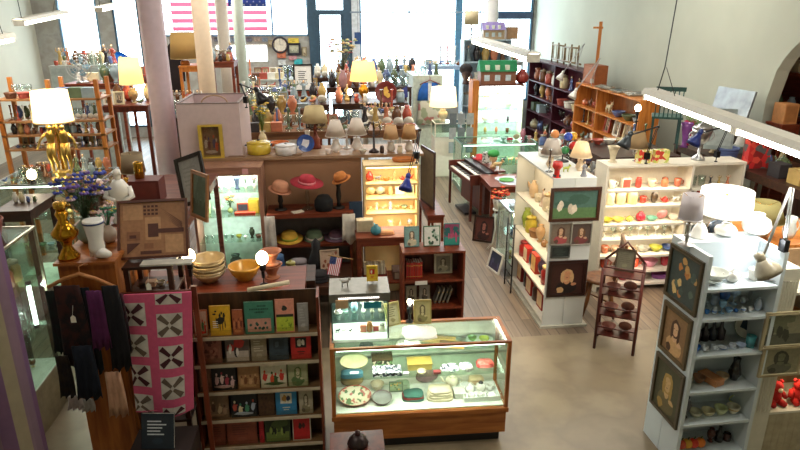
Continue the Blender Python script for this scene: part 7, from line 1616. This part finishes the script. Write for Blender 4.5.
# ---------------------------------------------------------------- dresser with urn, white figure, lamp
DY = 5.35; dx0 = gy(72, 222, DY)[0]; dx1 = gy(186, 222, DY)[0]; dz = gy(120, 224, DY)[1]
table('dresser', 'table', 'long dusky wood table carrying the urn and white figure', dx0, dx1, DY, 7.1, dz, wood('#5A3228', '#7A4A3C', 'x'), low=[.6])
fd = Frame(dx0, DY, 0)
def dt(px, py): x, y = gz(px, py, dz); return (x, min(y, 6.95), dz+.0005)
put(Kind('pewter_urn', 'urn', [P('body', MB().lathe([(.08, 0), (.09, .02), (.04, .06), (.05, .09), (.13, .16), (.14, .32), (.15, .34)], 22), mat('#7A7068', .25, .9)), P('lid', MB().lathe([(.17, .34), (.175, .355), (.1, .38), (.03, .39), (.03, .42), (1e-6, .43)], 22), mat('#8A6A5A', .3, .7)), P('handle', MB().tube(ringpts(.13, .25, .05, .05, -PI/2, PI/2), .008, 6), BRASS)]), 'large pewter urn with brown lid left of the white figure', dt(91, 223))
put(Kind('white_statue', 'statue', [P('statue', MB().lathe([(.10, 0), (.11, .02), (.08, .06), (.07, .2), (.10, .3), (.11, .36), (.07, .42), (.05, .45)], 16, sy=.8).ball(0, 0, .49, .038, .038, .048).tube([(.09, 0, .37), (.13, -.03, .28), (.05, -.09, .24)], [.035, .03, .02], 8).tube([(-.09, 0, .37), (-.13, -.03, .28), (-.03, -.09, .26)], [.035, .03, .02], 8).lathe([(.045, .50), (.035, .55), (1e-6, .565)], 10), PORC)]), 'tall white porcelain statue beside the pewter urn', dt(124, 222), s=.85)
put(vessel('candle', '#B8862A', .34, .12, name='candlestick', cat='candlestick', metal=1), 'gold candlestick right of the white statue', dt(131, 214))
put(carton(.34, .24, .22, '#5A1E18', '#642820', name='keepsake_box', cat='box'), 'dark red wooden box right of the gold candlestick', dt(146, 200))
KB = dt(146, 200)
put(table_lamp('candle', '#2A2420', .17, .1, '#B8A890', .10, .12, .20, metal=.5), 'grey tan drum shade lamp standing behind the red box', dt(136, 188))
put(vessel('cyl', '#B88A2A', .16, .09, name='brass_jar', cat='jar', metal=1), 'brass jar on the dark red wooden box', (KB[0]-.03, KB[1], dz+.221))
mk = dt(187, 222)
put(picture(.34, .46, '#1E1412', .035, ('text', '#9A9A96', '#8E8E8A', '#A4A4A0'), 42), 'dark framed mirror leaning at an angle beside the lit cabinet', (mk[0]+.03, 5.7, dz+.0005), -.5, rx=-.25, ry=-.35)
put(picture(.30, .42, '#8A5A34', .03, ('scene', '#5A6A5A', '#3A4A3A', '#4A5A4A'), 43), 'light wood frame standing right of the dark mirror', (mk[0]+.10, 5.42, dz-.12+.1205), -.9, rx=-.12)
p = (bx0+.02, gy(190, 256, 4.77)[1]); spot_lamp('bare glowing bulb left of the stacked mixing bowls', (p[0], 4.77, p[1]), 9, foot=1.3605-p[1])
# ---------------------------------------------------------------- aluminium glass case at far left
AX1 = gz(44, 268, 1.35)[0]; ay1 = gz(44, 268, 1.35)[1]
ALU = mat('#A8A088', .3, .7)
glass_case('glass_case', 'aluminium framed glass case at the left edge behind the mauve post', Frame(AX1-.75, ay1-1.15, 0), .75, 1.15, 1.75, .45, [.85, 1.3], ALU, light=9)
fa_ = Frame(AX1-.75, ay1, -PI/2)
for z, n in ((.4505, 'deck'), (.8505, 'lower glass'), (1.3005, 'upper glass')): row(fa_, 'the %s of the left aluminium case' % n, z, trinkets(7), .08, 1.05, .56, hmax=.3, dmax=.22, grow=1.5); row(fa_, 'the %s back line, left aluminium case' % n, z, trinkets(7), .08, 1.05, .25, hmax=.3, dmax=.22, grow=1.5)
k_ = gy(43, 300, ay1-.25); put(Kind('light_tube', 'lamp', [P('tube', MB().tube([(0, 0, 0), (0, 0, .40)], .018, 10), glow('#F2FFF4', 7)), P('socket', MB().lathe([(.024, -.02), (.024, .01)], 10), DARKMETAL), P('socket', MB().lathe([(.024, .39), (.024, .42)], 10), DARKMETAL)]), 'upright glowing tube at the corner of the aluminium case', (AX1-.06, ay1-.2, .8505+.0205))
bulb((AX1-.14, ay1-.25, 1.1), 3, (.9, 1, .95))
fa2 = Frame(AX1-.72, ay1-.9, 0)
for j, (k, l) in enumerate([(basket(.34, .14, '#7A3A2A'), 'reddish round basket on the aluminium case'), (carton(.22, .18, .14, '#A86A3A', '#B87A48', name='box'), 'orange wooden box beside the red basket'), (carton(.12, .1, .28, '#B8B0A8', name='milk_carton', cat='box'), 'tall grey white carton on the aluminium case'), (oval_tray(.3, .2, .05, '#9ABA9A', '#7A9A7A'), 'pale green dish on the aluminium case')]):
    put(k, l, fa2.w((.42, .56, .15, .35)[j], (.62, .32, .30, .05)[j], 1.7505))
# ---------------------------------------------------------------- tall showcase with the figure lamp
SX0, SX1 = gy(-12, 185, 7.0)[0], gy(98, 183, 7.0)[0]; SZ = gy(50, 184, 7.0)[1]
glass_case('glass_showcase', 'long tall glass showcase under the gold figure lamp', Frame(SX0, 7.0, 0), SX1-SX0, .75, SZ, .5, [.9, 1.3], STEEL, light=16)
fs_ = Frame(SX0, 7.0, 0); sw = SX1-SX0
for z, n in ((1.3005, 'upper'), (.9005, 'lower')): row(fs_, 'the %s shelf of the left showcase' % n, z, trinkets(11), .1, sw-.05, .25, hmax=.3, grow=1.4)
for j, v in enumerate((.12, .35, .6)): row(fs_, '%s row on top of the left showcase' % ('front', 'middle', 'back')[j], SZ+.0005, [t for i, t in enumerate(trinkets(12))], .08, sw-.05, v, hmax=.26+.1*j, grow=1.5)
def cherub_lamp():
    g_ = mat('#C8A85A', .3, .9, .3); b = MB().lathe([(.17, 0), (.17, .03), (.13, .05), (.10, .07), (.12, .11), (.08, .14)], 20)
    f_ = MB(); f_.M = Matrix.Diagonal((1.05, 1.05, .83, 1))
    for s_ in (-1, 1):
        cx = s_*.085
        f_.lathe([(.03, .62), (.045, .66), (.055, .74), (.065, .80), (.04, .84), (.022, .87)], 12, c=(cx, 0, 0), sy=.75)
        f_.ball(cx, -.01, .91, .036, .036, .045, 12)
        for t in (-1, 1):
            f_.tube([(cx+t*.025, 0, .64), (cx+t*.03+s_*.01, -.04, .44), (cx+t*.035, .01, .28), (cx+t*.03, .0, .14), (cx+t*.03, -.04, .125)], [.04, .032, .024, .016, .012], 9)
        f_.tube([(cx+s_*.05, 0, .81), (cx+s_*.13, -.02, .70), (cx+s_*.17, -.06, .55)], [.024, .018, .012], 8)
        f_.tube([(cx-s_*.05, 0, .81), (cx-s_*.06, -.02, .90), (0, 0, .99)], [.024, .018, .012], 8)
    c = MB().tube([(0, .03, .12), (0, .03, 1.0)], .018, 10)
    sh_ = MB().shell([(.262, .83), (.235, 1.27)], 40, t=.003, flute=-.015)
    tr = MB().lathe([(.262, .83), (.266, .83), (.264, .848), (.260, .848)], 40)
    return Kind('figure_lamp', 'lamp', [P('base', b, g_), P('figures', f_, g_), P('column', c, BRASS), P('lamp_shade', sh_, shade_mat('#FFF0CC', .5, 1.0), [P('trim', tr, mt('#E8C880', rough=.6))]), P('light_bulb', MB().ball(0, 0, 1.12, .035), glow('#FFE2B0', 6))])
px_, pz_ = gy(62, 88, 6.9); zl_ = gy(64, 182, 6.9)[1]
clear(gy(65, 182, 7.2)[0], 7.2, .27, SZ); clear(gy(30, 178, 7.0)[0], 7.05, .12, SZ)
k_ = cherub_lamp(); sc_ = (pz_-zl_)/1.275; put(k_, 'tall gold lamp with two figures holding a glowing shade', (gy(65, 182, 7.2)[0], 7.2, SZ+.0005), s=sc_*.99); bulb((gy(64, 110, 7.2)[0], 7.2, SZ+1.12*sc_), 22, (1, .82, .55), .05)
p = gy(30, 180, 6.86); spot_lamp('bare glowing bulb at the front of the left showcase', (gy(30, 178, 7.0)[0], 7.05, SZ+.1), 10, foot=-.0995)
# ---------------------------------------------------------------- ladder shelf behind
HX0, HX1 = gy(-6, 100, 8.9)[0], gy(100, 98, 8.9)[0]
HZ = [gy(50, y, 8.9)[1] for y in (99, 121, 135, 149)]
fh = Frame(HX0, 8.9, 0); hw = HX1-HX0
root = link('ladder_shelf', None); root.location = (HX0, 8.9, 0); root['label'] = 'wide orange wooden rack behind the gold figure lamp'; root['category'] = 'shelf'
for x in (0, hw*.5, hw-.06):
    for y in (0, .44): link('post', MB().box(x, x+.05, y, y+.05, 0, HZ[0]+.25).mesh('p', ORW), root)
for z in HZ + [.9]: link('shelf', MB().box(.0, hw, .0, .48, z-.025, z).mesh('s', wood('#8A5A34', '#A8784A', 'x')), root)
for j, n in enumerate(('top', 'second', 'third', 'fourth')): row(fh, 'the %s shelf of the orange rack' % n, HZ[j]+.0005, trinkets(14 if j else 7), .08, hw-.08, .12, hmax=.42 if not j else HZ[j-1]-HZ[j]-.04, dmax=.2, grow=1.6, jit=.02); row(fh, 'the %s back line, orange rack' % n, HZ[j]+.0005, trinkets(13), .08, hw-.08, .35, hmax=.34 if not j else HZ[j-1]-HZ[j]-.04, dmax=.2, grow=1.8)
put(basket(.42, .26, '#A85A2E'), 'big orange basket on the top shelf of the orange rack', fh.w(hw*.36, .3, HZ[0]+.0005)) if 0 else None
# ---------------------------------------------------------------- back left: fan, blue tarp, cabinets, coat, yellow lamp
def clutter(label, place, xa, xb, py, Y, depth, m, rows, n, hmax=.4, grow=1.8, **k):
    rows = 3 if n > 3 else rows
    f, w_, z = px_table('display_table', label, xa, xb, py, Y, depth, m, **k)
    for j in range(rows): row(f, ('row %s of ' % ('one', 'two', 'three', 'four')[j] if rows > 1 else '') + place, z+.0005, trinkets(max(3, min(18, int(w_/(.11+.0055*Y))))), .05, w_-.05, depth*(j+.5)/rows, hmax=hmax*(1+.35*j), grow=grow*1.2, jit=.03)
    return f, w_, z
WT = mat('#B8BDB8', .6)
clutter('pale cabinet table in the far left corner', 'the pale far left table', 48, 112, 66, 15.0, .7, WT, 2, 9, .7, 2.4)
o = link('cabinet_front', MB().box(gy(50, 66, 14.9)[0], gy(112, 66, 14.9)[0], 14.9, 14.95, 0, gy(70, 68, 14.9)[1]).mesh('cabinet_front', mat('#A8B4B2', .6))); o['label'] = 'pale grey board in front of the far left table'; o['category'] = 'board'
f, w_, z = clutter('dark table with the fan near the far left corner', 'the fan table', 64, 122, 84, 12.3, .7, REDW, 2, 8, .4, 2)
fan = MB(); 
for i in range(5): a = i*2*PI/5; fan.add([(0, 0, 0), (.16*math.cos(a-.35), -.02, .16*math.sin(a-.35)), (.2*math.cos(a), 0, .2*math.sin(a)), (.16*math.cos(a+.3), .02, .16*math.sin(a+.3))], [(0, 1, 2, 3)])
cage = MB()
for r_ in (.06, .12, .18, .23): cage.tube([(r_*math.cos(a*PI/12), -.05, r_*math.sin(a*PI/12)) for a in range(24)], .006, 5, closed=True)
for a in range(12): cage.tube([(0, -.06, 0), (.23*math.cos(a*PI/6), -.05, .23*math.sin(a*PI/6))], .004, 4)
p = gy(74, 76, 12.1)
put(Kind('desk_fan', 'fan', [('blades', fan.mesh('b', mt('#7A9AA8')), []), ('cage', cage.mesh('b', STEEL), []), P('hub', MB().ball(0, 0, 0, .05), mt('#D8D8D0')), P('stand', MB().tube([(0, .04, -.05), (0, .06, -.28)], .02, 8).lathe([(.12, -.3), (.1, -.27), (.02, -.26)], 16, c=(0, .05, 0)), STEEL)]), 'grey round desk fan near the far left corner', (p[0], 12.42, z+.302))
for xa, xb, ya, yb, l in ((115, 141, 52, 78, 'bright blue cloth draped in the left window'),):
    x0, z1 = gy(xa, ya, 17.6); x1, z0 = gy(xb, yb, 17.6); mb = MB()
    mb.add([(0, 0, z0-z1), (x1-x0, 0, z0-z1+.1), (x1-x0, -.0, -.25), ((x1-x0)*.6, -.05, -.12), ((x1-x0)*.3, -.1, 0), (0, 0, 0)] + [(0, .04, z0-z1), (x1-x0, .04, z0-z1+.1), (x1-x0, .04, -.25), ((x1-x0)*.6, .0, -.12), ((x1-x0)*.3, -.06, 0), (0, .04, 0)], [(0, 1, 2, 3, 4, 5), (11, 10, 9, 8, 7, 6)]+[(i, 6+i, 6+(i+1) % 6, (i+1) % 6) for i in range(6)])
    put(Kind('blue_cloth', 'cloth', [P('blue_cloth', mb, shade_mat('#2E86D8', .4))]), l, (x0, 17.6, z1))
clutter('table below the blue cloth in the left window', 'the table below the blue cloth', 100, 150, 80, 16.4, .7, REDW, 2, 7, .5, 2.2)
clutter('reddish table left of the pink post', 'the pink post left table', 98, 148, 106, 10.4, .7, MAHZ, 2, 6, .4, 1.8)
clutter('dark table right behind the pink post', 'the table behind pink post', 160, 200, 118, 9.6, .8, DKW, 2, 4, .35, 1.6)
p = gy(137, 100, 11.2); put(table_lamp('urn', '#C8B080', .3, .16, '#FFE8B0', .15, .19, .42, .6, metal=.3), 'glowing cream cylinder lamp left of the pink post', (gy(144, 104, 10.85)[0]-.12, 10.75, gy(125, 106, 10.4)[1]+.0005)); bulb((gy(144, 104, 10.85)[0]-.12, 10.75, gy(125, 106, 10.4)[1]+.55), 10)
# coat and yellow shade by the window
x_, z_ = gy(172, 44, 14.0)
put(Kind('coat', 'clothes', [P('body', MB().lathe([(.26, -1.1), (.24, -.6), (.22, -.25), (.25, -.12), (.1, 0), (.05, .03)], 16, sy=.45), mat('#241A1C', .9)), P('sleeve', MB().tube([(-.2, 0, -.12), (-.27, 0, -.5), (-.26, -.03, -.85)], [.07, .065, .055], 8), mat('#241A1C', .9)), P('sleeve', MB().tube([(.2, 0, -.12), (.27, 0, -.5), (.26, -.03, -.85)], [.07, .065, .055], 8), mat('#241A1C', .9)), P('hanging_cord', MB().tube([(0, 0, .02), (0, 0, 5.4-z_)], .004, 4), DARKMETAL)]), 'dark brown coat hanging in front of the flag window', (x_, 14.0, z_), s=(.62, .62, .9))
f, w_, z = clutter('tall orange brown chest under the yellow shade', 'the orange brown chest', 178, 200, 66, 12.2, .6, ORW, 1, 3, .3)
put(table_lamp('jar', '#A8662A', .12, .18, '#C8AA72', .22, .27, .5, .1, metal=0), 'large amber yellow drum shade left of the tan post', (gy(187, 64, 12.6)[0], 12.45, z+.0005), s=.95)
clutter('red brown shelf table behind the tan post', 'the tan post table', 206, 234, 62, 12.6, .6, REDW, 2, 4, .4, 1.8, low=[1.6, 1.1])
# ---------------------------------------------------------------- rows behind the long worktop
clutter('cream mantel table behind the yellow pot', 'the cream mantel table', 240, 312, 116, 9.4, .7, mat('#B8A284', .6), 2, 9, .32, 1.5, low=[.9])
clutter('white painted table behind the milk glass lamps', 'the white table behind the lamps', 364, 404, 116, 9.6, .6, mat('#B8AEA0', .6), 2, 5, .3, 1.4, low=[1.1])
clutter('long dark table right behind the cream mantel', 'the long dark back table', 236, 330, 106, 10.8, .9, DKW, 3, 9, .4, 1.6)
clutter('dark table with the red oval plate', 'the red oval plate table', 332, 408, 104, 11.4, .8, DKW, 2, 8, .4, 1.6)
clutter('reddish table in the middle of the back room', 'the middle back table', 246, 320, 92, 13.4, .9, REDW, 3, 8, .5, 1.9)
clutter('dark table in the middle back right', 'the middle back right table', 326, 412, 88, 13.8, .9, DKW, 3, 8, .5, 1.9)
clutter('pale table in front of the notice wall', 'the notice wall table', 226, 308, 80, 16.2, .8, WT, 3, 9, .6, 2.3)
clutter('dark chest in front of the shop door', 'the chest before the door', 312, 352, 78, 16.0, .8, DKW, 2, 5, .6, 2.3)
clutter('blue grey table by the big window', 'the big window table', 352, 420, 74, 16.6, .8, mat('#8A9AB0', .6), 3, 8, .6, 2.3)
clutter('pale table at the right of the big window', 'the right window table', 424, 472, 66, 17.2, .8, mat('#A0AEBE', .6), 3, 7, .6, 2.3)
clutter('long table along the back right corner', 'the back right corner table', 476, 524, 62, 17.0, .8, WT, 2, 6, .6, 2.3)
# table lamp lit, red oval plate, bulbs, document, flowers
f = gy(364, 91, 11.9); put(table_lamp('urn', '#C8963A', .28, .16, '#FFDC98', .16, .21, .28, .8, metal=1), 'glowing amber shade lamp in the middle of the back room', (f[0], 12.0, gy(364, 104, 11.4)[1]+.001), s=1.25)
zz = gy(364, 104, 11.4)[1]; bulb((f[0], 11.95, zz+.5), 14)
x_, z_ = gy(386, 113, 11.3)
pm = Kind('oval_plaque', 'plaque', [P('plate', MB().at(T(rx=PI/2)).lathe([(1e-6, 0), (.16, .005), (.2, .02), (.22, .02), (.2, .0), (.1, -.01)], 28, 0), mat('#6E1A14', .3, coat=.4)), P('gold_figure', (lambda m: (blob(m, 0, .02, .05, .09, -.024, 0, random.Random(2)), blob(m, .04, -.06, .05, .05, -.0245, 0, random.Random(3)), m)[2])(MB()), mt('#D8A84A'))])
put(pm, 'round dark red plate with gold figure on the dark back table', (gy(386, 101, 11.45)[0], 11.47, zz+.20), rx=-.08, rest=False, s=.9)
for px, py, Y_, zt_, l, pw in ((267, 98, 10.9, gy(280, 106, 10.8)[1], 'bare glowing bulb above the yellow pot', 16), (350, 92, 11.45, zz, 'bare glowing bulb left of the amber lamp', 18), (467, 78, 15.0, 0, 'bare glowing bulb beside the blue window post', 20)):
    p = gy(px, py, Y_)
    if zt_: spot_lamp(l, (p[0], Y_, p[1]), pw, foot=zt_+.0005-p[1], r=.05)
    else: spot_lamp(l, (p[0], Y_, p[1]), pw, foot=-p[1]+.0005, r=.06)
x_, z_ = gy(304, 96, 13.4); put(picture(.40, .55, '#16161A', .03, ('text', '#F0F0EE', '#3A3A3A', '#8A8A8A'), 44, matc='#EDEDEA', stand=True), 'black framed white certificate standing on the middle back table', (x_, 13.43, gy(280, 92, 13.4)[1]+.0005), rx=-.08)
put(flowers(('#C8A87A', '#D8C8A0', '#B85A6A', '#8A9A6A'), .7, .6, 44, ('tall', .4, .2, '#A87A7A'), '#6A6A4A', 15), 'tall dried flower arrangement in the middle of the back room', (gy(343, 80, 13.6)[0], 13.62, gy(343, 88, 13.8)[1]+.34))
put(Kind('butterfly_ornament', 'ornament', [P('wings', (lambda m: (m.add([(0, 0, .1), (-.3, .05, .3), (-.32, .05, .02), (0, 0, 0)], [(0, 1, 2, 3)]), m.add([(0, 0, .1), (.3, .05, .3), (.32, .05, .02), (0, 0, 0)], [(3, 2, 1, 0)]), m)[2])(MB()), mt('#2A3478')), P('body', MB().tube([(0, 0, -.0), (0, 0, .3)], .03, 8), mt('#1A1E3A'))]), 'deep blue butterfly ornament behind the red oval plate', (gy(395, 88, 12.1)[0], 12.1, zz+.0005), s=.8)
clutter_z = None
# notice wall
def wall_pic(xa, ya, xb, yb, k, l, Y=18.96):
    x0, z1 = gy(xa, ya, Y); x1, z0 = gy(xb, yb, Y); put(k(x1-x0, z1-z0), l, ((x0+x1)/2, Y, z0))
PC = lambda fr_, art, s_=50, fw=.02: (lambda w_, h_: picture(round(w_, 3), round(h_, 3), fr_, fw, art, s_))
c_ = gy(280, 45, 18.93); put(clock(.42), 'dark rimmed round clock on the notice wall', (c_[0], 18.95, c_[1]), rest=False)
wall_pic(287, 43, 301, 55, PC('#2A2A34', ('scene', '#A8A890', '#8A9080', '#B8B8A0'), 51, .06), 'dark framed picture right of the wall clock')
wall_pic(277, 51, 286, 58, PC('#B8664A', ('text', '#C87A5A', '#8A3A2A')), 'small orange notice below the wall clock'); wall_pic(288, 38, 299, 43, PC('#D8C04A', ('text', '#E0C850', '#8A7A2A')), 'yellow notice above the dark framed picture')
wall_pic(302, 47, 307, 56, PC('#8A7A5A', ('portrait', '#A8A08A', '#7A6A54', '#C8B898')), 'small tan picture beside the door frame'); wall_pic(268, 40, 275, 47, PC('#9A8A6A', ('scene', '#A89A78', '#7A6A4A', '#B8A88A')), 'small brown picture left of the wall clock')
wall_pic(294, 59, 303, 73, PC('#2AA8B0', ('text', '#3AB4BC', '#1A7A84', '#8AD8DC')), 'turquoise poster low on the notice wall'); wall_pic(279, 66, 292, 73, PC('#2A3048', ('text', '#343C58', '#A8AEC0')), 'dark blue sign low on the notice wall')
wall_pic(278, 60, 286, 65, PC('#D0D4D4', ('text', '#D8DCDC', '#8A9090')), 'white notice below the orange one'); wall_pic(289, 56, 297, 60, PC('#C88A90', ('text', '#D09AA0', '#8A4A50')), 'pink notice below the dark framed picture')
for i in range(8): wall_pic(206+8*i, 37.5, 212+8*i, 41.5, PC(('#8A8A94', '#6A6A78', '#A89A8A', '#7A8A9A')[i % 4], ('text', ('#9A9AA4', '#7A7A88', '#B8A898', '#8A9AAA')[i % 4], '#4A4A54'), 60+i), 'small card, %s in the strip below the flag window' % ORD[i])
# blue dress unit
UY = 14.6; ux0, uz = gy(413, 77, UY); ux1 = gy(443, 75, UY)[0]
shelf_unit('dress_unit', 'shelf', 'tall pale unit with the blue dress hanging on its end', Frame(ux0, UY, 0), ux1-ux0, 1.2, uz, [], mat('#C8D4CC', .6), .03)
o = [o for o in COL.objects if o.name.startswith('dress_unit')][0]
link('end_panel', MB().box(.03, ux1-ux0-.03, 0, .02, 0, uz).mesh('e', mat('#C4D2CA', .6)), o)
fu = Frame(ux0+.3, UY+.2, 0); row(Frame(ux0, UY, 0), 'top of the blue dress unit', uz+.0305, trinkets(4), .05, ux1-ux0-.05, .2, hmax=.45, grow=2.4)
x_, z_ = gy(430, 80, UY-.05); zz1 = gy(430, 100, UY)[1]; zz2 = gy(430, 124, UY)[1]
mbd = MB().lathe([(.30, zz1-z_), (.26, (zz1-z_)*.5), (.2, -.12), (.16, -.06)], 16, 0, sy=.12); 
put(Kind('dress', 'clothes', [P('bodice', mbd, [mt('#1E66C8', rough=.7)]), P('panel', MB().box(-.05, .03, -.05, -.045, zz1-z_, -.06), mt('#D8E4F0')), P('skirt', MB().lathe([(.34, zz2-z_), (.3, (zz1+zz2)/2-z_), (.28, zz1-z_)], 18, sy=.12, flute=-.1), mottle(['#D8DCD4', '#C88A8A', '#D8DCD4', '#A8B8A0'], 9, .8)), P('hanger', MB().tube([(-.24, 0, -.1), (0, 0, 0), (.24, 0, -.1)], .012, 6).tube([(0, 0, 0), (0, .0, .06), (.0, .045, .08)], .008, 6), mt('#8A3A1E'))]), 'blue and white dress hanging on the pale unit', (x_, UY-.06, z_))
# white drum lamp on pedestal, postcard rack
PZ = 1.2; fx2 = Frame(LA0-1.0, 13.4, 0)
put(table_lamp('urn', '#D8CCA8', .3, .2, '#FFF0D0', .24, .28, .38, .8, metal=0), 'glowing cream drum lamp left of the far lit cabinet', fx2.w(.22, .25, PZ+.0005), s=1.1); bulb(fx2.w(.22, .25, PZ+.6), 16)
rk = MB().tube([(0, 0, 0), (0, 0, 1.35)], .02, 8).lathe([(.2, 0), (.2, .03)], 16); cds = [P('post', rk, STEEL)]
for j in range(3):
    for i in range(3): cds.append(P('card', MB().box(-.24+.17*i, -.1+.17*i, -.05, -.045, .55+.28*j, .77+.28*j), mt(('#8A8E90', '#A0A4A4', '#6A7074')[(i+j) % 3])))
put(Kind('postcard_rack', 'rack', cds), 'grey postcard rack standing left of the far lit cabinet', (gy(461, 128, 13.1)[0], 13.12, 0), s=1.1)
# birdhouse, box and shade lamp on a tall cabinet at the back right
TX0, TZ_ = gy(464, 41, 16.0); TX1 = gy(512, 39, 16.0)[0]
shelf_unit('tall_cabinet', 'cabinet', 'very tall pale cabinet under the lilac roofed house', Frame(TX0, 16.0, 0), TX1-TX0, .45, TZ_, [.6, 1.2, 1.8, 2.3], mat('#A8BCCC', .6), .03)
ft_ = Frame(TX0, 16, 0)
for z, n in ((2.3, 'top'), (1.8, 'second'), (1.2, 'third')): row(ft_, 'the %s shelf of the very tall cabinet' % n, z+.0005, trinkets(5), .05, TX1-TX0-.05, .2, hmax=.4, dmax=.32, grow=2.2)
put(dollhouse(.55, .3, .42, '#8A7AB0', '#B8A080'), 'lilac roofed dollhouse on the very tall cabinet', ft_.w(.50, .05, TZ_+.0305))
put(carton(.3, .2, .3, '#B08A68', name='box'), 'tan box right of the lilac roofed dollhouse', ft_.w(1.28, .25, TZ_+.0305))
put(table_lamp('candle', '#3A2A2A', .35, .2, '#D8CCB0', .17, .19, .34, 0, metal=.3), 'white drum shade lamp left of the lilac roofed dollhouse', ft_.w(.22, .2, TZ_+.0305))
# dark blue box sign by the window, horizontal rod
x_, z_ = gy(358, 33, 18.2); put(Kind('hanging_sign', 'sign', [P('board', MB().box(-.1, .1, -.03, .03, 0, .32), mt('#22406E')), P('cord', MB().tube([(0, 0, .32), (0, 0, 5.4-z_-.32)], .004, 4), DARKMETAL)]), 'dark blue sign hanging in the big window', (x_, 18.2, z_-.3))
x0, z0 = gy(350, 13, 18.0); x1, z1 = gy(467, 13, 18.0)
put(Kind('curtain_rod', 'rod', [P('rod', MB().tube([(0, 0, 0), (x1-x0, 0, z1-z0)], .02, 8), mt('#7A8A9A')), P('hook', MB().tube([(.3, 0, .02), (.3, 0, 5.4-z0)], .006, 5), DARKMETAL), P('hook', MB().tube([(x1-x0-.3, 0, 0), (x1-x0-.3, 0, 5.4-z0)], .006, 5), DARKMETAL)]), 'thin horizontal rod hanging before the big window', (x0, 18.0, z0))
# red and cream unit beside the aisle left of dress, small things near the aisle
clutter('pale table left of the blue dress unit', 'the table left of the dress', 394, 409, 90, 16.0, .8, WT, 2, 3, .5, 2.2)
o = link('tall_white_panel', MB().box(gy(398, 150, 9.5)[0]+.05, gy(408, 150, 9.5)[0]+.05, 9.48, 9.52, 0, gy(400, 103, 9.9)[1]).mesh('tall_white_panel', WHITE)); o['label'] = 'white board standing behind the tan shaded lamps'; o['category'] = 'board'
put(bird('#1E8A6A', .2, '#3A4AB8'), 'green and blue bird ornament by the aisle', (gz(430, 225, .8)[0]+.0, gz(430, 225, .8)[1], .8)) if 0 else None

clutter('low table of bright things behind the milk glass lamps', 'the bright low table', 244, 420, 133, 8.75, .55, wood('#6A4630', '#8A6244', 'x'), 3, 9, .22, 1.6)
f, w_, z = px_table('side_table', 'dark table under the grey statue at the left edge', -8, 30, 212, 5.9, .6, DKW); row(f, 'the left edge dark table', z+.0005, trinkets(4), .05, w_-.05, .3, hmax=.3, grow=1.6)
for i, (px, c, n_) in enumerate(((246, '#E0B020', 'yellow'), (252, '#D87A1E', 'orange'), (262, '#C83A1E', 'red orange'))): put(flowers((c, '#E8C84A' if i == 0 else c), .34, .22, 16, ('tall', .16, .1, '#B88A4A'), '#5A6A2A', 20+i), n_+' artificial flowers right of the white open box', (gy(px, 140, 8.55)[0], 8.55, TOPZ+.136-.0005)) if 0 else None
put(flowers(('#E8C020', '#F0D050'), .42, .2, 22, ('tall', .22, .12, '#D8C8A0'), '#6A7A2A', 21), 'tall bright yellow flower spray right of the white open box', (BE+.20, 8.10, TOPZ+.187))
put(basket(.22, .08, '#C86A2A'), 'orange brown basket beside the yellow flower spray', (BE+.42, 8.03, TOPZ))
for i, (dx, dy) in enumerate(((-.04, 0), (.045, .02), (0, -.05))): put(Kind('orange', 'fruit', [P('orange', MB().ball(0, 0, .035, .035, seg=12), mt('#E0701E', rough=.5)), ]), '%s orange fruit in the basket by the yellow flowers' % ('left', 'right', 'front')[i], (BE+.42+dx, 8.03+dy, TOPZ+.009), group='oranges in the basket')

for x_, y_, r_ in ((gy(74, 76, 12.1)[0], 12.42, .34), (gy(304, 96, 13.4)[0], 13.45, .26), (gy(395, 88, 12.1)[0], 12.1, .28), (gy(386, 101, 11.45)[0], 11.47, .24), (gy(364, 91, 11.9)[0], 11.95, .28),
      (gy(144, 104, 10.85)[0]-.12, 10.75, .26), (gy(267, 98, 10.9)[0], 10.9, .12), (gy(350, 92, 11.45)[0], 11.45, .12), (gy(343, 80, 13.6)[0], 13.62, .3), (gy(187, 64, 12.6)[0], 12.45, .3)): clear(x_, y_, r_)
